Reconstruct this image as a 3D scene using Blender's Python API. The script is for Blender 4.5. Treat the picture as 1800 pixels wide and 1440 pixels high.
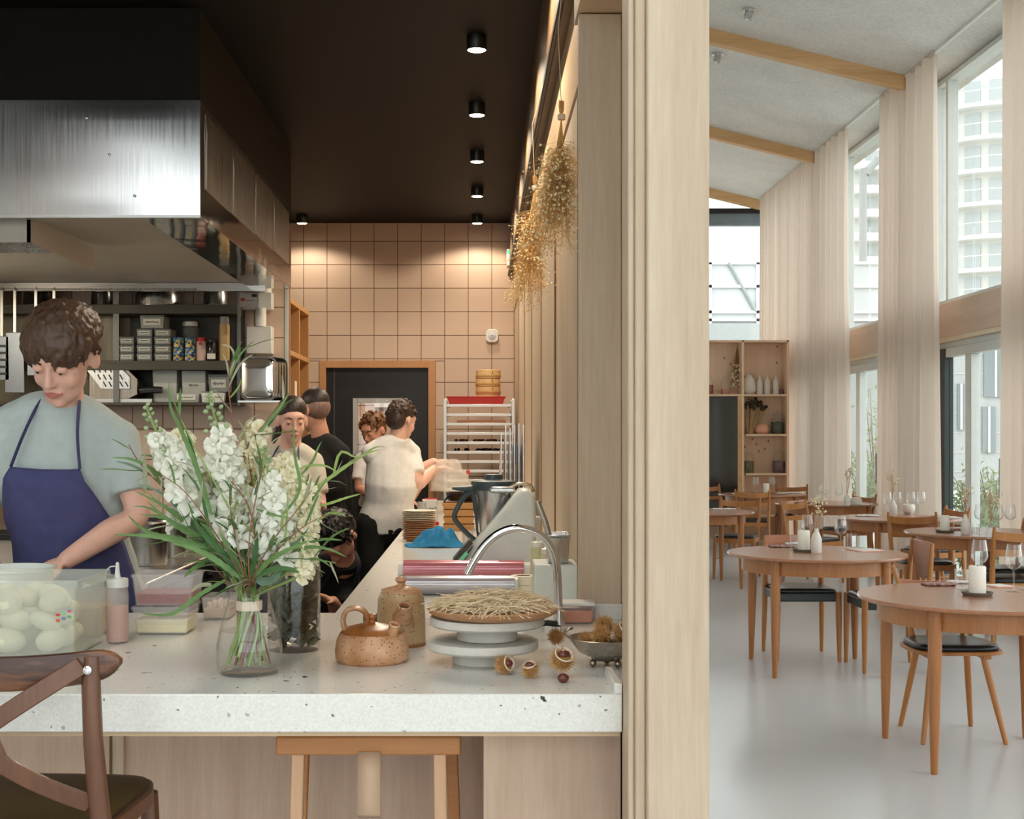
import bpy, bmesh, math, random
from mathutils import Vector, Matrix, Quaternion, noise as mnoise
R = math.radians
PI = math.pi
random.seed(7)
for o in list(bpy.data.objects):
    bpy.data.objects.remove(o, do_unlink=True)
SC = bpy.context.scene
COL = SC.collection

# ------------------------------------------------------------------ camera
FPX = 2300.0                      # focal length in pixels of the 1800 x 1440 frame
EYE = 1.48
cam_d = bpy.data.cameras.new('camera')
cam_d.sensor_fit = 'HORIZONTAL'
cam_d.sensor_width = 36.0
cam_d.lens = 36.0 * FPX / 1800.0
cam_d.shift_x = (900 - 840) / 1800.0
cam_d.shift_y = (768 - 720) / 1800.0
cam_d.clip_start = 0.05
cam_d.clip_end = 600
cam = bpy.data.objects.new('camera', cam_d)
COL.objects.link(cam)
cam.location = (0, 0, EYE)
cam.rotation_euler = (R(90), 0, 0)
SC.camera = cam

# ------------------------------------------------------------------ overcast sky, exposure
world = bpy.data.worlds.new('overcast_sky')
SC.world = world
world.use_nodes = True
wn = world.node_tree
wn.nodes.clear()
w_out = wn.nodes.new('ShaderNodeOutputWorld')
w_bg = wn.nodes.new('ShaderNodeBackground')
w_bg.inputs['Color'].default_value = (0.965, 0.985, 1.0, 1)
w_bg.inputs['Strength'].default_value = 3.1
wn.links.new(w_bg.outputs[0], w_out.inputs[0])
SC.view_settings.view_transform = 'Standard'
SC.view_settings.look = 'None'
SC.view_settings.gamma = 1.0
SC.view_settings.use_curve_mapping = False
SC.view_settings.exposure = 0.10
try:
    SC.cycles.use_denoising = True
    SC.cycles.max_bounces = 10
    SC.cycles.diffuse_bounces = 5
    SC.cycles.glossy_bounces = 4
    SC.cycles.transmission_bounces = 8
    SC.cycles.transparent_max_bounces = 16
    SC.cycles.sample_clamp_indirect = 6.0
    SC.cycles.caustics_reflective = False
    SC.cycles.caustics_refractive = False
except Exception:
    pass

def P(px, py, d):
    """world point seen at pixel (px, py) of the photograph at depth d"""
    return Vector(((px - 840) * d / FPX, d, EYE + (768 - py) * d / FPX))
def PX(px, d): return (px - 840) * d / FPX
def PZ(py, d): return EYE + (768 - py) * d / FPX

# ------------------------------------------------------------------ materials
def lin(c):
    c = c / 255.0
    return c / 12.92 if c <= 0.04045 else ((c + 0.055) / 1.055) ** 2.4
def rgb(r, g, b): return (lin(r), lin(g), lin(b), 1.0)
MATS = {}
def _new(name):
    m = bpy.data.materials.new(name)
    m.use_nodes = True
    nt = m.node_tree
    return m, nt, nt.nodes['Principled BSDF']
def _coord(nt, scale=(1, 1, 1), kind='Object', rot=(0, 0, 0)):
    tc = nt.nodes.new('ShaderNodeTexCoord')
    mp = nt.nodes.new('ShaderNodeMapping')
    mp.inputs['Scale'].default_value = scale
    mp.inputs['Rotation'].default_value = rot
    nt.links.new(tc.outputs[kind], mp.inputs[0])
    return mp.outputs[0]
def _noise(nt, vec, scale, detail=4, rough=0.55):
    n = nt.nodes.new('ShaderNodeTexNoise')
    n.inputs['Scale'].default_value = scale
    n.inputs['Detail'].default_value = detail
    n.inputs['Roughness'].default_value = rough
    nt.links.new(vec, n.inputs['Vector'])
    return n.outputs['Fac']
def _ramp(nt, fac, stops, interp='LINEAR'):
    r = nt.nodes.new('ShaderNodeValToRGB')
    r.color_ramp.interpolation = interp
    el = r.color_ramp.elements
    el[0].position, el[0].color = stops[0]
    el[1].position, el[1].color = stops[-1]
    for p, c in stops[1:-1]:
        e = el.new(p); e.color = c
    nt.links.new(fac, r.inputs[0])
    return r.outputs[0]
def _bump(nt, fac, bsdf, strength=0.2, dist=0.01):
    b = nt.nodes.new('ShaderNodeBump')
    b.inputs['Strength'].default_value = strength
    b.inputs['Distance'].default_value = dist
    nt.links.new(fac, b.inputs['Height'])
    nt.links.new(b.outputs[0], bsdf.inputs['Normal'])
def plain(name, c, rough=0.5, metal=0.0, var=0.06, scale=12, bump=0.0, spec=None, sheen=0.0, trans=0.0, coat=0.0, sub=0.0, alpha=None):
    if name in MATS: return MATS[name]
    m, nt, b = _new(name)
    v = _coord(nt)
    f = _noise(nt, v, scale)
    lo = tuple(max(0, x * (1 - var)) for x in c[:3]) + (1,)
    hi = tuple(min(1, x * (1 + var)) for x in c[:3]) + (1,)
    nt.links.new(_ramp(nt, f, [(0.3, lo), (0.7, hi)]), b.inputs['Base Color'])
    b.inputs['Roughness'].default_value = rough
    b.inputs['Metallic'].default_value = metal
    if spec is not None: b.inputs['Specular IOR Level'].default_value = spec
    if sheen: b.inputs['Sheen Weight'].default_value = sheen
    if trans: b.inputs['Transmission Weight'].default_value = trans
    if coat: b.inputs['Coat Weight'].default_value = coat
    if sub:
        b.inputs['Subsurface Weight'].default_value = sub
        b.inputs['Subsurface Radius'].default_value = (0.02, 0.008, 0.004)
    if alpha is not None: b.inputs['Alpha'].default_value = alpha
    if bump: _bump(nt, _noise(nt, v, scale * 6, 6), b, bump)
    MATS[name] = m
    return m
def wood(name, c1, c2, axis='Z', rough=0.5, scale=1.0, rings=6.0, bump=0.08, coat=0.0, kind='Object', contrast=(0.25, 0.75)):
    """grain runs along axis"""
    if name in MATS: return MATS[name]
    m, nt, b = _new(name)
    s = {'X': (0.07, 1, 1), 'Y': (1, 0.07, 1), 'Z': (1, 1, 0.07)}[axis]
    v = _coord(nt, tuple(x * scale for x in s), kind)
    n1 = _noise(nt, v, 9 * rings / 6, 3, 0.6)
    n2 = _noise(nt, v, 95, 3, 0.7)
    mx = nt.nodes.new('ShaderNodeMath'); mx.operation = 'MULTIPLY_ADD'
    nt.links.new(n2, mx.inputs[0]); mx.inputs[1].default_value = 0.4
    m2 = nt.nodes.new('ShaderNodeMath'); m2.operation = 'MULTIPLY_ADD'
    nt.links.new(n1, m2.inputs[0]); m2.inputs[1].default_value = 0.6; m2.inputs[2].default_value = 0.0
    nt.links.new(m2.outputs[0], mx.inputs[2])
    nt.links.new(_ramp(nt, mx.outputs[0], [(contrast[0], c1), (contrast[1], c2)]), b.inputs['Base Color'])
    b.inputs['Roughness'].default_value = rough
    if coat:
        b.inputs['Coat Weight'].default_value = coat
        b.inputs['Coat Roughness'].default_value = 0.25
    if bump: _bump(nt, n2, b, bump, 0.004)
    MATS[name] = m
    return m
def steel(name, c=(0.62, 0.62, 0.62, 1), rough=0.25, axis='Z', bump=0.03, metal=1.0):
    if name in MATS: return MATS[name]
    m, nt, b = _new(name)
    s = {'X': (0.02, 1, 1), 'Y': (1, 0.02, 1), 'Z': (1, 1, 0.02)}[axis]
    v = _coord(nt, s)
    f = _noise(nt, v, 120, 3)
    r = _ramp(nt, f, [(0.2, (rough * 0.75,) * 3 + (1,)), (0.8, (min(1, rough * 1.3),) * 3 + (1,))])
    nt.links.new(r, b.inputs['Roughness'])
    big = _noise(nt, _coord(nt), 2.2, 2)
    lo = tuple(x * 0.9 for x in c[:3]) + (1,)
    nt.links.new(_ramp(nt, big, [(0.3, lo), (0.7, c)]), b.inputs['Base Color'])
    b.inputs['Metallic'].default_value = metal
    if bump: _bump(nt, big, b, bump, 0.05)
    MATS[name] = m
    return m
def pane_glass(name, tint=(0.95, 0.98, 0.97, 1), gloss=0.06, rough=0.02, expo=4.0, edge=0.6):
    """thin clear sheet: transparent with a Fresnel reflection"""
    if name in MATS: return MATS[name]
    m = bpy.data.materials.new(name); m.use_nodes = True
    nt = m.node_tree; nt.nodes.clear()
    out = nt.nodes.new('ShaderNodeOutputMaterial')
    tr = nt.nodes.new('ShaderNodeBsdfTransparent'); tr.inputs[0].default_value = tint
    gl = nt.nodes.new('ShaderNodeBsdfGlossy'); gl.inputs['Roughness'].default_value = rough
    fr = nt.nodes.new('ShaderNodeLayerWeight'); fr.inputs[0].default_value = .5
    pw = nt.nodes.new('ShaderNodeMath'); pw.operation = 'POWER'; pw.inputs[1].default_value = expo
    nt.links.new(fr.outputs['Facing'], pw.inputs[0])
    mul = nt.nodes.new('ShaderNodeMath'); mul.operation = 'MULTIPLY_ADD'
    nt.links.new(pw.outputs[0], mul.inputs[0]); mul.inputs[1].default_value = edge; mul.inputs[2].default_value = gloss * 0.4
    mix = nt.nodes.new('ShaderNodeMixShader')
    nt.links.new(mul.outputs[0], mix.inputs[0]); nt.links.new(tr.outputs[0], mix.inputs[1]); nt.links.new(gl.outputs[0], mix.inputs[2])
    nt.links.new(mix.outputs[0], out.inputs[0])
    MATS[name] = m
    return m
def cloudy_plastic(name, c, opacity=0.5, rough=0.3):
    """translucent kitchen plastic: part transparent, part milky"""
    if name in MATS: return MATS[name]
    m = bpy.data.materials.new(name); m.use_nodes = True
    nt = m.node_tree
    b = nt.nodes['Principled BSDF']; out = nt.nodes['Material Output']
    f = _noise(nt, _coord(nt), 14, 3)
    lo = tuple(x * 0.94 for x in c[:3]) + (1,)
    nt.links.new(_ramp(nt, f, [(0.3, lo), (0.7, c)]), b.inputs['Base Color'])
    b.inputs['Roughness'].default_value = rough
    tr = nt.nodes.new('ShaderNodeBsdfTransparent'); tr.inputs[0].default_value = (1, 1, 1, 1)
    mix = nt.nodes.new('ShaderNodeMixShader'); mix.inputs[0].default_value = opacity
    nt.links.new(tr.outputs[0], mix.inputs[1]); nt.links.new(b.outputs[0], mix.inputs[2])
    nt.links.new(mix.outputs[0], out.inputs[0])
    MATS[name] = m
    return m
def glow(name, c, strength):
    if name in MATS: return MATS[name]
    m, nt, b = _new(name)
    f = _noise(nt, _coord(nt), 5)
    nt.links.new(_ramp(nt, f, [(0, c), (1, c)]), b.inputs['Base Color'])
    b.inputs['Emission Color'].default_value = c
    b.inputs['Emission Strength'].default_value = strength
    MATS[name] = m
    return m
def terrazzo(name, fleck=True):
    m, nt, b = _new(name)
    v = _coord(nt)
    base = _ramp(nt, _noise(nt, v, 210, 4), [(0.3, rgb(214, 213, 206)), (0.7, rgb(231, 230, 224))])
    # black flecks: few random voronoi cells
    dist = nt.nodes.new('ShaderNodeVectorMath'); dist.operation = 'ADD'
    nz = nt.nodes.new('ShaderNodeTexNoise'); nz.inputs['Scale'].default_value = 60
    nt.links.new(v, nz.inputs['Vector'])
    sc = nt.nodes.new('ShaderNodeVectorMath'); sc.operation = 'SCALE'; sc.inputs['Scale'].default_value = 0.02
    nt.links.new(nz.outputs['Color'], sc.inputs[0])
    nt.links.new(v, dist.inputs[0]); nt.links.new(sc.outputs[0], dist.inputs[1])
    col = base
    for s, thr, rad, cc in ((30, 0.965, 0.24, rgb(38, 38, 38)), (80, 0.95, 0.22, rgb(120, 118, 114)), (55, 0.90, 0.2, rgb(172, 170, 164))):
        vo = nt.nodes.new('ShaderNodeTexVoronoi'); vo.inputs['Scale'].default_value = s
        nt.links.new(dist.outputs[0], vo.inputs['Vector'])
        sep = nt.nodes.new('ShaderNodeSeparateColor'); nt.links.new(vo.outputs['Color'], sep.inputs[0])
        gt = nt.nodes.new('ShaderNodeMath'); gt.operation = 'GREATER_THAN'; gt.inputs[1].default_value = thr
        nt.links.new(sep.outputs[0], gt.inputs[0])
        lt = nt.nodes.new('ShaderNodeMath'); lt.operation = 'LESS_THAN'; lt.inputs[1].default_value = rad
        nt.links.new(vo.outputs['Distance'], lt.inputs[0])
        mu = nt.nodes.new('ShaderNodeMath'); mu.operation = 'MULTIPLY'
        nt.links.new(gt.outputs[0], mu.inputs[0]); nt.links.new(lt.outputs[0], mu.inputs[1])
        mx = nt.nodes.new('ShaderNodeMix'); mx.data_type = 'RGBA'
        nt.links.new(mu.outputs[0], mx.inputs['Factor'])
        nt.links.new(col, mx.inputs['A']); mx.inputs['B'].default_value = cc
        col = mx.outputs['Result']
    nt.links.new(col, b.inputs['Base Color'])
    b.inputs['Roughness'].default_value = 0.16
    MATS[name] = m
    return m

M = {}
M['oak'] = wood('pale_oak', rgb(180, 157, 132), rgb(216, 199, 174), 'Z', 0.55, rings=5, bump=0.06)
M['oak_x'] = wood('pale_oak_across', rgb(196, 165, 128), rgb(222, 196, 160), 'X', 0.55, bump=0.05)
M['oak_y'] = wood('pale_oak_along', rgb(190, 158, 120), rgb(214, 186, 148), 'Y', 0.5, bump=0.05)
M['panel'] = wood('ribbed_oak_veneer', rgb(188, 158, 136), rgb(216, 192, 170), 'Z', 0.6, scale=1.3, rings=14, bump=0.1)
M['spruce'] = wood('spruce_beam', rgb(196, 152, 100), rgb(228, 190, 142), 'X', 0.6, bump=0.05)
M['spruce_y'] = wood('spruce_lintel', rgb(196, 166, 142), rgb(218, 192, 170), 'Y', 0.6, bump=0.05)
M['ply'] = wood('spruce_ply', rgb(226, 192, 160), rgb(242, 214, 186), 'Z', 0.6, bump=0.03)
M['teak'] = wood('teak_top', rgb(140, 90, 62), rgb(178, 124, 92), 'X', 0.26, bump=0.03, coat=0.25)
M['teak_leg'] = wood('teak_leg', rgb(138, 82, 38), rgb(182, 120, 64), 'Z', 0.4, bump=0.03, coat=0.15)
M['oak_chair'] = wood('honey_oak', rgb(148, 90, 38), rgb(190, 130, 70), 'Z', 0.42, bump=0.03)
M['darkwood'] = wood('dark_beech', rgb(72, 42, 26), rgb(120, 78, 52), 'Z', 0.4, rings=8, bump=0.05, coat=0.15)
M['darkwood_x'] = wood('dark_ash_rail', rgb(62, 34, 20), rgb(140, 92, 58), 'X', 0.4, scale=0.9, rings=9, bump=0.06, coat=0.2, contrast=(0.4, 0.6))
M['stool'] = wood('cherry_stool', rgb(166, 106, 58), rgb(204, 146, 92), 'X', 0.5, bump=0.04)
M['stool_leg'] = wood('beech_stool_leg', rgb(194, 150, 112), rgb(222, 182, 146), 'Z', 0.5, bump=0.03)
M['terrazzo'] = terrazzo('speckled_quartz')
M['floor'] = plain('poured_floor', rgb(197, 197, 197), 0.24, var=0.035, scale=0.8)
M['kfloor'] = plain('kitchen_floor', rgb(58, 54, 50), 0.5, var=0.1)
M['black_ceil'] = plain('black_ceiling', rgb(17, 14, 10), 0.6, var=0.1, scale=3, spec=0.2)
M['black'] = plain('matt_black', rgb(22, 21, 20), 0.5)
M['blackgloss'] = plain('black_satin', rgb(28, 28, 28), 0.3)
M['tile'] = plain('sand_tile', rgb(206, 181, 160), 0.4, var=0.03, scale=3)
M['grout'] = plain('tile_grout', rgb(124, 100, 82), 0.85)
M['white'] = plain('white_paint', rgb(228, 227, 222), 0.5, var=0.02)
M['whiteplastic'] = plain('white_plastic', rgb(226, 226, 220), 0.35, var=0.02)
M['alu'] = plain('window_aluminium', rgb(206, 210, 206), 0.45, var=0.03)
M['dkgreen'] = plain('dark_green_seal', rgb(32, 44, 42), 0.5)
M['steel'] = steel('brushed_steel')
M['steel_x'] = steel('brushed_steel_flat', (0.55, 0.54, 0.52, 1), 0.3, 'X')
M['mirror'] = steel('polished_steel', (0.66, 0.65, 0.63, 1), 0.08, 'X', bump=0.12)
M['chrome'] = steel('chrome', (0.8, 0.8, 0.8, 1), 0.06, 'Z', bump=0)
M['hoodface'] = steel('hood_sheet_steel', (0.58, 0.58, 0.58, 1), 0.17, 'Z', bump=0.0)
M['hoodin'] = steel('hood_inner_steel', (0.56, 0.52, 0.45, 1), 0.5, 'X', bump=0.03, metal=0.25)
M['glass'] = pane_glass('window_glass', (0.965, 0.985, 0.98, 1), 0.05)
M['clear'] = pane_glass('thin_clear_glass', (0.985, 0.99, 0.988, 1), 0.12, 0.02, 2.4, 0.75)
M['curtain'] = None
M['wool'] = None

def make_curtain_mat():
    m = bpy.data.materials.new('linen_curtain'); m.use_nodes = True
    nt = m.node_tree; b = nt.nodes['Principled BSDF']; out = nt.nodes['Material Output']
    f = _noise(nt, _coord(nt), 220, 2)
    c = _ramp(nt, f, [(0.3, rgb(227, 212, 198)), (0.7, rgb(231, 217, 204))])
    nt.links.new(c, b.inputs['Base Color']); b.inputs['Roughness'].default_value = 0.9
    tl = nt.nodes.new('ShaderNodeBsdfTranslucent'); nt.links.new(c, tl.inputs[0])
    mx = nt.nodes.new('ShaderNodeMixShader'); mx.inputs[0].default_value = 0.32
    nt.links.new(b.outputs[0], mx.inputs[1]); nt.links.new(tl.outputs[0], mx.inputs[2])
    nt.links.new(mx.outputs[0], out.inputs[0])
    return m
M['curtain'] = make_curtain_mat()
def make_wool():
    m, nt, b = _new('wood_wool_board')
    v = _coord(nt)
    f1 = _noise(nt, v, 26, 8, 0.75); f2 = _noise(nt, v, 2.2, 3)
    ad = nt.nodes.new('ShaderNodeMath'); ad.operation = 'MULTIPLY_ADD'; ad.inputs[1].default_value = 0.35
    nt.links.new(f2, ad.inputs[0]); nt.links.new(f1, ad.inputs[2])
    nt.links.new(_ramp(nt, ad.outputs[0], [(0.45, rgb(204, 203, 199)), (0.9, rgb(236, 235, 231))]), b.inputs['Base Color'])
    b.inputs['Roughness'].default_value = 0.95
    _bump(nt, f1, b, 0.35, 0.02)
    return m
M['wool'] = make_wool()

# ------------------------------------------------------------------ mesh builder
class MB:
    def __init__(self):
        self.v = []; self.f = []
    def add(self, vs, fs):
        n = len(self.v)
        self.v += [Vector(p) for p in vs]
        self.f += [tuple(i + n for i in q) for q in fs]
        return self
    def box(self, x0, x1, y0, y1, z0, z1):
        return self.add([(x0, y0, z0), (x1, y0, z0), (x1, y1, z0), (x0, y1, z0), (x0, y0, z1), (x1, y0, z1), (x1, y1, z1), (x0, y1, z1)],
                        [(3, 2, 1, 0), (4, 5, 6, 7), (0, 1, 5, 4), (1, 2, 6, 5), (2, 3, 7, 6), (3, 0, 4, 7)])
    def cbox(self, c, s, rot=None):
        x, y, z = (k / 2 for k in s)
        vs = [Vector(p) for p in [(-x, -y, -z), (x, -y, -z), (x, y, -z), (-x, y, -z), (-x, -y, z), (x, -y, z), (x, y, z), (-x, y, z)]]
        if rot is not None:
            vs = [rot @ p for p in vs]
        return self.add([p + Vector(c) for p in vs], [(3, 2, 1, 0), (4, 5, 6, 7), (0, 1, 5, 4), (1, 2, 6, 5), (2, 3, 7, 6), (3, 0, 4, 7)])
    def lathe(self, prof, c=(0, 0, 0), n=24, sx=1.0, sy=1.0, cap=True):
        """prof: list of (r, z)"""
        vs = []; fs = []
        for r, z in prof:
            for k in range(n):
                a = 2 * PI * k / n
                vs.append((c[0] + r * sx * math.cos(a), c[1] + r * sy * math.sin(a), c[2] + z))
        for i in range(len(prof) - 1):
            for k in range(n):
                k2 = (k + 1) % n
                fs.append((i * n + k, i * n + k2, (i + 1) * n + k2, (i + 1) * n + k))
        if cap:
            if prof[0][0] > 1e-5: fs.append(tuple(reversed(range(n))))
            if prof[-1][0] > 1e-5: fs.append(tuple(range((len(prof) - 1) * n, len(prof) * n)))
        return self.add(vs, fs)
    def tube(self, pts, rad, n=8, cap=True, flat=1.0):
        """round bar along a path; rad a number or one per point"""
        pts = [Vector(p) for p in pts]
        if not isinstance(rad, (list, tuple)): rad = [rad] * len(pts)
        vs = []; fs = []
        up = None
        for i, p in enumerate(pts):
            a = pts[max(0, i - 1)]; b = pts[min(len(pts) - 1, i + 1)]
            t = (b - a).normalized()
            if up is None:
                up = Vector((0, 0, 1)) if abs(t.z) < 0.9 else Vector((1, 0, 0))
            u = t.cross(up)
            if u.length < 1e-6: u = t.cross(Vector((0, 1, 0)))
            u.normalize(); w = u.cross(t).normalized(); up = w
            for k in range(n):
                an = 2 * PI * k / n
                vs.append(p + u * (math.cos(an) * rad[i]) + w * (math.sin(an) * rad[i] * flat))
        for i in range(len(pts) - 1):
            for k in range(n):
                k2 = (k + 1) % n
                fs.append((i * n + k2, i * n + k, (i + 1) * n + k, (i + 1) * n + k2))
        if cap:
            fs.append(tuple(range(n))); fs.append(tuple(reversed(range((len(pts) - 1) * n, len(pts) * n))))
        return self.add(vs, fs)
    def loft(self, rings, cap=True, closed=True):
        n = len(rings[0]); vs = []; fs = []
        for r in rings: vs += list(r)
        for i in range(len(rings) - 1):
            for k in range(n if closed else n - 1):
                k2 = (k + 1) % n
                fs.append((i * n + k, i * n + k2, (i + 1) * n + k2, (i + 1) * n + k))
        if cap and closed:
            fs.append(tuple(reversed(range(n)))); fs.append(tuple(range((len(rings) - 1) * n, len(rings) * n)))
        return self.add(vs, fs)
    def prism(self, outline, o, u, v, th):
        """2D outline in the (u, v) plane at origin o, thickened by th along u x v"""
        o = Vector(o); u = Vector(u); v = Vector(v); w = u.cross(v).normalized() * th
        n = len(outline)
        a = [o + u * x + v * y for x, y in outline]
        vs = a + [p + w for p in a]
        fs = [tuple(reversed(range(n))), tuple(range(n, 2 * n))] + [(k, (k + 1) % n, n + (k + 1) % n, n + k) for k in range(n)]
        return self.add(vs, fs)
    def sphere(self, c, r, n=12, m=8, sx=1, sy=1, sz=1):
        prof = []
        for i in range(m + 1):
            a = -PI / 2 + PI * i / m
            prof.append((max(1e-4, math.cos(a)) * r, math.sin(a) * r * sz))
        return self.lathe(prof, c, n, sx, sy)
    def xf(self, mat):
        self.v = [mat @ p for p in self.v]; return self
    def mesh(self, name):
        me = bpy.data.meshes.new(name)
        me.from_pydata([tuple(p) for p in self.v], [], self.f)
        me.update()
        return me
    def build(self, name, mat=None, parent=None, loc=None, rot=None, smooth=None, bevel=0.0, seg=2, sub=0, solid=0.0, fix=True):
        me = self.mesh(name)
        if fix:
            bm = bmesh.new(); bm.from_mesh(me)
            bmesh.ops.recalc_face_normals(bm, faces=bm.faces)
            bm.to_mesh(me); bm.free()
        return link(name, me, mat, parent, loc, rot, smooth, bevel, seg, sub, solid)
def link(name, me, mat=None, parent=None, loc=None, rot=None, smooth=None, bevel=0.0, seg=2, sub=0, solid=0.0):
    o = bpy.data.objects.new(name, me)
    COL.objects.link(o)
    if mat is not None and len(me.materials) == 0: me.materials.append(mat)
    if smooth is not None:
        me.shade_smooth()
        if smooth < 180: me.set_sharp_from_angle(angle=R(smooth))
    if loc is not None: o.location = loc
    if rot is not None: o.rotation_euler = rot
    if parent is not None: o.parent = parent
    if solid:
        md = o.modifiers.new('thick', 'SOLIDIFY'); md.thickness = solid; md.offset = 0
    if bevel:
        md = o.modifiers.new('bevel', 'BEVEL'); md.width = bevel; md.segments = seg; md.limit_method = 'ANGLE'; md.angle_limit = R(40)
        me.shade_smooth(); me.set_sharp_from_angle(angle=R(60))
    if sub:
        md = o.modifiers.new('sub', 'SUBSURF'); md.levels = sub; md.render_levels = sub
    return o
def tag(o, label, cat, group=None, kind=None):
    o['label'] = label; o['category'] = cat
    if group: o['group'] = group
    if kind: o['kind'] = kind
    return o
def thing(name, label, cat, loc=(0, 0, 0), rotz=0.0, group=None, rot=None):
    o = bpy.data.objects.new(name, None)
    COL.objects.link(o)
    o.empty_display_size = 0.05
    o.location = loc
    o.rotation_euler = rot if rot is not None else (0, 0, rotz)
    return tag(o, label, cat, group)
def struct(o, label, cat='structure'):
    o['kind'] = 'structure'
    if label: o['label'] = label
    o['category'] = cat
    return o
def child_map():
    d = {}
    for o in COL.objects:
        if o.parent: d.setdefault(o.parent.name, []).append(o)
    return d
def copy_tree(o, loc, rotz=0.0, label=None, group=None, scale=None, rot=None):
    def cp(a, parent):
        c = a.copy(); COL.objects.link(c); c.parent = parent
        for ch in a.children: cp(ch, c)
        return c
    c = cp(o, None)
    c.location = loc
    c.rotation_euler = rot if rot is not None else (0, 0, rotz)
    if scale: c.scale = (scale,) * 3
    if label: c['label'] = label
    if group: c['group'] = group
    return c
def evaluated_mesh(o):
    """mesh of an object with its modifiers, worked out in an empty side scene"""
    ts = bpy.data.scenes.new('side'); ts.collection.objects.link(o)
    with bpy.context.temp_override(scene=ts, view_layer=ts.view_layers[0]):
        dg = bpy.context.evaluated_depsgraph_get(); dg.update()
        out = bpy.data.meshes.new_from_object(o.evaluated_get(dg))
    bpy.data.objects.remove(o, do_unlink=True); bpy.data.scenes.remove(ts)
    return out
def remesh(mb, voxel, smooth=4, factor=0.5):
    """fuse overlapping closed shapes into one continuous surface"""
    me = mb.mesh('tmp')
    bm = bmesh.new(); bm.from_mesh(me); bmesh.ops.recalc_face_normals(bm, faces=bm.faces); bm.to_mesh(me); bm.free()
    o = bpy.data.objects.new('tmp', me)
    md = o.modifiers.new('r', 'REMESH'); md.mode = 'VOXEL'; md.voxel_size = voxel
    if smooth:
        ms = o.modifiers.new('s', 'SMOOTH'); ms.iterations = smooth; ms.factor = factor
    out = evaluated_mesh(o)
    bpy.data.meshes.remove(me)
    return out
# ================================================================== STRUCTURE
DB = 11.13            # kitchen back wall
CZ = 3.30             # kitchen ceiling
XW = 4.90             # window wall
YE = 21.5             # far end of the dining hall
def roof_z(x): return 5.25 + 0.242 * (XW - x)

struct(MB().box(-6, XW + .2, -4.75, YE + .2, -0.15, 0.0).build('floor', M['floor']), 'pale grey polished poured floor of the dining hall', 'floor')
struct(MB().box(-3.2, -0.0, 2.9, DB, 0.0, 0.006).build('floor_kitchen', M['kfloor']), 'dark kitchen floor in the aisle', 'floor')

# sloped wood-wool ceiling, with an opening added above the unseen front hall for top light
def slab(x0, x1, y0, y1, name='ceiling_panel', parent=None):
    z0, z1 = roof_z(x0), roof_z(x1)
    vs = [(x0, y0, z0), (x1, y0, z1), (x1, y1, z1), (x0, y1, z0)]
    vs += [(x, y, z + .15) for x, y, z in vs]
    return MB().add(vs, [(3, 2, 1, 0), (4, 5, 6, 7), (0, 1, 5, 4), (1, 2, 6, 5), (2, 3, 7, 6), (3, 0, 4, 7)]).build(name, M['wool'], parent)
ceil = slab(0.2, XW + .25, 1.0, YE + .2, 'ceiling')
struct(ceil, 'sloping grey wood-wool ceiling over the dining hall', 'ceiling')
for a in ((-6.1, 0.2, 1.0, YE + .2), (-6.1, -4.2, -4.9, 1.0), (0.2, XW + .25, -4.9, 1.0), (-4.2, 0.2, -4.9, -3.6)):
    slab(*a, parent=ceil)

# kitchen shell
kc = struct(MB().box(-3.2, .27, 2.25, DB, CZ, CZ + .1).build('ceiling_kitchen', M['black_ceil']), 'matt black kitchen ceiling with round downlights', 'ceiling')
struct(MB().box(-6.1, .40, 2.15, 2.25, CZ, 7.9).build('wall_front_gable', M['white']), 'white wall above the kitchen opening', 'wall')
struct(MB().box(-3.3, -3.2, 2.25, DB + .2, 0, CZ).build('wall_left', M['white']), 'white left wall of the kitchen', 'wall')
struct(MB().box(-6.1, -3.2, 2.15, 2.25, 0, CZ).build('wall_left_return', M['white']), 'white wall left of the kitchen opening', 'wall')
struct(MB().box(-6.2, -6.1, -4.9, 2.25, 0, 7.9).build('wall_far_left', M['white']), 'white side wall of the front hall', 'wall')

def tiled(wallobj, x_line, z_line, y_face, x0, x1, z0, z1, hole=None, t=0.2):
    """single tiles on a wall that faces the camera, cut at the edges and round a hole"""
    cache = {}
    g = 0.0016
    k0 = math.floor((x0 - x_line) / t); k1 = math.ceil((x1 - x_line) / t)
    j0 = math.floor((z0 - z_line) / t); j1 = math.ceil((z1 - z_line) / t)
    for k in range(k0, k1):
        for j in range(j0, j1):
            a, b = max(x0, x_line + k * t), min(x1, x_line + (k + 1) * t)
            c, d = max(z0, z_line + j * t), min(z1, z_line + (j + 1) * t)
            rects = [(a, b, c, d)]
            if hole:
                hx0, hx1, hz1 = hole
                if b > hx0 and a < hx1 and c < hz1:
                    rects = []
                    if d > hz1: rects.append((a, b, hz1, d))
                    if a < hx0: rects.append((a, hx0, c, min(d, hz1)))
                    if b > hx1: rects.append((hx1, b, c, min(d, hz1)))
            for (p, q, r, s) in rects:
                w, h = q - p - 2 * g, s - r - 2 * g
                if w < 0.012 or h < 0.012: continue
                key = (round(w, 3), round(h, 3))
                if key not in cache:
                    cache[key] = MB().add(
                        [(-w/2, .004, -h/2), (w/2, .004, -h/2), (w/2, .004, h/2), (-w/2, .004, h/2),
                         (-w/2 + .002, -.003, -h/2 + .002), (w/2 - .002, -.003, -h/2 + .002), (w/2 - .002, -.003, h/2 - .002), (-w/2 + .002, -.003, h/2 - .002)],
                        [(4, 5, 6, 7), (0, 1, 5, 4), (1, 2, 6, 5), (2, 3, 7, 6), (3, 0, 4, 7)]).mesh('tile')
                    cache[key].materials.append(M['tile'])
                o = bpy.data.objects.new('tile', cache[key]); COL.objects.link(o)
                o.location = ((p + q) / 2, y_face - .001 + random.uniform(-.0004, .0004), (r + s) / 2); o.parent = wallobj

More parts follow.
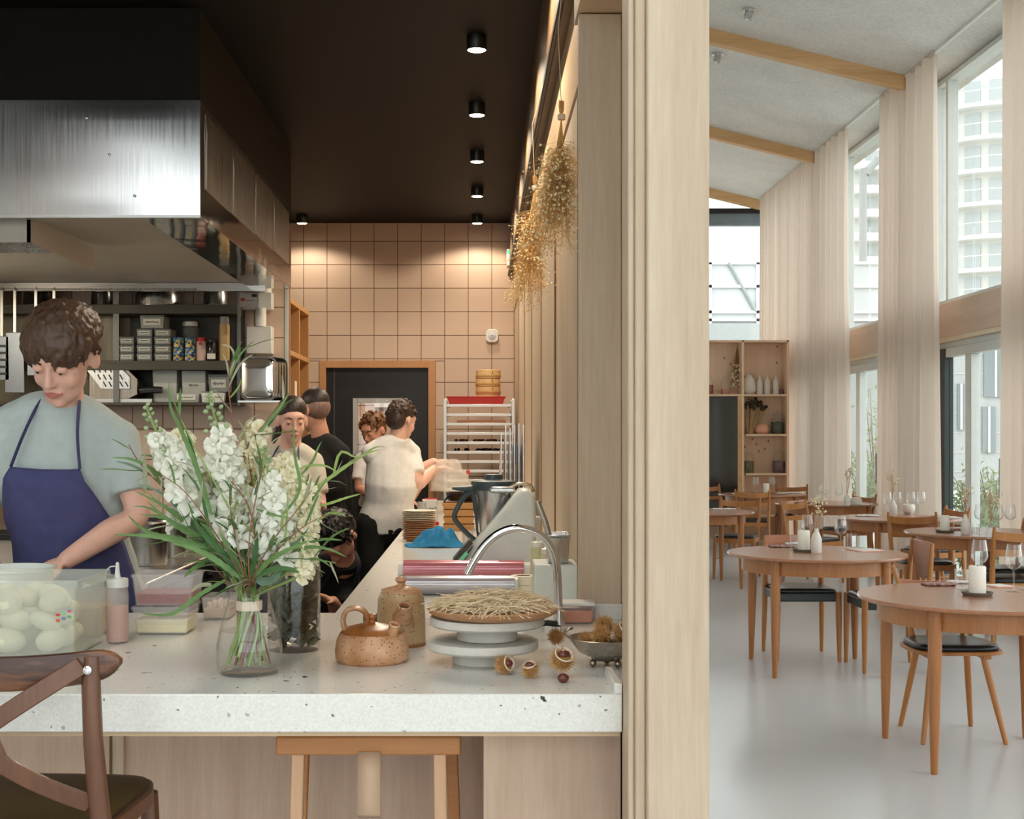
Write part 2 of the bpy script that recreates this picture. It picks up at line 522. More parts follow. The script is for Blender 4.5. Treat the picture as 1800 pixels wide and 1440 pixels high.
HX0, HX1, HZ = PX(562, DB), PX(765, DB), PZ(635, DB)
wb = MB().box(-3.2, HX0, DB, DB + .2, 0, CZ).box(HX1, .40, DB, DB + .2, 0, CZ).box(HX0, HX1, DB, DB + .2, HZ, CZ).build('wall_back', M['grout'])
struct(wb, 'back kitchen wall of square sand-coloured tiles around the black door', 'wall')
tiled(wb, PX(533.7, DB), PZ(507, DB), DB, -1.70, .31, 0.35, CZ, (HX0, HX1, HZ))
DR = 8.6
wr = struct(MB().box(-3.2, -1.25, DR, DR + .12, 0, CZ).build('wall_range', M['grout']), 'tiled kitchen wall behind the cooking range and steel shelves', 'wall')
tiled(wr, PX(286.7, DR), PZ(540.3, DR), DR, -3.0, -1.268, 0.9, 2.55)
MB().box(-1.268, -1.247, DR - .006, DR + .01, .9, 2.45).build('corner_profile', M['alu'], wr)

# partition: oak panels (1.2 m), header, dark glossy fascia, black rail
XP = .31
wp = struct(MB().box(XP + .012, .40, 3.5, DB, 0, 2.9).build('wall_partition', M['oak_y']), 'wall of tall pale oak panels on the right of the kitchen', 'wall')
edges = [3.56, 4.02, 5.22, 6.36, 7.50, 8.64, 9.86, 11.12]
for a, b in zip(edges[:-1], edges[1:]):
    MB().box(XP, XP + .015, a + .005, b - .005, 0.9, 2.55).build('panel', M['oak'], wp, bevel=.002, seg=1)
    MB().box(XP - .0045, XP + .012, b - .006, b + .006, 0.9, 2.55).build('joint', plain('brown_joint', rgb(128, 88, 52), .8), wp)
MB().box(XP - .006, XP + .015, 3.56, DB - .01, 2.553, 2.87).build('header_board', M['oak_y'], wp)
fa = struct(MB().box(.27, .33, 2.25, DB, 2.87, CZ).build('trim_1', wood('fascia_oak', rgb(104, 78, 54), rgb(132, 102, 74), 'Z', .45)), 'oak fascia under the black ceiling with pools of lamp light', 'trim')
struct(MB().box(.254, .2715, 2.30, DB - .02, 2.842, 2.872).build('trim_2', M['black'], bevel=.004), 'thin black rail the dried flowers hang from', 'rail')
struct(MB().box(.33, .42, 2.25, YE, 2.87, 6.4).build('wall_partition_upper', M['white']), 'white wall above the partition', 'wall')
struct(MB().box(.40, .42, 3.5, YE, 0, 2.87).build('wall_dining_left', M['white']), 'dining side of the partition', 'wall')

# big oak posts at the end of the bar
def post(name, label, boxes, mat=None):
    t = bpy.data.objects.new(name, None); COL.objects.link(t)
    struct(t, label, 'post')
    for n, b in boxes:
        MB().box(*b).build(n, mat or M['oak'], t, bevel=.004, seg=2)
    return t
post('pillar_front', 'tall pale oak post at the right end of the bar counter', [
    ('post_core', (.302, .4135, 2.335, 2.46, 0, 5.9)),
    ('post_strip', (.283, .3025, 2.352, 2.46, 0, 5.9)),
    ('post_edge', (.271, .2835, 2.362, 2.46, 0, 5.9)),
    ('post_rear', (.2875, .40, 2.46, 2.50, 0, 5.9))])
post('pillar_rear', 'wide oak board post behind the chestnut bowl', [('post_face', (.267, .3795, 3.45, 3.50, 1.0, 2.597)), ('post_back', (.290, .40, 3.50, 3.56, 0, 2.597)),
     ('post_side', (.3795, .40, 2.50, 3.50, 0, 2.60))])
struct(MB().box(.262, .40, 2.46, 3.56, 2.60, 2.87).build('trim_3', M['oak_x']), 'oak header beam between the two posts', 'beam')

# back door with its oak frame
dr = bpy.data.objects.new('door_1', None); COL.objects.link(dr); struct(dr, 'black kitchen back door with a white framed window', 'door')
IX0, IX1, IZ = PX(573, DB), PX(753, DB), PZ(647, DB)
for n, b in (('frame_side', (HX0, IX0, DB - .02, DB + .14, 0, HZ)), ('frame_side', (IX1, HX1, DB - .02, DB + .14, 0, HZ)), ('frame_head', (IX0, IX1, DB - .02, DB + .14, IZ, HZ))):
    MB().box(*b).build(n, wood('door_frame_oak', rgb(178, 126, 82), rgb(204, 152, 104), 'Z', .5), dr, bevel=.003)
WX0, WX1, WZ0, WZ1 = PX(620, DB), PX(716, DB), PZ(800, DB), PZ(700, DB)
f = .036
leaf = MB()
for b in ((IX0, WX0 + f, 0, IZ), (WX1 - f, IX1, 0, IZ), (WX0 + f, WX1 - f, 0, WZ0 + f), (WX0 + f, WX1 - f, WZ1 - f, IZ)):
    leaf.box(b[0], b[1], DB + .03, DB + .075, b[2], b[3])
leaf.build('door_leaf', plain('black_door', rgb(26, 25, 24), .45), dr)
MB().box(IX0 + .06, IX0 + .075, DB + .022, DB + .031, 0, IZ).build('door_stile_groove', plain('charcoal_edge', rgb(66, 64, 62), .5), dr)
fw = MB()
for b in ((WX0, WX0 + f + .004, WZ0, WZ1), (WX1 - f - .004, WX1, WZ0, WZ1), (WX0 + f, WX1 - f, WZ0, WZ0 + f + .004), (WX0 + f, WX1 - f, WZ1 - f - .004, WZ1)):
    fw.box(b[0], b[1], DB + .012, DB + .032, b[2], b[3])
fr = fw.build('window_frame', plain('grey_door_window_frame', rgb(186, 186, 188), .5), dr)
for q in range(12):
    t = q / 11
    MB().cbox((WX0 + .018 + (WX1 - WX0 - .036) * t, DB + .011, WZ1 - .018 if q % 2 else WZ0 + .018), (.008, .004, .008)).build('screw', M['steel'], fr)
MB().box(WX0 + f, WX1 - f, DB + .045, DB + .05, WZ0 + f, WZ1 - f).build('door_pane', M['clear'], dr)
# the room seen through the door window
sr = struct(MB().box(-2.6, .4, DB + 2.2, DB + 2.3, 0, 3.0).build('wall_scullery', M['tile']), 'tiled scullery wall seen through the door window', 'wall')
MB().box(-1.05, -.6, DB + 2.15, DB + 2.2, 1.78, 2.15).build('scullery_panel', M['white'], sr)
for k in range(14):
    MB().box(-2.6 + k * .2, -2.595 + k * .2, DB + 2.195, DB + 2.2, 0, 3).build('joint', M['grout'], sr)
for k in range(5):
    MB().box(-2.6, .4, DB + 2.195, DB + 2.2, 1.0 + k * .2, 1.005 + k * .2).build('joint', M['grout'], sr)
struct(MB().box(-2.6, .4, DB + .2, DB + 2.3, 3.0, 3.1).build('ceiling_scullery', M['white']), 'scullery ceiling', 'ceiling')
struct(MB().box(-2.7, -2.6, DB + .2, DB + 2.3, 0, 3.1).build('wall_scullery_left', M['tile']), 'scullery side wall', 'wall')
struct(MB().box(.3, .4, DB + .2, DB + 2.3, 0, 3.1).build('wall_scullery_right', M['tile']), 'scullery side wall on the right', 'wall')
sl = bpy.data.lights.new('scullery_fill', 'POINT'); sl.energy = 45; sl.color = (1, .9, .78); sl.shadow_soft_size = .15  # point light added to brighten the scullery, no fitting behind it
so = bpy.data.objects.new('scullery_fill', sl); COL.objects.link(so); so.location = (-1.2, DB + 1.0, 2.7)

# ------------------------------------------------------------------ dining hall window wall
def frame_rect(mb, x0, x1, y0, y1, z0, z1, w):
    mb.box(x0, x1, y0, y0 + w, z0, z1).box(x0, x1, y1 - w, y1, z0, z1).box(x0, x1, y0 + w, y1 - w, z0, z0 + w).box(x0, x1, y0 + w, y1 - w, z1 - w, z1)
    return mb
BAYS = [(-4.75, -1.0), (-1.0, 2.75), (2.75, 6.5), (6.5, 10.25), (10.25, 14.0), (14.0, 17.75), (17.75, YE)]
for i, (ya, yb) in enumerate(BAYS):
    ju = struct(MB().box(4.80, 5.0, yb - .07, yb + .07, 0, 5.26).build('window_jamb_%d' % (i + 1), wood('jamb_spruce', rgb(214, 196, 170), rgb(232, 216, 192), 'Z', .6)), 'pale timber window jamb between two bays', 'jamb')
    lt = struct(MB().box(4.79, 5.0, ya + .07, yb - .07, 2.50, 2.85).build('trim_%d' % (10 + i), M['spruce_y'], bevel=.004), 'knotty pale spruce lintel across a window bay', 'beam')
    MB().box(4.80, 4.99, ya + .07, yb - .07, 2.455, 2.50).build('lintel_cap', wood('jamb_spruce', rgb(214, 196, 170), rgb(232, 216, 192)), lt)
    w = bpy.data.objects.new('window_%d' % (i + 1), None); COL.objects.link(w)
    struct(w, 'tall aluminium window bay with sliding door below the lintel', 'window')
    frame_rect(MB(), 4.86, 4.97, ya + .07, yb - .07, 2.85, 5.22, .05).build('upper_frame', M['alu'], w, bevel=.004)
    MB().box(4.86, 4.97, yb - .47, yb - .41, 2.90, 5.17).build('upper_mullion', M['alu'], w, bevel=.004)
    MB().box(4.905, 4.915, ya + .12, yb - .44, 2.9, 5.17).build('upper_pane', M['glass'], w)
    MB().box(4.925, 4.935, yb - .44, yb - .12, 2.9, 5.17).build('upper_pane', M['glass'], w)
    frame_rect(MB(), 4.85, 4.98, ya + .07, yb - .07, 0.0, 2.455, .06).build('door_frame', M['alu'], w, bevel=.004)
    MB().box(4.83, 4.92, yb - .46, yb - .26, .062, 2.393).build('door_seal', M['dkgreen'], w)
    for ym in (yb - 1.08, (ya + yb) / 2 - .1):
        MB().box(4.84, 4.93, ym - .08, ym + .08, .06, 2.30).build('sliding_stile', M['alu'], w, bevel=.004)
    MB().box(4.838, 4.932, ya + .13, yb - .462, 2.301, 2.394).build('sliding_rail', M['alu'], w, bevel=.004)
    MB().box(4.875, 4.885, yb - 1.02, yb - .46, .06, 2.30).build('sliding_pane', M['glass'], w)
    MB().box(4.885, 4.895, ya + .13, yb - 1.15, .06, 2.30).build('door_pane', M['glass'], w)
    hd = MB().box(4.80, 4.835, (ya + yb) / 2 - .13, (ya + yb) / 2 - .07, .92, 1.28).build('door_handle', plain('grey_handle_plate', rgb(120, 122, 122), .4, metal=.6), w)
    # soffit strip between curtain track and glass, with small fixings
    st = struct(MB().box(4.97, 5.06, ya, yb, 5.2, 5.3).build('window_head_%d' % (i + 1), M['alu']), 'aluminium window head under the ceiling', 'trim')
tr = struct(MB().box(4.555, 4.585, -4.7, YE, roof_z(4.57) - .02, roof_z(4.57) + .01).build('trim_20', M['white']), 'white curtain track along the ceiling', 'rail')

# timber roof beams
for i, yb in enumerate((2.75, 6.5, 10.25, 14.0, 17.75, 21.3)):
    x0, x1 = .42, 4.80
    z0, z1 = roof_z(x0), roof_z(x1)
    ya, yc = yb - .06, yb + .06
    h = .145
    vs = [(x0, ya, z0 - h), (x1, ya, z1 - h), (x1, yc, z1 - h), (x0, yc, z0 - h), (x0, ya, z0 + .01), (x1, ya, z1 + .01), (x1, yc, z1 + .01), (x0, yc, z0 + .01)]
    o = MB().add(vs, [(3, 2, 1, 0), (4, 5, 6, 7), (0, 1, 5, 4), (1, 2, 6, 5), (2, 3, 7, 6), (3, 0, 4, 7)]).build('ceiling_beam_%d' % (i + 1), M['spruce'], bevel=.006)
    struct(o, 'honey spruce roof beam sloping towards the windows', 'beam')

# glazed far end of the hall
ew = bpy.data.objects.new('window_20', None); COL.objects.link(ew); struct(ew, 'glazed far end wall with a dark steel roller band', 'window')
em = MB()
for x in (.42, 1.9, 3.38, 4.80):
    em.box(x, x + .07, YE, YE + .08, 0, 6.3)
em.box(.42, 4.9, YE, YE + .08, 2.2, 2.28)
em.build('end_mullion', M['alu'], ew)
MB().box(.42, 4.9, YE - .05, YE + .1, 4.95, 5.14).build('roller_band', plain('blue_grey_steel', rgb(116, 130, 138), .5), ew)
MB().box(.42, 4.9, YE - .10, YE + .1, 5.14, 5.22).build('roller_shadow_gap', M['black'], ew)
MB().box(.42, 4.9, YE + .03, YE + .04, 0, 6.3).build('end_pane', M['glass'], ew)

# glazed wall behind the camera: tall glazing, and brown boards added on the left for the hood's reflection
rw = bpy.data.objects.new('window_30', None); COL.objects.link(rw); struct(rw, 'glazed wall of the front hall behind the viewer', 'window')
rm = MB()
for k in range(8):
    x = -4.75 + k * 1.378
    rm.box(x - .04, x + .04, -4.85, -4.75, 0, 4.5)
rm.box(-4.75, 4.9, -4.85, -4.75, 2.5, 2.75).box(-4.75, 4.9, -4.85, -4.75, 0, .15)
rm.build('rear_mullion', M['alu'], rw)
MB().box(-4.75, 4.9, -4.81, -4.80, .15, 4.5).build('rear_pane', M['glass'], rw)
struct(MB().box(-4.75, 5.0, -4.9, -4.78, 4.5, 7.9).build('wall_rear', M['white']), 'white wall above the front hall glazing', 'wall')
struct(MB().box(-6.1, -4.75, -4.9, -4.70, 0, 7.9).build('wall_rear_for_reflection', wood('reflection_brown', rgb(168, 144, 130), rgb(190, 166, 152), 'Z', .6)), 'unseen brown boards added for the reflection in the hood', 'wall')

# small ceiling spots of the dining hall
def spot(px, py, d):
    z_c = PZ(py, d); x = PX(px, d)
    z = roof_z(x)
    t = thing('ceiling_spot', 'small steel ceiling spotlight above the dining hall', 'spotlight', (x, d, z), group='steel spots on the grey ceiling')
    MB().lathe([(.075, .01), (.075, -.012), (.055, -.016)], n=20).build('rosette', M['steel'], t, smooth=40)
    MB().lathe([(.042, 0), (.042, -.09), (.036, -.095), (.030, -.07), (.001, -.06)], n=20).xf(Matrix.Rotation(R(14), 4, 'Y')).build('barrel', M['steel'], t, smooth=40)
    return t
# depth of a ceiling point from its pixel: z = roof_z(x)
def on_roof(px, py):
    a = (px - 840) / FPX; b = (768 - py) / FPX
    return (5.25 + .242 * XW - EYE) / (b + .242 * a)
s1 = spot(1318, 17, on_roof(1318, 17)); s1['label'] = 'larger steel ceiling spotlight, in front of the nearest visible beam'
s2 = spot(1263, 95, on_roof(1263, 95)); s2['label'] = 'smaller steel ceiling spotlight just behind the nearest visible beam'
# ------------------------------------------------------------------ kitchen downlights
lamp_on = glow('lamp_diffuser', (1.0, .80, .56, 1), 26)
def downlight(x, y, label, power=80):
    t = thing('downlight', label, 'downlight', (x, y, CZ), group='black downlights in the kitchen ceiling')
    MB().lathe([(.046, 0), (.046, -.062), (.043, -.066), (.040, -.060), (.040, -.052)], n=28, cap=False).build('housing', M['blackgloss'], t, smooth=40)
    MB().lathe([(.001, -.068), (.038, -.066), (.041, -.060), (.041, -.052), (.001, -.052)], n=28).build('diffuser', lamp_on, t)
    l = bpy.data.lights.new('downlight_bulb', 'SPOT'); l.energy = power; l.color = (1.0, .85, .66); l.spot_size = R(148); l.spot_blend = .35; l.shadow_soft_size = .04
    o = bpy.data.objects.new('downlight_bulb', l); COL.objects.link(o); o.parent = t; o.location = (0, 0, -.075)
    return t
nm = ['nearest of the row', 'second of the row', 'third of the row', 'fourth of the row', 'farthest of the row, by the back wall']
for k in range(5):
    downlight(-.005, 5.94 + 1.205 * k, 'black cylinder downlight in the kitchen ceiling, ' + nm[k], 80 if k < 4 else 30)
downlight(-1.446, 10.76, 'single black downlight left of the row, beside the hood box', 26)
downlight(-.005, 4.735, 'black downlight above the tap end of the bar')
downlight(-1.446, 9.56, 'unseen black downlight added behind the hood box to light the people', 40)  # extra unseen lamp, added for the people in the aisle
# ================================================================== BAR COUNTER
H1 = 1.0
def poly_slab(outline, z0, z1):
    return MB().prism(outline, (0, 0, z0), (1, 0, 0), (0, 1, 0), z1 - z0)
ct = thing('bar_counter', 'speckled white stone counter that turns the corner into the kitchen', 'counter')
poly_slab([(-2.4, 2.44), (.2695, 2.44), (.2695, 2.505), (.378, 2.505), (.378, 3.445), (.264, 3.445), (.264, 3.565), (.308, 3.565), (.308, 9.9), (-.39, 9.9), (-.39, 3.57), (-2.4, 3.57)], .928, H1).build('worktop', M['terrazzo'], ct, bevel=.003)
MB().box(.254, .2695, 2.441, 2.62, H1, 1.020).build('upstand', M['terrazzo'], ct, bevel=.002)
MB().box(.285, .378, 3.425, 3.445, H1, 1.042).build('upstand', M['terrazzo'], ct, bevel=.002)
MB().box(-2.4, .268, 2.465, 2.9, .916, .928).build('edge_strip', M['oak_x'], ct)
MB().box(-2.4, .02, 3.10, 3.13, 0, .916).build('recess_panel', M['panel'], ct)
MB().box(.011, .2865, 2.62, 3.13, 0, .916).build('end_panel', M['panel'], ct, bevel=.002)
MB().box(-.885, -.835, 3.085, 3.101, 0, .916).build('cover_strip', M['oak'], ct, bevel=.002)
MB().box(-.868, -.862, 3.082, 3.10, 0, .916).build('strip_joint', plain('dark_joint', rgb(110, 84, 40), .7), ct)
MB().box(-2.4, .27, 3.45, 3.52, 0, .928).build('kitchen_side', M['black'], ct)
MB().box(-.36, .30, 3.57, 9.85, 0, .928).build('base_cabinet', plain('dark_steel_front', rgb(62, 58, 54), .45), ct)
for k in range(8):
    y = 3.9 + k * .75
    MB().box(-.372, -.36, y + .01, y + .74, .1, .9).build('cabinet_door', plain('dark_steel_front', rgb(62, 58, 54), .45), ct)

# ------------------------------------------------------------------ stool pushed under the bar
leather = plain('tan_leather', rgb(204, 174, 146), .5, var=.08, bump=.1)
st = thing('bar_stool', 'cherry wood bar stool with a leather strap, tucked under the stone counter', 'stool', (-.223, 2.80, 0))
MB().box(-.188, .188, -.14, .14, .832, .870).build('seat', M['stool'], st, bevel=.004)
for sx, sy, m, dx in ((-1, -1, 'stool_leg', .02), (1, -1, 'stool_leg', .012), (-1, 1, 'stool', .055), (1, 1, 'stool', .05)):
    a = Vector((sx * (.145 if sy < 0 else .163), sy * .115, .834)); b = Vector((sx * (.145 + dx), sy * .15, 0))
    w = .013
    MB().loft([[a + Vector(q) * w for q in ((-1, -1, 0), (1, -1, 0), (1, 1, 0), (-1, 1, 0))], [b + Vector(q) * w for q in ((-1, -1, 0), (1, -1, 0), (1, 1, 0), (-1, 1, 0))]]).build('leg', M[m], st, bevel=.003)
MB().tube([(-.155, -.135, .22), (.155, -.135, .22)], .011, 8).build('stretcher', M['stool_leg'], st)
MB().tube([(-.19, .14, .30), (.19, .14, .30)], .011, 8).build('stretcher', M['stool'], st)
sp = [(-.143, .840), (-.146, .80), (-.148, .75), (-.147, .715), (-.138, .706), (-.128, .712), (-.124, .75), (-.122, .832)]
rings = []
for y, z in sp: rings.append((y, z))
sm = MB()
for i in range(len(sp) - 1):
    (y0, z0), (y1, z1) = sp[i], sp[i + 1]
vs = []; fs = []
for y, z in sp: vs += [(-.021, y, z), (.025, y, z)]
for i in range(len(sp) - 1): fs.append((2 * i, 2 * i + 1, 2 * i + 3, 2 * i + 2))
sm.add(vs, fs); sm.build('leather_strap', leather, st, solid=.003, smooth=60)

# ------------------------------------------------------------------ cross-back bar chair in the corner of the picture
bc = thing('bar_chair', 'dark brown cross-back bar chair with an olive padded seat, at the counter', 'chair', (-.85, 2.30, 0), R(-3))
rail = []
N = 48
for i in range(N + 1):
    t = -1 + 2 * i / N
    x = t * .226
    yb = -.035 * (1 - t * t)
    top = 1.103 + .012 * abs(t) ** 2
    hh = .031 * (1 - .12 * t * t)
    if abs(t) > .80: hh *= math.sqrt(max(.03, 1 - ((abs(t) - .80) / .205) ** 2))
    c = top - .034 + .006 * t * t
    ring = []
    for k in range(12):
        a = 2 * PI * k / 12
        sgn = lambda v: math.copysign(abs(v) ** .55, v)
        ring.append(Vector((x, yb + .010 * sgn(math.cos(a)), c + hh * sgn(math.sin(a)))))
    rail.append(ring)
MB().loft(rail).build('top_rail', M['darkwood_x'], bc, smooth=50)
for s in (-1, 1):
    pts = [(s * .180, -.016, 1.098), (s * .180, -.020, 1.05), (s * .184, -.020, .95), (s * .190, -.012, .85), (s * .196, .0, .76), (s * .205, -.03, .40), (s * .215, -.07, .0)]
    rr = [.014, .0165, .017, .018, .019, .018, .014]
    lg = MB().tube(pts, rr, 10).build('back_leg', M['darkwood'], bc, smooth=60)
    MB().lathe([(.001, 0), (.0075, 0), (.0075, .004), (.004, .005), (.003, .003), (.001, .003)], n=14).xf(Matrix.Translation((s * .180, -.035, 1.078)) @ Matrix.Rotation(R(90), 4, 'X')).build('screw', M['chrome'], lg)
    # cross slats
    n = 14; rings = []
    for i in range(n + 1):
        t = i / n
        x = s * (.168 - .346 * t); z = 1.085 - .245 * t - .03 * math.sin(PI * t) * (1 if t > .5 else -.3)
        y = -.020 - .030 * math.sin(PI * t) - (.009 * s)
        d = Vector((-s * .346, 0, -.245)).normalized(); u = Vector((d.z, 0, -d.x)) * .016; v = Vector((0, .005, 0))
        c = Vector((x, y, z))
        rings.append([c - u - v, c + u - v, c + u + v, c - u + v])
    MB().loft(rings).build('cross_slat', M['darkwood'], bc, bevel=.002, smooth=40)
    fl = [(s * .165, .36, .76), (s * .175, .37, .5), (s * .19, .385, .25), (s * .20, .40, 0)]
    MB().tube(fl, [.018, .018, .016, .013], 10).build('front_leg', M['darkwood'], bc, smooth=60)
so = []
for k in range(40):
    a = 2 * PI * k / 40
    sg = lambda v: math.copysign(abs(v) ** .42, v)
    wx = .185 + .018 * math.sin(a)
    so.append((wx * sg(math.cos(a)), .19 + .195 * sg(math.sin(a))))
MB().prism(so, (0, 0, .744), (1, 0, 0), (0, 1, 0), .034).build('seat_frame', M['darkwood'], bc, bevel=.004)
cush = MB()
cush.loft([[Vector((x * sc, .19 + (y - .19) * sc, z)) for x, y in so] for sc, z in ((.965, .776), (.97, .786), (.945, .792), (.80, .797), (.4, .799))])
cush.build('seat_pad', plain('olive_vinyl', rgb(66, 52, 24), .42, var=.12, scale=30), bc, smooth=50)
pip = [(x * .975, .19 + (y - .19) * .975, .782) for x, y in so] + [(so[0][0] * .975, .19 + (so[0][1] - .19) * .975, .782)]
MB().tube(pip, .005, 6, cap=False).build('piping', plain('dark_piping', rgb(52, 30, 20), .3), bc, smooth=60)
fr_ = [(-.20, .39, .30), (.20, .39, .30)]
MB().tube(fr_, .011, 8).build('foot_rail', M['darkwood'], bc)

# ================================================================== EXTRACTOR HOOD
D1, D2 = 5.55, 8.26
HXr = PX(352, D1); HZb = PZ(378, D1); HZt = PZ(176, D1)
struct(MB().box(-3.19, HXr - .002, D1 + .004, D2, HZt, CZ).build('wall_hood_shroud', plain('black_shroud', rgb(26, 22, 17), .75, var=.08, spec=.2)), 'black boxing between the steel hood and the ceiling', 'boxing')
hd = thing('extractor_hood', 'large stainless steel extractor hood hanging above the cooking range', 'hood', (0, 0, 0))
# slightly buckled front sheet
def sheet_xz(x0, x1, z0, z1, y, nx, nz, amp, seed, th=.004):
    vs = []; fs = []
    for i in range(nx + 1):
        for j in range(nz + 1):
            x = x0 + (x1 - x0) * i / nx; z = z0 + (z1 - z0) * j / nz
            w = mnoise.noise(Vector((x * 1.6 + seed, z * 1.9, seed))) * amp
            edge = min(1, j / 2, (nz - j) / 2)
            vs.append((x, y + w * edge, z))
    for i in range(nx):
        for j in range(nz):
            a = i * (nz + 1) + j
            fs.append((a, a + nz + 1, a + nz + 2, a + 1))
    return MB().add(vs, fs)
sheet_xz(-3.19, HXr, HZb, HZt, D1, 60, 16, .010, 3.3).build('front_panel', M['hoodface'], hd, smooth=180, fix=False)
for (px, py) in ((152, 207), (192, 272), (236, 344)):
    p = P(px, py, D1 - .006)
    MB().lathe([(.001, -.003), (.005, -.002), (.006, .002)], n=10).xf(Matrix.Translation(p) @ Matrix.Rotation(R(-90), 4, 'X')).build('rivet', M['steel'], hd)
MB().box(HXr - .012, HXr - .002, D1, D2, HZb, HZt).build('side_panel', M['mirror'], hd)
ya = D1 + .12
for k in range(4):
    L = (D2 - D1 - .24 - .12) / 4
    y0 = ya + k * (L + .04)
    pn = MB().box(HXr - .004, HXr + .004, y0, y0 + L, HZb + .13, HZt - .03).build('side_inset', steel('grey_brushed_inset', (.30, .29, .28, 1), .30, 'Z'), hd, bevel=.003)
MB().box(-3.19, HXr, D1 - .004, D1 + .02, HZb - .012, HZb).build('front_lip', M['steel_x'], hd)
# underside: wide polished gutter on the right, inner sloping panels, back lip
MB().box(HXr - .26, HXr - .003, D1 + .02, D2, HZb - .004, HZb + .006).build('gutter', M['mirror'], hd)
MB().box(-3.19, HXr - .26, D1 + .02, D1 + .14, HZb - .003, HZb + .006).build('front_gutter', M['hoodin'], hd)
MB().add([(-3.19, D1 + .14, HZb + .02), (HXr - .26, D1 + .14, HZb + .02), (HXr - .26, D2, HZb + .035), (-3.19, D2, HZb + .035)], [(0, 1, 2, 3)]).build('inner_panel', M['hoodin'], hd, solid=.004)
MB().box(-3.19, HXr - .16, D2 - .02, D2 + .015, HZb - .022, HZb + .03).build('back_lip', M['steel_x'], hd)
fx = PX(104, D1 + .5)
vs = [(-3.19, D1 + .16, HZb + .0), (fx, D1 + .16, HZb + .0), (fx, D1 + .16, HZb - .10), (-3.19, D1 + .16, HZb - .02), (-3.19, 7.3, HZb), (fx, 7.3, HZb), (fx - .1, 7.3, HZb - .16), (-3.19, 7.3, HZb - .16)]
fb = MB().box(-3.19, fx, D1 + .10, D1 + .115, HZb - .10, HZb + .01).box(fx - .012, fx, D1 + .1, 6.6, HZb - .10, HZb + .01).build('filter_box', M['hoodin'], hd)
for k in range(9):
    MB().box(-2.9, fx - .05, D1 + .16 + k * .045, D1 + .185 + k * .045, HZb - .085, HZb - .078).build('filter_slat', M['steel'], fb)

MB().tube([(-3.19, 8.135, PZ(508, 8.12) + .0), (-1.75, 8.135, PZ(508, 8.12) + .0)], .005, 8).build('utensil_rail', M['steel'], hd)
# glowing box and area light added out of view to brighten the canopy
hl = thing('hood_fill', 'unseen glowing box added to brighten the inside of the steel hood', 'lamp', (-2.95, 7.0, HZb + .02))
MB().box(-.2, .2, -.05, .05, -.035, 0).build('fill_box', glow('hood_fill_glow', (1.0, .88, .70, 1), 5), hl, bevel=.01)
l = bpy.data.lights.new('hood_fill_light', 'AREA'); l.shape = 'RECTANGLE'; l.size = .5; l.size_y = .1; l.energy = 20; l.color = (1, .88, .72)
o = bpy.data.objects.new('hood_fill_light', l); COL.objects.link(o); o.parent = hl; o.location = (0, 0, -.045)

# ================================================================== COOKING RANGE
HR = .95
rg = thing('cooking_range', 'stainless steel cooking range under the hood', 'range')
MB().box(-3.1, -1.20, 4.75, 8.5, HR - .045, HR).build('range_top', M['steel_x'], rg, bevel=.008)
MB().box(-3.1, -1.24, 4.80, 8.5, .1, HR - .045).build('range_body', plain('range_front', rgb(52, 50, 48), .4, metal=.5), rg)
for k in range(4):
    y = 4.85 + k * .9
    dd = MB().box(-1.24, -1.222, y, y + .85, .2, .78).build('oven_door', plain('range_front', rgb(52, 50, 48), .4, metal=.5), rg)
    MB().tube([(-1.20, y + .1, .74), (-1.20, y + .75, .74)], .01, 8).build('handle', M['steel'], dd)
for k in range(6):
    MB().lathe([(.001, 0), (.022, 0), (.018, .025), (.001, .026)], n=12).xf(Matrix.Translation((-1.238, 5.0 + k * .5, .85)) @ Matrix.Rotation(R(90), 4, 'Y')).build('knob', M['blackgloss'], rg)
for k in range(5):
    MB().box(-2.6, -1.30, 6.7 + k * .35, 6.72 + k * .35, HR, HR + .03).build('grate_bar', M['black'], rg)
potsteel = steel('worn_pot_steel', (.55, .54, .52, 1), .3, 'Z')
def pot(name, label, x, y, r, h, z=HR, handle=False, group='steel pots by the range'):
    t = thing(name, label, 'pot', (x, y, z + .001), group=group)
    MB().lathe([(r * .96, 0), (r, .012), (r, h - .006), (r * 1.05, h), (r * 1.03, h + .004), (r * .97, h - .002), (r * .96, .012), (.001, .010)], n=30).build('pot_body', potsteel, t, smooth=40)
    MB().lathe([(r * .95, h * .7), (.001, h * .7)], n=24, cap=False).build('pot_contents', plain('sauce', rgb(120, 84, 50), .4), t)
    return t
pot('bain_marie_pot', 'tall steel pot on the range, nearest behind the cook’s forearm', PX(243, 5.30), 5.42, .088, .175)
pot('bain_marie_pot', 'narrow steel pot on the range beside the tall pot', PX(288, 5.6), 5.75, .062, .155)
pot('bain_marie_pot', 'small steel pot on the range behind the narrow pot', PX(313, 6.3), 6.45, .05, .12)

# ================================================================== STEEL SHELVES ON THE RANGE WALL
DS = 8.30
sh = thing('wall_shelf_rack', 'dark steel wall shelves with labelled tubs behind the cooking range', 'shelf')
dksteel = steel('dull_steel', (.075, .066, .05, 1), .5, 'X', metal=.5)
zs = [PZ(535, DS), PZ(634, DS), PZ(707.5, DS)]
for z, th in zip(zs, (.060, .060, .018)):
    MB().box(-3.1, -1.53, DS, DR - .005, z - th, z).build('shelf_board', dksteel, sh, bevel=.003)
for px in (201, 206, 419):
    x = PX(px, DS)
    MB().box(x - .009, x + .009, DS + .005, DS + .03, zs[2] - .02, zs[0] + .1).build('upright', steel('grey_upright', (.16, .16, .15, 1), .45, 'Z', metal=.7), sh)
MB().box(-3.1, PX(196, DS), DS + .15, DS + .16, zs[2], zs[0]).build('back_sheet', steel('olive_steel_sheet', (.15, .13, .09, 1), .45, 'Z', metal=.5), sh)
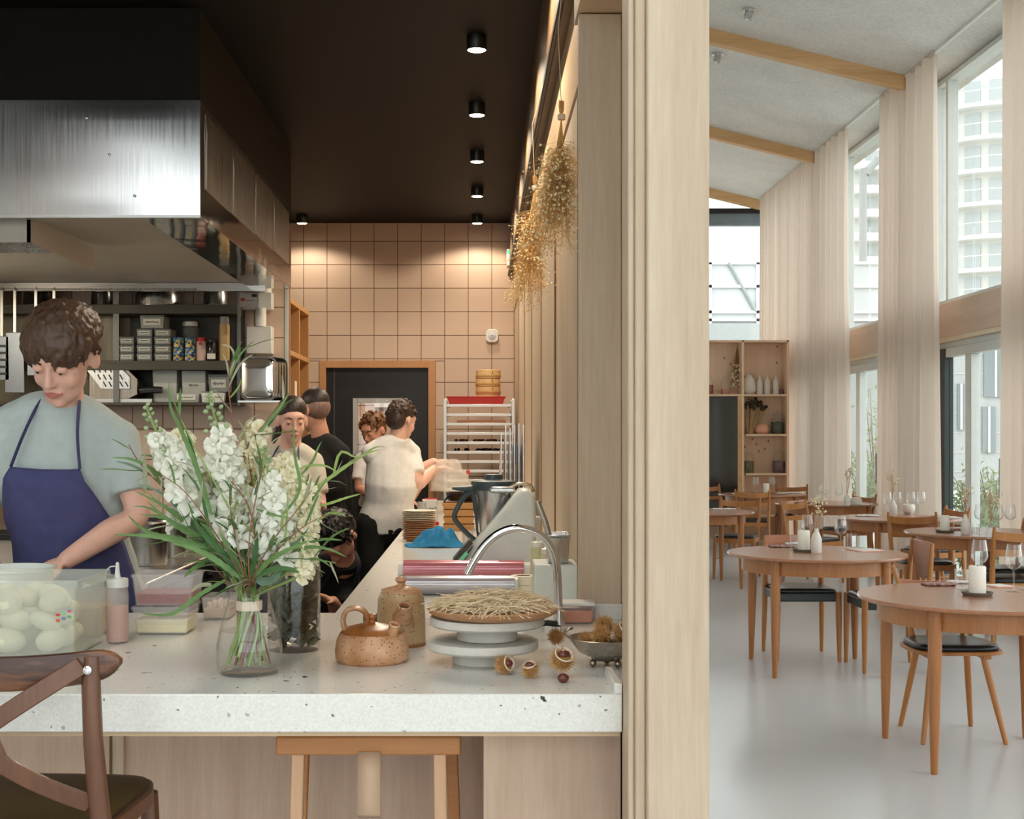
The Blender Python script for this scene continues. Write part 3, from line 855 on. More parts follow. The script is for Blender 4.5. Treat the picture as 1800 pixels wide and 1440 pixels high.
MB().box(PX(209, DS), -1.53, DR - .03, DR - .01, zs[2], zs[0]).build('back_sheet', plain('shelf_shadow_back', rgb(60, 58, 52), .6), sh)  # dark sheet in place of the shade behind the shelves

tubc = cloudy_plastic('clear_tub', rgb(200, 205, 200), .45)
paper = plain('paper_label', rgb(228, 226, 216), .7)
ink = plain('marker_ink', rgb(30, 30, 34), .7)
def squiggle(parent, x0, x1, z, y, amp, seed, n=26, r=.0012):
    rnd = random.Random(seed); pts = []
    for i in range(n):
        t = i / (n - 1)
        pts.append((x0 + (x1 - x0) * t, y, z + amp * math.sin(i * 1.9 + rnd.random()) * rnd.uniform(.4, 1)))
    return MB().tube(pts, r, 4).build('handwriting', ink, parent)
def tub(px0, px1, py0, py1, d, label, fill=None, note=True, depth=.16, mat=None, lid=True, group='labelled tubs on the steel shelves', name='plastic_tub', cat='tub', seed=1, taper=.93):
    """food tub seen at those pixels; it stands on the surface at its lower edge"""
    x0, x1 = PX(px0, d), PX(px1, d); z0, z1 = PZ(py1, d), PZ(py0, d)
    w, h = x1 - x0, z1 - z0
    t = thing(name, label, cat, ((x0 + x1) / 2, d + depth / 2, z0), group=group)
    def ring(s, z, dd): return [Vector((sx * w / 2 * s, sy * dd / 2 * s, z)) for sx, sy in ((-1, -1), (1, -1), (1, 1), (-1, 1))]
    lz = h * .86 if lid else h
    outer = [ring(taper, 0, depth), ring(1, lz, depth)]
    MB().loft([ring(taper, 0, depth), ring(taper + .02, lz * .25, depth), ring(1, lz, depth), ring(.95, lz - .001, depth), ring(taper * .95, .003, depth)], cap=True).build('tub_body', mat or tubc, t, bevel=min(.008, w * .06))
    if lid:
        MB().box(-w * .51, w * .51, -depth * .51, depth * .51, lz, h).build('lid', cloudy_plastic('clear_lid', rgb(150, 152, 148), .6), t, bevel=.003)
    if fill:
        MB().loft([ring(taper * .93, .004, depth), ring(.93, lz * fill[1], depth)]).build('contents', plain('fill_%d_%d_%d' % fill[0], rgb(*fill[0]), .7, var=.2, scale=60), t)
    if note:
        lb = MB().box(-w * .36, w * .36, -depth / 2 * 1.0 - .003, -depth / 2 * .97, lz * .28, lz * .82).build('label', paper, t)
        squiggle(lb, -w * .28, w * .28, lz * .55, -depth / 2 - .005, lz * .13, seed)
    return t
sd = 0
rowname = ['bottom', 'second', 'third', 'top']
for ci, (pxa, pxb, rows, cname, cols) in enumerate(((209, 235, 3, 'left', [(60, 66, 62)] * 3), (240, 267, 4, 'middle', [(70, 70, 66), (120, 60, 50), (88, 86, 80), (200, 200, 196)]), (271, 300, 4, 'right', [(190, 180, 140), (206, 160, 70), (180, 170, 150), (170, 158, 128)]))):
    for r in range(rows):
        y1 = 634 - r * 14.2; sd += 1
        tub(pxa, pxb, y1 - 13.6, y1, DS + .01, 'small labelled tub, %s in the %s stack of the steel shelf' % (rowname[r], cname), (cols[r], .7), seed=sd)
tub(246, 288, 554, 577.2, DS + .01, 'larger clear tub lying across the tops of the tub stacks', ((205, 200, 150), .45), seed=40, depth=.18)
# patterned tins, spice jar, dark jars
def cup_pattern():
    m, nt, b = _new('floral_tin_print')
    v = _coord(nt)
    vo = nt.nodes.new('ShaderNodeTexVoronoi'); vo.inputs['Scale'].default_value = 70
    nt.links.new(v, vo.inputs['Vector'])
    sep = nt.nodes.new('ShaderNodeSeparateColor'); nt.links.new(vo.outputs['Color'], sep.inputs[0])
    nt.links.new(_ramp(nt, sep.outputs[0], [(0, rgb(40, 96, 160)), (.3, rgb(96, 170, 200)), (.5, rgb(230, 232, 226)), (.68, rgb(40, 60, 90)), (.8, rgb(224, 190, 70)), (1, rgb(70, 140, 120))], 'CONSTANT'), b.inputs['Base Color'])
    b.inputs['Roughness'].default_value = .35
    return m
M['floral'] = cup_pattern()
def can(px0, px1, py0, py1, d, label, name, cat, mat, prof=None, capmat=None, caph=0.0, group=None, n=20):
    x0, x1 = PX(px0, d), PX(px1, d); z0, z1 = PZ(py1, d), PZ(py0, d); r = (x1 - x0) / 2; h = z1 - z0
    t = thing(name, label, cat, ((x0 + x1) / 2, d + r, z0), group=group)
    hb = h * (1 - caph)
    pr = [(a * r, b * hb) for a, b in (prof or ((.94, 0), (1, .04), (1, .95), (.92, 1.0)))]
    MB().lathe(pr, n=n).build('body', mat, t, smooth=40)
    if capmat:
        MB().lathe([(r * .85, hb), (r * .9, hb + .002), (r * .9, h - .003), (r * .8, h)], n=n).build('cap', capmat, t, smooth=40)
    return t
can(302, 321, 593, 634, DS + .02, 'left of two floral blue tins on the steel shelf', 'floral_tin', 'tin', M['floral'], group='floral tins')
can(323, 342, 594, 634, DS + .02, 'right of two floral blue tins on the steel shelf', 'floral_tin', 'tin', M['floral'], group='floral tins')
sj = can(344, 361, 593, 634, DS + .02, 'spice jar with a red cap and pale pink label', 'spice_jar', 'jar', plain('pale_pink_print', rgb(216, 186, 172), .4), capmat=plain('red_cap', rgb(190, 34, 30), .35), caph=.16)
MB().lathe([(.001, 0), (.012, 0), (.012, .001), (.001, .001)], n=16).xf(Matrix.Translation((0, -.033, .11)) @ Matrix.Rotation(R(90), 4, 'X')).build('round_logo', plain('red_cap', rgb(190, 34, 30)), sj)
dj = can(362, 381, 596, 634, DS + .02, 'dark glass jar right of the red-capped spice jar', 'dark_jar', 'jar', plain('dark_glass', rgb(30, 24, 20), .15), capmat=M['black'], caph=.14)
MB().box(-.026, .026, -.037, -.034, .01, .045).build('label', paper, dj)
can(384, 402, 556, 634, DS + .02, 'tall tan carton bottle at the right end of the shelf', 'tall_bottle', 'bottle', plain('tan_carton', rgb(190, 160, 110), .5), capmat=plain('grey_cap', rgb(150, 150, 146)), caph=.17)
jg = can(316, 346, 560, 592, DS + .14, 'clear plastic jug standing behind the floral tins', 'clear_jug', 'jug', cloudy_plastic('clear_jug', rgb(150, 155, 150), .35), capmat=M['whiteplastic'], caph=.12)
jg.location.z = zs[1]; jg.scale = (1, 1, 2.25)
# lower shelf
tub(268, 311, 651, 707.5, DS + .06, 'tall clear bin of white powder on the lower shelf, left', ((226, 222, 214), .6), note=False, seed=50, lid=False, depth=.2)
b2 = tub(319, 361, 652, 707.5, DS + .06, 'tall clear bin of sugar on the lower shelf, right', ((232, 228, 220), .62), note=False, seed=51, lid=False, depth=.2)
squiggle(b2, -.03, .03, .11, -.103, .01, 77)
tub(305, 350, 691, 707.5, DS + .005, 'low grey tub with a white label on the lower shelf', ((90, 88, 84), .8), seed=52, depth=.05, lid=False)
tub(354, 395, 688, 707.5, DS + .005, 'low white tub with handwriting on the lower shelf', None, mat=M['whiteplastic'], seed=53, depth=.05)
tub(366, 402, 655, 686, DS + .1, 'clear bag tub of dark herbs on the lower shelf', ((70, 74, 60), .85), seed=54, depth=.12).location.z = zs[2] + .07
for i, (px0, px1, dd) in enumerate(((153, 195, .03), (226, 312, .02), (352, 398, .02), (30, 90, .03))):
    x0, x1 = PX(px0, DS + dd), PX(px1, DS + dd); r = (x1 - x0) / 2
    t = thing('steel_bowl', 'steel bowl upside down on the top shelf, %s' % ['left of centre', 'the widest one', 'at the right end', 'far left'][i], 'bowl', ((x0 + x1) / 2, DS + dd + min(r, .13), zs[0]), group='steel bowls on the top shelf')
    MB().lathe([(r * 1.02, 0), (r * 1.02, .004), (r * .97, .008), (r * .93, .07), (r * .8, .11), (.001, .12)], n=28, sy=min(1, .13 / r)).build('bowl_shell', M['steel'], t, smooth=50)
# slotted slicer with black handle
sx0, sx1 = PX(152, 8.05), PX(245, 8.05)
sl_ = thing('slicer', 'steel slicer with a slotted plate and black handle on the lower shelf', 'slicer', ((sx0 + sx1) / 2 - .03, 8.375, zs[2] + .001))
w = (sx1 - sx0)
MB().prism([(-.20, 0), (-.20, .19), (.05, .19), (.11, .13), (.11, .03), (.05, 0)], (0, -.05, .02), (1, 0, 0), (0, 0, 1), -.18).build('slicer_body', steel('bronze_steel', (.42, .36, .30, 1), .25), sl_, bevel=.004)
pl = MB().prism([(-.21, .20), (.02, .20), (.085, .13), (.085, .055), (-.10, .055)], (-.02, -.055, .03), (1, 0, 0), (0, 0, 1), .008).build('slotted_plate', steel('pale_plate', (.72, .71, .69, 1), .3), sl_, bevel=.002)
for j in range(3):
    for k in range(5):
        MB().cbox((-.165 + k * .035 + j * .035, -.064, .205 - j * .045), (.008, .003, .036), Matrix.Rotation(R(-28), 3, 'Y')).build('slot', M['black'], pl)
MB().tube([(.13, -.06, .075), (.20, -.06, .08), (.27, -.06, .078)], [.022, .024, .02], 12).build('handle', M['blackgloss'], sl_, smooth=60)
MB().box(-.21, .2, -.05, .14, 0, .022).build('base_tray', M['steel_x'], sl_)

# hanging spatulas under the hood edge
def turner(px, pt, pm, pb, wpx, d, label, slotted=False):
    x = PX(px, d); zt, zm, zb = PZ(pt, d), PZ(pm, d), PZ(pb, d); w = wpx * d / FPX
    t = thing('spatula', label, 'spatula', (x, d, zb), group='spatulas hanging under the hood')
    MB().box(-.011, .011, -.004, .004, zm - zb, zt - zb - .006).build('handle', steel('pale_handle', (.55, .54, .5, 1), .35), t, bevel=.003)
    MB().tube([(0, 0, zt - zb - .008), (0, .008, zt - zb + .010), (0, .022, zt - zb + .006)], .003, 6).build('hook', M['steel'], t)
    bl = MB().prism([(-w / 2, 0), (w / 2, 0), (w / 2 * .9, zm - zb), (-w / 2 * .9, zm - zb)], (0, .002, 0), (1, 0, 0), (0, 0, 1), .004).build('blade', steel('blue_blade', (.22, .24, .26, 1), .35), t, bevel=.001)
    if slotted:
        for k in range(5):
            MB().box(-w * .36, w * .36, -.008, -.002, (zm - zb) * (.12 + .16 * k), (zm - zb) * (.17 + .16 * k)).build('slot', M['black'], bl)
for a in ((26, 508, 585, 690, 34, 8.12, 'wide steel spatula hanging beside the cook’s head'), (63, 508, 560, 660, 30, 8.13, 'steel spatula hanging behind the cook’s head'),
          (95, 508, 560, 650, 24, 8.11, 'narrow steel spatula hanging behind the cook’s hair'), (3, 508, 592, 668, 26, 8.12, 'slotted steel turner hanging at the left edge')):
    turner(*a, slotted='slotted' in a[-1])

# trays standing on edge at the right end of the shelves
for k in range(5):
    tr = thing('baking_tray', ['polished steel tray standing on edge, front one facing the room', 'second steel tray of the upright stack', 'third steel tray of the upright stack', 'fourth steel tray of the upright stack', 'rearmost steel tray of the upright stack'][k], 'tray', (PX(421, 8.2), 8.19 + k * .036, PZ(704, 8.2)), group='steel trays stacked upright', rotz=R(-8))
    w, h = .235 + .012 * k, .275
    rr = []
    def rrect(w, h, r, n=6):
        out = []
        for cx, cz, a0 in ((w - r, h - r, 0), (r, h - r, 90), (r, r, 180), (w - r, r, 270)):
            for i in range(n + 1):
                a = R(a0 + 90 * i / n); out.append((cx + r * math.cos(a), cz + r * math.sin(a)))
        return out
    o1 = rrect(w, h, .05)
    ringz = lambda s, y: [Vector((w / 2 + (x - w / 2) * s, y, h / 2 + (z - h / 2) * s)) for x, z in o1]
    MB().loft([ringz(1.0, .028), ringz(.93, .028), ringz(.90, .004), ringz(.84, 0), ringz(.4, -.004), ringz(.05, -.005)]).build('tray_shell', M['mirror'], tr, smooth=60)
MB().box(PX(419, 8.2), PX(496, 8.2), 8.18, 8.40, PZ(707.5, 8.2), PZ(704.5, 8.2)).build('tray_shelf', M['steel_x'], sh)

# white dispenser column on the tiles
dsp = thing('dispenser_column', 'white plastic dispenser with pipe and label box on the tiles', 'dispenser', (PX(458, 8.5), 8.50, PZ(622, 8.5)))
s = 8.5 / FPX
MB().box(-24 * s, 20 * s, -.02, .095, 0, 48 * s).build('box', M['whiteplastic'], dsp, bevel=.004)
MB().lathe([(10 * s, 48 * s), (10 * s, 80 * s)], n=20).build('neck', M['whiteplastic'], dsp, smooth=40)
MB().box(-42 * s, -4 * s, .01, .03, 78 * s, 108 * s).build('sign_plate', M['white'], dsp)
MB().box(-4 * s, 20 * s, -.01, .09, 78 * s, 108 * s).build('bracket', M['whiteplastic'], dsp, bevel=.004)
MB().lathe([(15 * s, 108 * s), (15 * s, 140 * s), (19 * s, 142 * s), (19 * s, 175 * s)], (.01, .04, 0), n=22).build('pipe', M['whiteplastic'], dsp, smooth=40)
MB().box(-36 * s, -28 * s, .006, .011, 93 * s, 98 * s).build('logo_mark', plain('red_cap', rgb(190, 34, 30)), dsp)
MB().box(-16 * s, -7 * s, .006, .011, 100 * s, 105 * s).build('print_mark', M['black'], dsp)
MB().box(-26 * s, -12 * s, .006, .011, 93 * s, 95 * s).build('print_line', plain('grey_print', rgb(150, 150, 150)), dsp)

# oak open shelves on the left beyond the range wall
os_ = thing('oak_wall_shelf', 'open oak shelf unit in the corner beside the black back door', 'shelf', (-1.25, DR + .13, 0))
for z in (2.41, 2.06, 1.68):
    MB().box(-.32, .0, 0, .98, z - .035, z).build('shelf_board', wood('shelf_oak', rgb(176, 128, 76), rgb(200, 154, 100), 'Y', .5), os_, bevel=.003)
for y in (0, .46, .955):
    MB().box(-.30, -.004, y, y + .03, 1.2, 2.40).build('upright', wood('shelf_oak_up', rgb(168, 122, 72), rgb(196, 148, 94), 'Z', .5), os_, bevel=.002)
MB().box(-.32, -.30, 0, .98, 1.2, 2.4).build('back_sheet', M['oak'], os_)
gb = thing('glass_bottle', 'small glass bottle on the upper oak shelf by the door', 'bottle', (-1.30, DR + .25, 2.06))
MB().lathe([(.03, 0), (.032, .01), (.032, .10), (.012, .13), (.012, .16), (.016, .165)], n=16).build('bottle_glass', M['clear'], gb, smooth=50)
MB().lathe([(.027, .004), (.027, .07), (.001, .071)], n=16).build('oil', plain('dark_oil', rgb(60, 54, 40), .2), gb)
MB().cbox((.004, .22, 1.80), (.004, .09, .12)).build('note_card', paper, os_)

# round white speaker on the back tiles
spk = thing('wall_sensor', 'white rounded square wall sounder on the tiles above the steamers', 'sensor', (PX(865, DB), DB - .006, PZ(591, DB)))
so2 = []
for k in range(36):
    a = 2 * PI * k / 36; sg = lambda v: math.copysign(abs(v) ** .6, v)
    so2.append((.054 * sg(math.cos(a)), .056 * sg(math.sin(a))))
MB().prism(so2, (0, 0, 0), (1, 0, 0), (0, 0, 1), .035).build('case', M['whiteplastic'], spk, bevel=.006)
MB().lathe([(.030, 0), (.034, .004), (.026, .008), (.001, .010)], n=24).xf(Matrix.Translation((0, -.034, 0)) @ Matrix.Rotation(R(90), 4, 'X')).build('cone_ring', plain('pale_grey_ring', rgb(200, 204, 210), .4), spk, smooth=40)
MB().lathe([(.006, 0), (.001, .004)], n=10).xf(Matrix.Translation((0, -.045, 0)) @ Matrix.Rotation(R(90), 4, 'X')).build('led', plain('dark_led', rgb(60, 50, 50)), spk)
em = thing('exit_light', 'small white box with a green light beside the oak header', 'lamp', (PX(894, 10.9), 10.95, PZ(466, 10.9)))
MB().box(-.012, .012, 0, .14, 0, .14).build('case', M['whiteplastic'], em, bevel=.003)
MB().box(-.011, .011, -.004, 0, .105, .13).build('green_led', glow('green_led', (.05, .6, .2, 1), 1.5), em)

# ================================================================== TRAY RACK AT THE BACK
DK = 10.2
rk = thing('tray_rack', 'aluminium tray rack standing against the back tiles', 'rack', (0, 0, 0))
k_ = DK / FPX
zt = PZ(701, DK)
for px in (779.5, 899.5):
    for y in (DK, DK + .45):
        MB().box(PX(px, DK), PX(px + 5.5, DK), y, y + .025, .05, zt).build('post', steel('rack_aluminium', (.70, .70, .69, 1), .4, 'Z', metal=.7), rk, bevel=.003)
for i in range(14):
    z = PZ(712.9 + 16.5 * i, DK)
    if z < .2: break
    MB().box(PX(785, DK), PX(899.5, DK), DK, DK + .02, z - .011, z + .011).build('front_bar', steel('rack_aluminium', (.70, .70, .69, 1), .4), rk, bevel=.002)
    for px in (785, 894):
        MB().box(PX(px, DK), PX(px + 5, DK), DK + .02, DK + .45, z - .008, z + .004).build('side_runner', steel('rack_aluminium', (.70, .70, .69, 1), .4), rk)
for sx in (782, 902):
    for y in (DK + .012, DK + .462):
        MB().sphere((PX(sx, DK), y, .03), .03, 12, 8).build('castor', M['black'], rk)
def wz(py): return PZ(py, DK)
rt = thing('red_tray', 'red plastic tray on top of the aluminium rack', 'tray', (PX(837, DK), DK + .22, wz(713) + .012))
w2, d2 = (888 - 786) / 2 * k_, .2
R4 = lambda s, z, g=0: [Vector((sx * (w2 * s + g), sy * (d2 * s + g), z)) for sx, sy in ((-1, -1), (1, -1), (1, 1), (-1, 1))]
MB().loft([R4(.92, 0), R4(1, .055), R4(1, .056, .008), R4(1, .060, .008), R4(.97, .058), R4(.9, .004)]).build('tray_shell', plain('red_plastic', rgb(206, 36, 34), .3), rt, bevel=.003)
bam = wood('bamboo', rgb(196, 160, 104), rgb(222, 190, 136), 'X', .5)
bam2 = plain('bamboo_band', rgb(176, 138, 84), .55)
xs, ys = PX(858, DK), DK + .22
zz = wz(713) + .016
for i in range(4):
    bt = thing('bamboo_steamer', ['bottom bamboo steamer in the red tray', 'second bamboo steamer of the stack', 'third bamboo steamer of the stack', 'top bamboo steamer with its lid'][i], 'steamer', (xs + .003 * (i % 2), ys, zz), group='stacked bamboo steamers')
    r = 22 * k_ * 1.0; h = .064
    if i == 0: h = .075
    MB().lathe([(r, 0), (r, h - .004), (r * .94, h - .004), (r * .92, 0)], n=32).build('ring', bam, bt, smooth=40)
    MB().lathe([(r * 1.015, h * .12), (r * 1.025, h * .14), (r * 1.025, h * .42), (r * 1.015, h * .44)], n=32, cap=False).build('band', bam2, bt, smooth=40)
    MB().cbox((r * .35, -r * .98, h * .72), (.006, .012, .014)).build('peg', M['darkwood'], bt)
    if i == 3:
        MB().lathe([(r * 1.02, h - .004), (r * .98, h + .004), (.001, h + .012)], n=32).build('lid', bam, bt, smooth=40)
    zz += h
ob = tag(MB().box(PX(803, DK), PX(889, DK), DK + .03, DK + .42, wz(744.5), wz(744.5) + .026).build('wooden_board', wood('terracotta_board', rgb(176, 112, 78), rgb(202, 140, 100), 'X', .5), bevel=.003), 'terracotta-brown board lying in the aluminium rack', 'board')
for i, (py, c) in enumerate(((795.6, (60, 34, 34)), (779, (88, 46, 40)))):
    t = thing('rack_tray', ['dark red fruit tray low in the rack', 'thin tray of dark leaves in the rack'][i], 'tray', (PX(842, DK), DK + .24, wz(py) + .006), group='trays in the aluminium rack')
    MB().box(-.24, .24, -.2, .2, 0, .006).build('tray_sheet', M['steel'], t)
    bm_ = MB(); rnd = random.Random(i)
    for q in range(40): bm_.sphere((rnd.uniform(-.2, .2), rnd.uniform(-.17, .17), .014), rnd.uniform(.008, .014), 6, 4)
    oo = bm_.build('dried_pieces', plain('dried_%d' % i, rgb(*c), .6), t); oo['kind'] = 'stuff'
# ================================================================== THINGS ON THE BAR COUNTER
def dc(py, z=1.0): return (EYE - z) * FPX / (py - 768)      # depth of a point on the counter
def ribbon(pts, w, up=(0, 0, 1), serr=0, taper=True, cup=.25, tw=0.0):
    """narrow leaf along a path"""
    pts = [Vector(p) for p in pts]
    # resample
    m = max(8, serr * 2)
    seg = [0]
    for a, b in zip(pts[:-1], pts[1:]): seg.append(seg[-1] + (b - a).length)
    L = seg[-1]; out = []
    for i in range(m + 1):
        s = L * i / m
        k = 0
        while k < len(seg) - 2 and seg[k + 1] < s: k += 1
        t = (s - seg[k]) / max(1e-9, seg[k + 1] - seg[k])
        p0 = pts[max(0, k - 1)]; p1 = pts[k]; p2 = pts[k + 1]; p3 = pts[min(len(pts) - 1, k + 2)]
        out.append(.5 * ((2 * p1) + (p2 - p0) * t + (2 * p0 - 5 * p1 + 4 * p2 - p3) * t * t + (3 * p1 - p0 - 3 * p2 + p3) * t ** 3))
    vs = []; fs = []
    up = Vector(up)
    for i, p in enumerate(out):
        t = i / m
        d = (out[min(m, i + 1)] - out[max(0, i - 1)]).normalized()
        s = d.cross(up)
        if s.length < 1e-4: s = Vector((1, 0, 0))
        s.normalize(); n = s.cross(d)
        if tw: 
            q = Quaternion(d, tw * t); s = q @ s; n = q @ n
        ww = w * (math.sin(PI * min(1, .08 + .92 * t) ** .8) ** .7 if taper else 1) 
        if serr and i % 2: ww *= .80
        vs += [p - s * ww + n * ww * cup, p, p + s * ww + n * ww * cup]
    for i in range(m):
        a = 3 * i
        fs += [(a, a + 1, a + 4, a + 3), (a + 1, a + 2, a + 5, a + 4)]
    return MB().add(vs, fs)

def leafmat(name, c, tr=.25):
    if name in MATS: return MATS[name]
    m = bpy.data.materials.new(name); m.use_nodes = True
    nt = m.node_tree; b = nt.nodes['Principled BSDF']; out = nt.nodes['Material Output']
    f = _noise(nt, _coord(nt), 40, 3)
    lo = tuple(x * (.92 if 'petal' in name else .7) for x in c[:3]) + (1,)
    col = _ramp(nt, f, [(.3, lo), (.7, c)])
    nt.links.new(col, b.inputs['Base Color']); b.inputs['Roughness'].default_value = .5
    tl = nt.nodes.new('ShaderNodeBsdfTranslucent'); nt.links.new(col, tl.inputs[0])
    mx = nt.nodes.new('ShaderNodeMixShader'); mx.inputs[0].default_value = tr
    nt.links.new(b.outputs[0], mx.inputs[1]); nt.links.new(tl.outputs[0], mx.inputs[2]); nt.links.new(mx.outputs[0], out.inputs[0])
    MATS[name] = m
    return m
G1 = leafmat('leaf_green', rgb(112, 148, 84)); G2 = leafmat('leaf_lime', rgb(160, 184, 104)); G3 = leafmat('leaf_grey', rgb(186, 184, 156)); G4 = leafmat('leaf_deep', rgb(78, 120, 66)); G5 = leafmat('leaf_blue', rgb(118, 148, 124))
STEMR = plain('red_stem', rgb(132, 76, 56), .5, var=.2); STEMG = plain('green_stem', rgb(136, 160, 92), .5, var=.15)
PETAL = leafmat('white_petal', rgb(250, 250, 238), .35); PETALC = leafmat('cream_petal', rgb(250, 244, 214), .35); BUD = leafmat('green_bud', rgb(190, 208, 160), .3)

# ---- vase
VX, VY = PX(438, 2.66), 2.66
vs_ = 2.66 / FPX
va = thing('flower_vase', 'clear glass carafe vase half full of water, holding the white bouquet', 'vase', (VX, VY, H1))
vp = [(.0005, .004), (50, .004), (56, .012), (58, .035), (58, .055), (53, .085), (44, .120), (37, .150), (36, .165), (40, .182), (43, .191)]
vprof = [(r * vs_ if r > 1 else r, z) for r, z in vp]
MB().lathe([(.0005, .0), (50 * vs_, 0), (56 * vs_, .006)] + vprof[2:] + [(r - .0022, z) for r, z in reversed(vprof[2:])] + [(50 * vs_, .007), (.0005, .007)], n=40, cap=False).build('vase_glass', pane_glass('vase_clear', (.995, .997, .995, 1), .08, .02, 4.5, .7), va, smooth=60)
MB().lathe([(.0005, .009)] + [(r - .003, z) for r, z in vprof[2:6]] + [(50 * vs_, .0875), (.0005, .0875)], n=36, cap=False).build('water', pane_glass('still_water', (.985, .99, .985, 1), .06, .02, 4.0, .4), va, smooth=60)
MB().lathe([(22 * vs_, .128), (23 * vs_, .130), (23 * vs_, .146), (22 * vs_, .148)], n=24, cap=False).build('twine_band', plain('twine', rgb(224, 204, 180), .8), va, smooth=60)
MOUTH = Vector((VX, VY, H1 + .17))

def floret_mesh(seed, col):
    rnd = random.Random(seed); mb = MB()
    for k in range(5):
        a = 2 * PI * k / 5 + rnd.uniform(-.2, .2)
        r = 1.0 * rnd.uniform(.85, 1.15)
        rows = []
        for i, (t, w, z) in enumerate(((.1, .12, -.5), (.45, .34, -.05), (.8, .5, .22), (1.0, .36, .12))):
            row = []
            for j in (-1, -.4, .4, 1):
                x = t * r; y = j * w; zz = z + rnd.uniform(-.06, .06) - .12 * abs(j)
                row.append(Vector((x * math.cos(a) - y * math.sin(a), x * math.sin(a) + y * math.cos(a), zz)))
            rows.append(row)
        mb.loft(rows, cap=False, closed=False)
    mb.sphere((0, 0, -.35), .28, 6, 4, 1, 1, 1.6)
    me = mb.mesh('floret'); me.materials.append(col); me.shade_smooth()
    return me
FW = [floret_mesh(k, PETAL) for k in range(3)]; FC = [floret_mesh(10 + k, PETALC) for k in range(3)]
bm_ = MB().sphere((0, 0, 0), .55, 8, 6, 1, 1, 1.25); BM = bm_.mesh('bud'); BM.materials.append(BUD); BM.shade_smooth()
def curve_pts(pix, d0, dd=0.0, n=16):
    """pixel polyline at depths from d0 to d0+dd, preceded by the vase stem"""
    pts = [P(x, y, d0 + dd * i / max(1, len(pix) - 1)) for i, (x, y) in enumerate(pix)]
    return pts
def smoothpath(pts, n=18):
    pts = [Vector(p) for p in pts]; out = []
    m = len(pts) - 1
    for i in range(n + 1):
        s = m * i / n; k = min(m - 1, int(s)); t = s - k
        p0 = pts[max(0, k - 1)]; p1 = pts[k]; p2 = pts[k + 1]; p3 = pts[min(m, k + 2)]
        out.append(.5 * ((2 * p1) + (p2 - p0) * t + (2 * p0 - 5 * p1 + 4 * p2 - p3) * t * t + (3 * p1 - p0 - 3 * p2 + p3) * t ** 3))
    return out
GB = 'stems of the white bouquet in the glass vase'
fl_rnd = random.Random(5)
def foot(k):
    a = k * 2.4; r = .018 + .034 * ((k * 7) % 10) / 10
    return Vector((VX + r * math.cos(a), VY + r * math.sin(a), H1 + .012)), Vector((VX + .42 * r * math.cos(a + 1.2), VY + .42 * r * math.sin(a + 1.2), H1 + .14))
NS = [0]
def spike(pix, d0, dd, rad, n, label, kind='snap', name='snapdragon_stem'):
    NS[0] += 1
    n = int(n * .72) if kind == 'snap' else n
    f0, f1 = foot(NS[0])
    top = [P(x, y, d0 + dd * i / max(1, len(pix) - 1)) for i, (x, y) in enumerate(pix)]
    f0 = f1 + (f0 - f1) * (.8 if NS[0] % 2 else .95)
    t = thing(name, label, 'flower', tuple(f0), group=GB)
    path = smoothpath([f0, f1] + top, 30)
    MB().tube([p - f0 for p in path], [.0035] * 20 + [.0025] * 11, 6).build('stem', STEMG, t, smooth=60)
    # florets along the pixel part
    fp = smoothpath(top, 60)
    meshes = FW if kind == 'snap' else FC
    for i in range(n):
        u = i / (n - 1)
        c = fp[min(60, int(u * 60))]
        az = i * 2.399
        d = (fp[min(60, int(u * 60) + 1)] - fp[max(0, int(u * 60) - 1)]).normalized()
        a = d.orthogonal().normalized(); b = d.cross(a)
        out = (a * math.cos(az) + b * math.sin(az))
        prof = (.10 + .95 * (1 - u) ** .85) if kind == 'snap' else (1 - .35 * u)
        off = rad * prof * fl_rnd.uniform(.45, 1.25)
        bud = kind == 'snap' and u > .74
        sz = (.0275 * (1 - .5 * u) if not bud else .0145 * (1.35 - u * .9)) * fl_rnd.uniform(.85, 1.15)
        if kind != 'snap': sz = .0165 * fl_rnd.uniform(.75, 1.15)
        o = bpy.data.objects.new('bud' if bud else 'floret', BM if bud else fl_rnd.choice(meshes))
        COL.objects.link(o); o.parent = t
        o.location = c + out * off - f0
        o.rotation_mode = 'QUATERNION'
        o.rotation_quaternion = (out * .9 + d * .35 + Vector((0, -.3, 0))).to_track_quat('Z', 'Y')
        o.scale = (sz,) * 3
    return t
spike([(415, 940), (404, 860), (388, 775), (366, 692)], 2.62, -.05, .056, 96, 'largest white snapdragon spike, upright in the middle of the bouquet')
spike([(345, 905), (318, 835), (282, 775), (256, 712)], 2.60, -.04, .044, 68, 'white snapdragon spike with a green tip, leftmost in the bouquet')
spike([(474, 970), (478, 915), (474, 855), (464, 785)], 2.58, -.03, .050, 70, 'white snapdragon spike low on the right of the bouquet')
spike([(412, 955), (402, 920), (418, 880)], 2.55, -.02, .026, 14, 'short white snapdragon in the heart of the bouquet')
spike([(350, 880), (340, 835), (326, 800), (314, 765)], 2.68, .03, .028, 36, 'cream stock flower behind the left snapdragons', 'stock', 'stock_stem')
spike([(440, 860), (440, 815), (446, 780), (456, 752)], 2.70, .04, .034, 46, 'cream stock flower rising behind the middle snapdragon', 'stock', 'stock_stem')
spike([(505, 915), (502, 870), (500, 835), (498, 806)], 2.62, .02, .038, 46, 'cream stock flower in front of the woman\u2019s apron', 'stock', 'stock_stem')
spike([(524, 990), (534, 940), (540, 895), (543, 858)], 2.60, .02, .034, 44, 'cream stock flower on the right side of the bouquet', 'stock', 'stock_stem')
spike([(525, 1012), (536, 988), (542, 962)], 2.57, .0, .022, 18, 'small cream flower hanging low beside the glass jar', 'stock', 'stock_stem')
spike([(372, 900), (362, 850), (356, 815)], 2.64, .0, .032, 30, 'cream stock flower behind the long green leaf', 'stock', 'stock_stem')
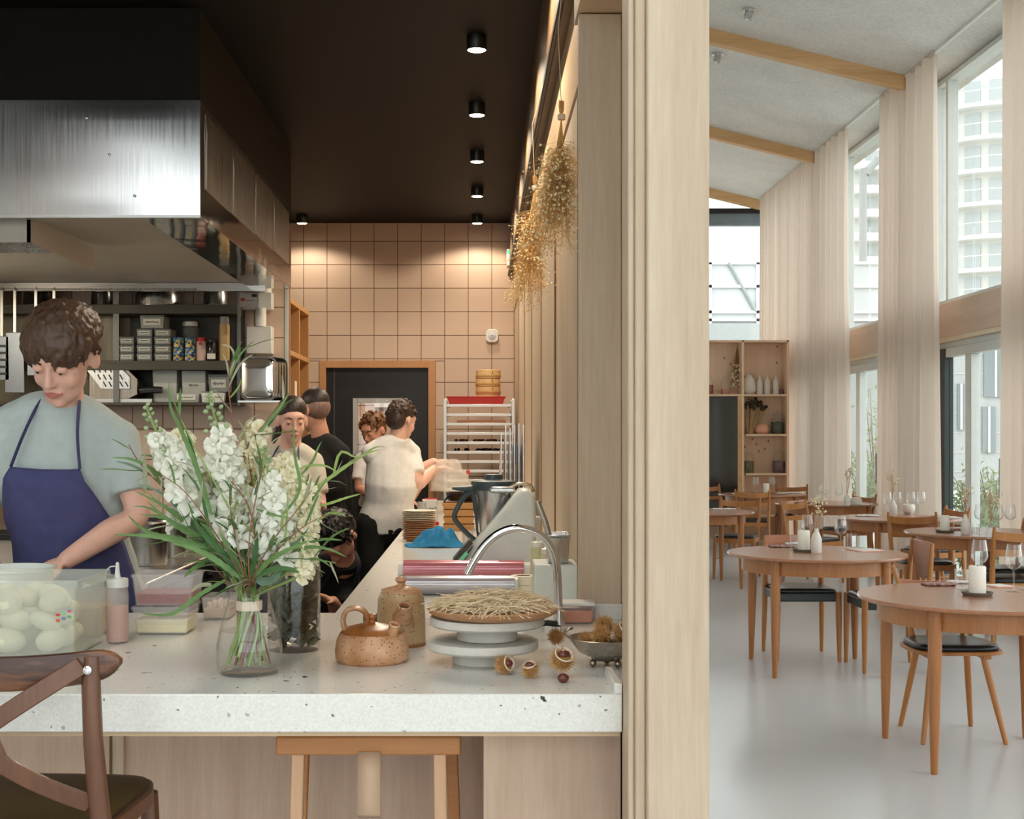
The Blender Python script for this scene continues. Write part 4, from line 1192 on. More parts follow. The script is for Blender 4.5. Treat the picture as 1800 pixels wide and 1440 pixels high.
spike([(330, 870), (305, 820), (290, 790)], 2.57, -.02, .026, 22, 'small white snapdragon in front of the leftmost spike')

LEAFM = []
for (L, w, m, sr) in ((1, .055, G1, 0), (1, .05, G2, 0), (1, .05, G3, 0), (1, .055, G4, 7)):
    for q in range(2):
        c = .12 if q else -.10
        mb = ribbon([(0, 0, 0), (.33, 0, c * .7), (.66, 0, c), (1, 0, c * (.3 if q else 1.6))], w, serr=sr, cup=.3, tw=.6 if q else -.4)
        me = mb.mesh('leaf'); me.materials.append(m); me.shade_smooth(); LEAFM.append(me)
def branch(pix, d0, dd, nl, label, stem=STEMR, lmin=.05, lmax=.10, pick=(0, 1, 4, 5), start=.25, name='leafy_branch', r=.0022, extra=()):
    """woody stem with small narrow leaves; extra: long leaves as (pixel path, width px, material, serrations)"""
    NS[0] += 1
    f0, f1 = foot(NS[0])
    f0 = f1 + (f0 - f1) * (.8 if NS[0] % 2 else .95)
    t = thing(name, label, 'foliage', tuple(f0), group=GB)
    top = [P(x, y, d0 + dd * i / max(1, len(pix) - 1)) for i, (x, y) in enumerate(pix)]
    path = smoothpath([f0, f1] + top, 36)
    MB().tube([p - f0 for p in path], [r * 1.3 - r * .9 * i / 36 for i in range(37)], 5).build('stem', stem, t, smooth=60)
    for i in range(nl):
        u = start + (1 - start) * (i + .5) / nl
        k = min(35, int(u * 36)); c = path[k]
        d = (path[k + 1] - path[k]).normalized()
        a = d.orthogonal().normalized(); b = d.cross(a); az = i * 2.3 + fl_rnd.uniform(-.4, .4)
        out = a * math.cos(az) + b * math.sin(az)
        dirv = (d * fl_rnd.uniform(.7, 1.4) + out).normalized()
        o = bpy.data.objects.new('leaf', LEAFM[fl_rnd.choice(pick)]); COL.objects.link(o); o.parent = t
        o.location = c - f0; o.rotation_mode = 'QUATERNION'; o.rotation_quaternion = dirv.to_track_quat('X', 'Z')
        s = fl_rnd.uniform(lmin, lmax); o.scale = (s, s, s)
    for pp, w, m, sr, da, db in extra:
        pts = [P(x, y, da + (db - da) * i / (len(pp) - 1)) - f0 for i, (x, y) in enumerate(pp)]
        ribbon(pts, w * .62 * vs_, up=(0, -1, .25), serr=sr, cup=.22, tw=fl_rnd.uniform(-.5, .5)).build('leaf', m, t, smooth=180, fix=False)
    return t
E = lambda *a: a
branch([(418, 960), (412, 850), (408, 740), (402, 660), (425, 600)], 2.70, .06, 12, 'tall thin branch rising above the bouquet in front of the steel shelves', extra=[
    E([(402, 660), (412, 630), (405, 610), (388, 606)], 4, G3, 0, 2.76, 2.74), E([(404, 665), (418, 630), (440, 605), (448, 600)], 4, G1, 0, 2.76, 2.74), E([(404, 700), (420, 680), (424, 665)], 3, G2, 0, 2.76, 2.74)], pick=(0, 2, 4, 5))
branch([(440, 940), (430, 850), (432, 790), (470, 740), (508, 690)], 2.68, .04, 8, 'leafy branch leaning right, up to the stacked steel trays', extra=[
    E([(436, 790), (460, 755), (490, 720), (512, 685)], 6, G1, 9, 2.70, 2.72), E([(440, 800), (470, 750), (500, 712), (518, 700)], 5, G4, 7, 2.72, 2.74)])
branch([(470, 1000), (500, 930), (530, 880), (580, 840), (640, 800)], 2.62, .0, 14, 'red-stemmed branch with curling lime leaves reaching far right', pick=(1, 4, 5, 3), lmin=.035, lmax=.075, extra=[
    E([(545, 865), (580, 840), (615, 815), (645, 797), (668, 790)], 6, G2, 8, 2.62, 2.60), E([(586, 835), (595, 800), (605, 794), (620, 802), (640, 805)], 4, G2, 0, 2.62, 2.60),
    E([(560, 890), (580, 885), (610, 875), (636, 868)], 4.5, G2, 6, 2.62, 2.60), E([(520, 825), (550, 818), (575, 820), (592, 830)], 4, G2, 0, 2.62, 2.60), E([(500, 950), (530, 900), (555, 870), (575, 842)], 6, G1, 9, 2.6, 2.6), E([(530, 835), (550, 810), (560, 785), (567, 775)], 4, G1, 0, 2.62, 2.62)])
branch([(390, 970), (350, 920), (300, 870), (250, 820), (226, 781)], 2.62, -.03, 10, 'red-stemmed branch reaching up left across the cook’s sleeve', extra=[
    E([(300, 850), (260, 820), (225, 806), (195, 805)], 5, G1, 0, 2.60, 2.57), E([(262, 836), (240, 822), (215, 813), (202, 812)], 4, G5, 0, 2.60, 2.57), E([(305, 835), (290, 808), (265, 802), (246, 800)], 4, G4, 0, 2.60, 2.58), E([(330, 860), (318, 840), (312, 822)], 4, G3, 0, 2.6, 2.6)])
branch([(395, 985), (340, 935), (280, 885), (245, 852)], 2.60, -.04, 6, 'foliage fan of long serrated leaves on the left of the bouquet', stem=STEMG, extra=[
    E([(400, 990), (330, 910), (285, 868), (242, 850)], 7, G5, 11, 2.60, 2.55), E([(405, 1000), (330, 920), (280, 885), (234, 862)], 7, G1, 11, 2.60, 2.55), E([(400, 1000), (340, 945), (300, 918), (258, 881)], 7.5, G1, 11, 2.58, 2.54), E([(360, 950), (300, 915), (262, 893), (232, 890)], 5, G1, 7, 2.58, 2.54), E([(380, 960), (320, 925), (280, 910), (243, 904)], 5, G1, 7, 2.58, 2.54)])
branch([(400, 1000), (350, 960), (310, 950), (280, 945)], 2.56, -.03, 3, 'foliage of long green leaves spreading low to the left', stem=STEMG, extra=[
    E([(410, 985), (340, 960), (270, 943), (198, 940)], 8, G1, 12, 2.56, 2.48), E([(400, 975), (320, 950), (260, 935), (224, 905)], 8, G1, 12, 2.56, 2.5), E([(405, 1010), (350, 965), (310, 940)], 8, G4, 8, 2.58, 2.54), E([(396, 1020), (360, 1040), (338, 1055), (300, 1080), (245, 1078)], 7, G1, 9, 2.56, 2.46), E([(372, 1028), (350, 1030), (335, 1042)], 6, G3, 0, 2.56, 2.52), E([(365, 985), (340, 1000), (322, 1016)], 6, G1, 0, 2.56, 2.5)])
branch([(428, 950), (395, 880), (350, 800), (320, 740), (296, 680)], 2.55, -.02, 3, 'long serrated leaf spray crossing in front of the left snapdragons', stem=STEMG, extra=[
    E([(372, 905), (345, 820), (318, 755), (300, 715), (296, 668)], 8, G1, 16, 2.54, 2.52), E([(362, 880), (338, 790), (325, 750), (310, 722)], 5, G4, 8, 2.55, 2.53), E([(362, 965), (365, 920), (350, 860), (318, 820)], 5, G4, 0, 2.55, 2.53)])
branch([(448, 960), (440, 900), (425, 870), (405, 845)], 2.54, -.02, 8, 'fine dark twig with small leaves in the heart of the bouquet', pick=(2, 3, 6, 7), lmin=.03, lmax=.06, extra=[
    E([(448, 870), (456, 840), (458, 810), (450, 775)], 5, G4, 8, 2.54, 2.52), E([(498, 905), (527, 860), (518, 800), (516, 742)], 5, G1, 9, 2.54, 2.52), E([(500, 960), (505, 900), (506, 855)], 3, G2, 0, 2.54, 2.52), E([(450, 895), (480, 905), (515, 912)], 4, G1, 6, 2.54, 2.52)])
branch([(480, 1010), (520, 985), (560, 985), (590, 990)], 2.58, -.03, 5, 'green foliage spreading low to the right over the glass jar', stem=STEMG, extra=[
    E([(480, 1000), (530, 965), (575, 965), (610, 980)], 6, G1, 9, 2.58, 2.52), E([(485, 1010), (540, 985), (565, 985), (585, 1000)], 5, G1, 7, 2.58, 2.52), E([(540, 955), (570, 948), (602, 950)], 4, G1, 0, 2.58, 2.54), E([(560, 915), (580, 902), (600, 904), (610, 910)], 3.5, G2, 0, 2.58, 2.54), E([(470, 1010), (500, 975), (525, 950), (545, 925)], 6, G5, 6, 2.58, 2.54), E([(490, 985), (510, 1000), (527, 1006)], 8, G1, 0, 2.56, 2.54)])
branch([(425, 1000), (405, 940), (385, 900)], 2.60, .02, 14, 'bunch of dark green inner foliage above the vase mouth', stem=STEMG, pick=(0, 1, 6, 7), lmin=.06, lmax=.11, start=.35)
branch([(450, 1000), (470, 950), (490, 930)], 2.62, .02, 14, 'bunch of mixed inner foliage right above the vase mouth', stem=STEMG, pick=(0, 4, 6, 7), lmin=.05, lmax=.10, start=.35, extra=[E([(445, 1005), (460, 1022), (480, 1018), (495, 1005)], 12, G5, 0, 2.56, 2.54), E([(440, 1020), (470, 1005), (495, 990)], 6, G3, 0, 2.56, 2.54)])
branch([(436, 1000), (440, 940), (446, 880), (436, 800)], 2.64, .02, 10, 'straight red-brown twig through the middle of the bouquet', pick=(2, 3, 4, 5), lmin=.05, lmax=.09)
branch([(380, 1000), (345, 950), (315, 905)], 2.64, .02, 10, 'leafy red stem in the lower left of the bouquet', pick=(0, 1, 2, 3), lmin=.06, lmax=.1)

for i, (pp, dd0, lab) in enumerate((([(415, 1005), (395, 965), (372, 940)], 2.56, 'low dark green sprig at the left of the vase mouth'), ([(432, 1005), (425, 960), (415, 930)], 2.55, 'low green sprig in the middle above the vase mouth'),
        ([(455, 1008), (470, 975), (492, 955)], 2.56, 'low lime sprig at the right of the vase mouth'), ([(444, 1000), (452, 955), (470, 915)], 2.55, 'red-brown sprig crossing the middle of the bouquet'), ([(405, 1000), (370, 960), (330, 930)], 2.60, 'red-brown sprig low on the left of the bouquet'))):
    branch(pp, dd0, -.01, 13, lab, stem=STEMG if i < 3 else STEMR, pick=((0, 1, 6, 7), (0, 6, 7, 4), (2, 3, 0, 1), (4, 5, 2, 3), (4, 5, 0, 1))[i], lmin=.045, lmax=.10, start=.42, name='leafy_sprig')
for i, (pp, dd0, lab) in enumerate((([(445, 1015), (480, 950), (520, 900), (548, 862)], 2.53, 'long red stem crossing the right hand flowers'), ([(438, 1012), (440, 930), (455, 850), (462, 800)], 2.52, 'long red stem in front of the middle flowers'),
        ([(425, 1012), (380, 940), (330, 870), (285, 835)], 2.53, 'long red stem with pale leaves in front of the left flowers'), ([(450, 1015), (490, 965), (535, 925), (575, 905)], 2.54, 'red stem with bright leaf tips reaching right'), ([(430, 1010), (415, 950), (405, 890), (410, 840)], 2.52, 'red twig with grey leaves rising through the centre'))):
    branch(pp, dd0, -.015, 9, lab, stem=STEMR, pick=((4, 5, 2), (4, 5, 0), (4, 5, 1), (2, 3, 0), (4, 5, 7))[i], lmin=.035, lmax=.075, start=.35, name='leafy_twig', r=.0017)
for i, (pp, lab, ex) in enumerate((([(420, 1010), (395, 985), (370, 960)], 'low fan of broad green leaves left above the vase', [E([(425, 1015), (390, 970), (355, 935), (335, 900)], 9, G4, 0, 2.54, 2.5), E([(420, 1015), (380, 985), (340, 965), (300, 955)], 9, G1, 9, 2.53, 2.48), E([(428, 1015), (405, 970), (385, 935)], 8, G1, 0, 2.53, 2.5)]),
        ([(450, 1010), (470, 985), (490, 970)], 'low fan of broad green leaves right above the vase', [E([(446, 1015), (475, 985), (510, 965), (545, 950)], 8, G1, 8, 2.53, 2.49), E([(440, 1015), (450, 970), (452, 930)], 8, G4, 0, 2.53, 2.5), E([(452, 1012), (485, 1000), (520, 1000)], 8, G4, 0, 2.53, 2.5)]))):
    branch(pp, 2.55, -.01, 4, lab, stem=STEMG, start=.6, name='leaf_fan', extra=ex)
# ---- big glass jar of dried leaves behind the vase
DJ = 2.95
jr = thing('glass_storage_jar', 'tall ribbed glass jar of dark dried leaves right behind the vase', 'jar', (PX(517, DJ), DJ, H1))
k_ = DJ / FPX; r = 46 * k_
MB().lathe([(.001, 0), (r * .93, 0), (r, .012), (r, .185), (r * .96, .205), (r * .80, .222), (r * .80, .228), (r * .76, .228), (r * .92, .203), (r * .965, .185), (r * .965, .014), (.001, .010)], n=44, cap=False).build('jar_glass', M['clear'], jr, smooth=50)
rnd = random.Random(11); dl = MB()
for q in range(150):
    a = rnd.uniform(0, 2 * PI); rr = r * .88 * math.sqrt(rnd.random()); z = rnd.uniform(.02, .195)
    c = Vector((rr * math.cos(a), rr * math.sin(a), z)); e = Quaternion((rnd.random(), rnd.random(), rnd.random()), rnd.uniform(0, 6))
    pts = [c + e @ Vector(p) * rnd.uniform(.012, .022) for p in ((-1, -.5, 0), (0, -.7, .3), (1, 0, 0), (.2, .7, .25), (-.8, .5, -.2))]
    n0 = len(dl.v); dl.add(pts, [(0, 1, 2, 3, 4)])
dlo = dl.build('dried_leaves', plain('dried_tea', rgb(74, 70, 44), .8, var=.5, scale=30), jr, solid=.0008, fix=False); dlo['kind'] = 'stuff'

# ---- left-hand tubs
bigx1 = PX(139, 2.83)
bt = thing('food_container', 'large clear square food container full of pale vegetables, at the left edge', 'container', (bigx1 - .15, 2.83 + .12, H1))
cp = cloudy_plastic('clear_square_bin', rgb(224, 228, 216), .26)
def sq(w, d, z): return [Vector((sx * w, sy * d, z)) for sx, sy in ((-1, -1), (1, -1), (1, 1), (-1, 1))]
MB().loft([sq(.138, .115, 0), sq(.140, .117, .10), sq(.143, .12, .150), sq(.150, .125, .156), sq(.150, .125, .170), sq(.146, .121, .170), sq(.139, .115, .15), sq(.135, .112, .004)]).build('bin_shell', cp, bt, bevel=.006)
MB().prism([(0, 0), (.02, .004), (.02, .008), (0, .012)], (.149, -.10, .150), (1, 0, 0), (0, 0, 1), -.2).build('rim_grip', cp, bt)
vegm = plain('pale_vegetable', rgb(228, 224, 196), .6, var=.08, sub=.1)
rnd = random.Random(3)
for q in range(26):
    lay = q // 9
    x = -.10 + .085 * (q % 3) + rnd.uniform(-.012, .012); y = -.075 + .07 * ((q // 3) % 3) + rnd.uniform(-.01, .01); z = .034 + lay * .042
    v = tag(MB().sphere((0, 0, 0), .034, 14, 10, rnd.uniform(.9, 1.25), rnd.uniform(.85, 1.1), rnd.uniform(.6, .85)).build('peeled_vegetable', vegm, smooth=180), 'pale peeled vegetable packed in the large square container', 'vegetable', 'peeled vegetables in the large container')
    v.location = (bigx1 - .15 + x, 2.95 + y, H1 + z); v.rotation_euler = (rnd.uniform(-.5, .5), rnd.uniform(-.5, .5), rnd.uniform(0, 3))
for k, (c, zz) in enumerate((((206, 60, 60), .092), ((120, 190, 150), .096), ((200, 90, 140), .1), ((210, 80, 70), .08), ((100, 120, 180), .084), ((90, 170, 120), .088))):
    MB().box(.10 + .012 * (k % 3), .108 + .012 * (k % 3), -.1195, -.1175, zz, zz + .005).build('print_mark', plain('mark_%d' % k, rgb(*c), .5), bt)
MB().box(.10, .136, -.1195, -.1175, .104, .107).build('print_line', plain('mark_grey', rgb(170, 170, 170), .5), bt)
wt = thing('white_tub', 'white plastic tub behind the large square container', 'tub', (PX(8, 3.3), 3.36, H1))
MB().lathe([(.085, 0), (.10, .135), (.107, .138), (.107, .146), (.10, .146), (.096, .135), (.08, .01), (.001, .008)], n=36).build('tub_shell', plain('soft_white_plastic', rgb(222, 228, 222), .35), wt, smooth=50)
MB().lathe([(.088, .07), (.001, .075)], n=30, cap=False).build('tub_contents', plain('white_cream', rgb(230, 226, 214), .5), wt)
am = thing('amber_tub', 'clear tub of amber stock behind the squeeze bottle', 'tub', (PX(146, 3.18), 3.18, H1))
ambl = plain('amber_stock', rgb(206, 164, 96), .25, trans=.2)
MB().loft([sq(.055, .06, 0), sq(.062, .066, .10), sq(.070, .073, .102), sq(.070, .073, .107), sq(.058, .062, .104), sq(.052, .057, .003)]).build('tub_shell', cloudy_plastic('amber_clear', rgb(236, 232, 220), .2), am, bevel=.006)
MB().loft([sq(.052, .057, .003), sq(.058, .062, .072)]).build('stock', ambl, am, bevel=.005)
sb = thing('squeeze_bottle', 'squeeze bottle of pink sauce with a white cap and nozzle', 'bottle', (PX(206.5, 3.05), 3.05, H1))
k_ = 3.05 / FPX
MB().lathe([(17 * k_, 0), (19.5 * k_, .006), (19.5 * k_, .112), (18 * k_, .128), (17 * k_, .133), (16 * k_, .130), (18.5 * k_, .11), (18.5 * k_, .006), (.001, .004)], n=28).build('bottle_shell', cloudy_plastic('bottle_clear', rgb(240, 234, 226), .18), sb, smooth=50)
MB().lathe([(16.5 * k_, .004), (18.2 * k_, .008), (18.2 * k_, .086), (.001, .087)], n=28).build('sauce', plain('pink_sauce', rgb(206, 150, 136), .4), sb, smooth=50)
MB().lathe([(18.5 * k_, .130), (18.5 * k_, .148), (17.5 * k_, .150), (6 * k_, .152), (5 * k_, .156), (3 * k_, .180), (3.2 * k_, .184), (1.5 * k_, .188), (.0005, .188)], n=24).build('cap', M['whiteplastic'], sb, smooth=40)
MB().tube(smoothpath([(-.004, 0, .178), (-.018, 0, .176), (-.028, 0, .160), (-.025, 0, .142)], 14), .0017, 6).build('cap_loop', M['whiteplastic'], sb, smooth=60)
def stack_tub(px0, px1, py0, py1, d, label, name, fill, frac, z=None, lidded=False):
    w = PX(px1, d) - PX(px0, d); h = (py1 - py0) * d / FPX
    z = H1 if z is None else z
    t = thing(name, label, 'tub', ((PX(px0, d) + PX(px1, d)) / 2, d + .065, z), group='clear tubs left of the bouquet')
    a, b = w / 2, .062
    MB().loft([sq(a * .86, b * .86, 0), sq(a * .96, b * .96, h - .008), sq(a, b, h - .007), sq(a, b, h), sq(a * .94, b * .94, h), sq(a * .83, b * .83, .003)]).build('tub_shell', cloudy_plastic('deli_clear', rgb(242, 240, 238), .2), t, bevel=.005)
    MB().loft([sq(a * .835, b * .835, .003), sq(a * (.835 + .09 * frac), b * (.835 + .09 * frac), h * frac)]).build('contents', fill, t, bevel=.004)
    return t, h
t1, hh = stack_tub(229, 334, 1068, 1118, 3.16, 'lower clear tub of pale yellow cream left of the bouquet', 'cream_tub', plain('yellow_cream', rgb(232, 222, 178), .5), .55)
t2, _ = stack_tub(229, 341, 1012, 1068, 3.16, 'upper clear tub of dark red crumbs stacked on the cream tub', 'crumb_tub', plain('red_crumbs', rgb(156, 66, 66), .8, var=.3, scale=120, bump=.5), .42, H1 + hh + .001)
t3, _ = stack_tub(353, 405, 1052, 1092, 3.42, 'small clear tub of pale nuts behind the vase', 'nut_tub', plain('nut_bed', rgb(206, 184, 158), .6), .5)
rnd = random.Random(2); nm_ = MB()
for q in range(46): nm_.sphere((rnd.uniform(-.026, .026), rnd.uniform(-.045, .045), rnd.uniform(.026, .040)), .007, 7, 5)
no = nm_.build('nuts', plain('pale_nut', rgb(218, 198, 172), .6), t3, smooth=180); no['kind'] = 'stuff'

# ---- teapots
def speckle(name, c1, c2, dot):
    m, nt, b = _new(name)
    v = _coord(nt)
    base = _ramp(nt, _noise(nt, v, 14, 4), [(.35, c1), (.65, c2)])
    vo = nt.nodes.new('ShaderNodeTexVoronoi'); vo.inputs['Scale'].default_value = 190; nt.links.new(v, vo.inputs['Vector'])
    sep = nt.nodes.new('ShaderNodeSeparateColor'); nt.links.new(vo.outputs['Color'], sep.inputs[0])
    gt = nt.nodes.new('ShaderNodeMath'); gt.operation = 'GREATER_THAN'; gt.inputs[1].default_value = .74; nt.links.new(sep.outputs[0], gt.inputs[0])
    lt = nt.nodes.new('ShaderNodeMath'); lt.operation = 'LESS_THAN'; lt.inputs[1].default_value = .32; nt.links.new(vo.outputs['Distance'], lt.inputs[0])
    mu = nt.nodes.new('ShaderNodeMath'); mu.operation = 'MULTIPLY'; nt.links.new(gt.outputs[0], mu.inputs[0]); nt.links.new(lt.outputs[0], mu.inputs[1])
    mx = nt.nodes.new('ShaderNodeMix'); mx.data_type = 'RGBA'; nt.links.new(mu.outputs[0], mx.inputs['Factor']); nt.links.new(base, mx.inputs['A']); mx.inputs['B'].default_value = dot
    nt.links.new(mx.outputs['Result'], b.inputs['Base Color']); b.inputs['Roughness'].default_value = .38
    return m
SPK = speckle('speckled_stoneware', rgb(170, 114, 70), rgb(208, 164, 128), rgb(112, 76, 54))
SPK2 = speckle('olive_stoneware', rgb(170, 134, 92), rgb(196, 168, 130), rgb(96, 74, 50))
DT = 2.80
tp = thing('stoneware_teapot', 'squat speckled orange stoneware teapot with a loop handle', 'teapot', (PX(654, DT), DT, H1))
k_ = DT / FPX; r = 65 * k_
MB().lathe([(.001, 0), (r * .92, 0), (r * .985, .008), (r, .024), (r * .97, .044), (r * .88, .060), (r * .72, .070), (r * .50, .074)], n=44).build('pot_body', SPK, tp, smooth=60)
MB().lathe([(r * .86, .0625), (r * .74, .0712), (r * .50, .0765), (r * .20, .082), (.008, .084), (.007, .090), (.011, .094), (.009, .101), (.001, .103)], n=36).build('lid', plain('brown_glaze_top', rgb(150, 92, 44), .35, var=.25, scale=40), tp, smooth=60)
hp = smoothpath([(-.052, 0, .060), (-.062, 0, .082), (-.056, 0, .106), (-.036, 0, .114), (-.016, 0, .106), (-.010, 0, .088), (-.016, 0, .072)], 18)
rings = []
for i, p in enumerate(hp):
    d = (hp[min(18, i + 1)] - hp[max(0, i - 1)]).normalized(); u = Vector((0, 1, 0)); v = d.cross(u)
    rings.append([p + u * (.023 * math.cos(a)) + v * (.0055 * math.sin(a)) for a in [2 * PI * q / 10 for q in range(10)]])
MB().loft(rings).build('loop_handle', SPK, tp, smooth=60)
sp_ = smoothpath([(.035, -.030, .050), (.046, -.042, .066), (.052, -.050, .086)], 8)
MB().tube(sp_, [.015, .013, .012, .0115, .011, .0105, .010, .0105, .0115], 12, cap=False).build('spout', SPK, tp, smooth=60, solid=.003)
DT2 = 3.02
t2p = thing('lidded_teapot', 'taller lidded stoneware teapot half hidden behind the squat one', 'teapot', (PX(705, DT2), DT2, H1))
r = 43 * DT2 / FPX
MB().lathe([(.001, 0), (r * .95, 0), (r, .008), (r * .99, .06), (r * .95, .105), (r * .86, .120), (r * .80, .122)], n=40).build('pot_body', SPK2, t2p, smooth=60)
MB().lathe([(r * .84, .121), (r * .80, .128), (r * .3, .136), (.010, .138), (.008, .143), (.014, .148), (.012, .155), (.001, .158)], n=32).build('lid', SPK, t2p, smooth=60)
MB().tube(smoothpath([(.006, -r * .9, .070), (.010, -r * 1.15, .085), (.012, -r * 1.30, .100)], 8), [.022, .020, .018, .017, .016, .015, .014, .014, .015], 14, cap=False).build('spout', SPK, t2p, smooth=60, solid=.004)
MB().lathe([(r * 1.01, 0), (r * 1.02, .004), (r * 1.0, .008)], n=40, cap=False).build('foot_rim', plain('brown_glaze', rgb(150, 104, 56), .4), t2p)
kn = thing('kitchen_knife', 'dark handled kitchen tool lying behind the teapots', 'knife', (PX(670, 3.35), 3.35, H1 + .014))
MB().tube([(-.045, 0, 0), (-.02, 0, .001), (.03, .005, .002), (.06, .008, .002)], [.012, .013, .012, .010], 12).build('handle', plain('dark_green_handle', rgb(34, 44, 40), .4), kn, smooth=50)
MB().prism([(.06, -.008), (.19, -.010), (.20, 0), (.19, .008), (.06, .008)], (0, .008, 0), (1, 0, 0), (0, 1, 0), .002).build('blade', M['steel'], kn)
MB().lathe([(.0135, -.004), (.0145, 0), (.0135, .004)], n=14, cap=False).xf(Matrix.Translation((-.028, 0, .001)) @ Matrix.Rotation(R(90), 4, 'Y')).build('wire_tie', M['whiteplastic'], kn)

# ---- stone cake stands, wooden board, straw nest
CX, CY = PX(848, 2.78), 2.78
conc = plain('pale_concrete', rgb(200, 196, 188), .75, var=.05, scale=40, bump=.08)
for i, (z, rr, lab) in enumerate(((H1, .119, 'lower round concrete cake stand on the counter'), (H1 + .050, .122, 'upper concrete cake stand under the straw nest'))):
    c = thing('cake_stand', lab, 'cake stand', (CX + (.01 if i else 0), CY, z), group='stacked concrete cake stands')
    MB().lathe([(.062, 0), (.064, .002), (.064, .031), (.062, .033)], n=40).build('pedestal', conc, c, smooth=40)
    MB().lathe([(rr * .96, .030), (rr, .034), (rr, .046), (rr * .98, .049), (.001, .049)], n=48).build('plate', conc, c, smooth=40)
CX2 = CX + .022
wbd = tag(MB().lathe([(.001, 0), (.120, 0), (.136, .008), (.140, .016), (.138, .019), (.12, .016), (.001, .014)], n=48).build('wooden_plate', wood('olive_board', rgb(150, 104, 70), rgb(196, 150, 108), 'X', .5), smooth=40), 'round wooden plate on the upper cake stand, covered with straw', 'plate')
wbd.location = (CX2, CY, H1 + .1005)
rnd = random.Random(21); sm_ = MB()
for q in range(760):
    a = rnd.uniform(0, 2 * PI); rr = .126 * math.sqrt(rnd.random()); L = rnd.uniform(.03, .085)
    th = rnd.uniform(0, PI); tl = rnd.gauss(0, .17)
    hmax = .030 * (1 - (rr / .135) ** 2) + .004
    c = Vector((rr * math.cos(a), rr * math.sin(a), rnd.uniform(.003, hmax)))
    d = Vector((math.cos(th), math.sin(th), tl)) * L / 2
    bend = Vector((0, 0, -rnd.uniform(0, .012)))
    p0, p1 = c - d, c + d
    for p in (p0, p1):
        p.z = max(p.z, .001)
        if math.hypot(p.x, p.y) > .13: p.z = max(-.018, p.z - .008)
    sm_.tube([p0, c + Vector((0, 0, .003)), p1], [.0009, .0011, .0006], 3)
so_ = tag(sm_.build('straw_nest', plain('dry_straw', rgb(222, 202, 166), .7, var=.25, scale=80), fix=False), 'nest of dry straw piled on the round wooden plate', 'straw', kind='stuff')
so_.location = (CX2, CY, H1 + .119)
bk = thing('small_dark_bowl', 'small dark metal bowl behind the straw nest', 'bowl', (PX(939, 3.4), 3.4, H1))
MB().lathe([(.001, 0), (.022, 0), (.030, .03), (.032, .058), (.029, .058), (.026, .03), (.001, .006)], n=26).build('bowl_shell', M['blackgloss'], bk, smooth=50)

# ---- chestnut burrs
spine = plain('chestnut_spine', rgb(198, 154, 96), .7, var=.3, scale=60); nutm = plain('chestnut_shell', rgb(96, 46, 34), .25); felt = plain('burr_lining', rgb(222, 208, 190), .8)
def burr_meshes(seed, r, open_dir=None):
    rnd = random.Random(seed); mb = MB(); core = MB()
    core.sphere((0, 0, 0), r * .62, 14, 10)
    for q in range(430):
        z = 1 - 2 * (q + .5) / 430; a = q * 2.399963
        d = Vector((math.sqrt(1 - z * z) * math.cos(a), math.sqrt(1 - z * z) * math.sin(a), z))
        d = (d + Vector((rnd.gauss(0, .18), rnd.gauss(0, .18), rnd.gauss(0, .18)))).normalized()
        if open_dir is not None and d.dot(open_dir) > .72: continue
        b = d * r * .58; t = d * r * rnd.uniform(.88, 1.1)
        u = d.orthogonal().normalized() * r * .028; v = d.cross(u)
        mb.add([b + u, b - u * .5 + v * .87, b - u * .5 - v * .87, t], [(0, 1, 3), (1, 2, 3), (2, 0, 3)])
    return core, mb
def burr(x, y, z, r, seed, label, open_dir=None):
    t = thing('chestnut_burr', label, 'chestnut', (x, y, z + r * .86), group='spiny chestnut burrs on the counter')
    c, s = burr_meshes(seed, r, open_dir)
    c.build('husk', plain('burr_husk', rgb(150, 108, 58), .8), t, smooth=180)
    s_ = s.build('spines', spine, t, fix=False); s_['kind'] = 'stuff'
    if open_dir is not None:
        d = open_dir.normalized()
        q = d.to_track_quat('Z', 'Y').to_matrix().to_4x4()
        MB().lathe([(r * .66, 0), (r * .60, .002), (r * .50, -.003)], n=18, cap=False).xf(Matrix.Translation(d * r * .50) @ q).build('lining', felt, t)
        MB().sphere((0, 0, 0), r * .45, 12, 8, 1, .7, .8).xf(Matrix.Translation(d * r * .42) @ q).build('nut', nutm, t, smooth=180)
    return t
burr(PX(887, 2.64), 2.64, H1, .024, 1, 'spiny burr with an open slit, nearest the cake stand', Vector((.75, -.6, .3)))
burr(PX(932, 2.60), 2.60, H1, .021, 2, 'small open burr showing its white lining, between two others', Vector((-.2, -.35, .9)))
burr(PX(988, 2.60), 2.60, H1 + .012, .030, 3, 'large open burr standing over a loose chestnut', Vector((.25, -.6, .75)))
ln = tag(MB().sphere((0, 0, 0), .0115, 14, 10, 1, .9, .8).build('loose_chestnut', nutm, smooth=180), 'single brown chestnut lying on the counter under a burr', 'chestnut'); ln.location = (PX(990, 2.553), 2.553, H1 + .0092)
burr(PX(977, 2.86), 2.86, H1 + .024, .022, 4, 'dark burr caught on the left rim of the metal bowl')
bw = thing('metal_bowl', 'footed hammered metal bowl of burrs beside the oak post', 'bowl', (PX(1065, 2.74), 2.74, H1))
brz = steel('aged_silver', (.46, .40, .34, 1), .28, 'Z', bump=.2)
MB().lathe([(.001, .012), (.03, .014), (.058, .032), (.076, .056), (.079, .060), (.077, .061), (.073, .056), (.055, .034), (.028, .017), (.001, .015)], n=36).build('bowl_shell', brz, bw, smooth=60)
for a in (200, 320, 80): MB().sphere((.03 * math.cos(R(a)), .03 * math.sin(R(a)), .008), .008, 10, 8).build('ball_foot', brz, bw, smooth=180)
MB().tube(smoothpath([(-.075, 0, .058), (-.088, -.004, .068), (-.080, -.01, .078), (-.07, -.004, .080)], 10), .0025, 6).build('rim_scroll', brz, bw, smooth=60)
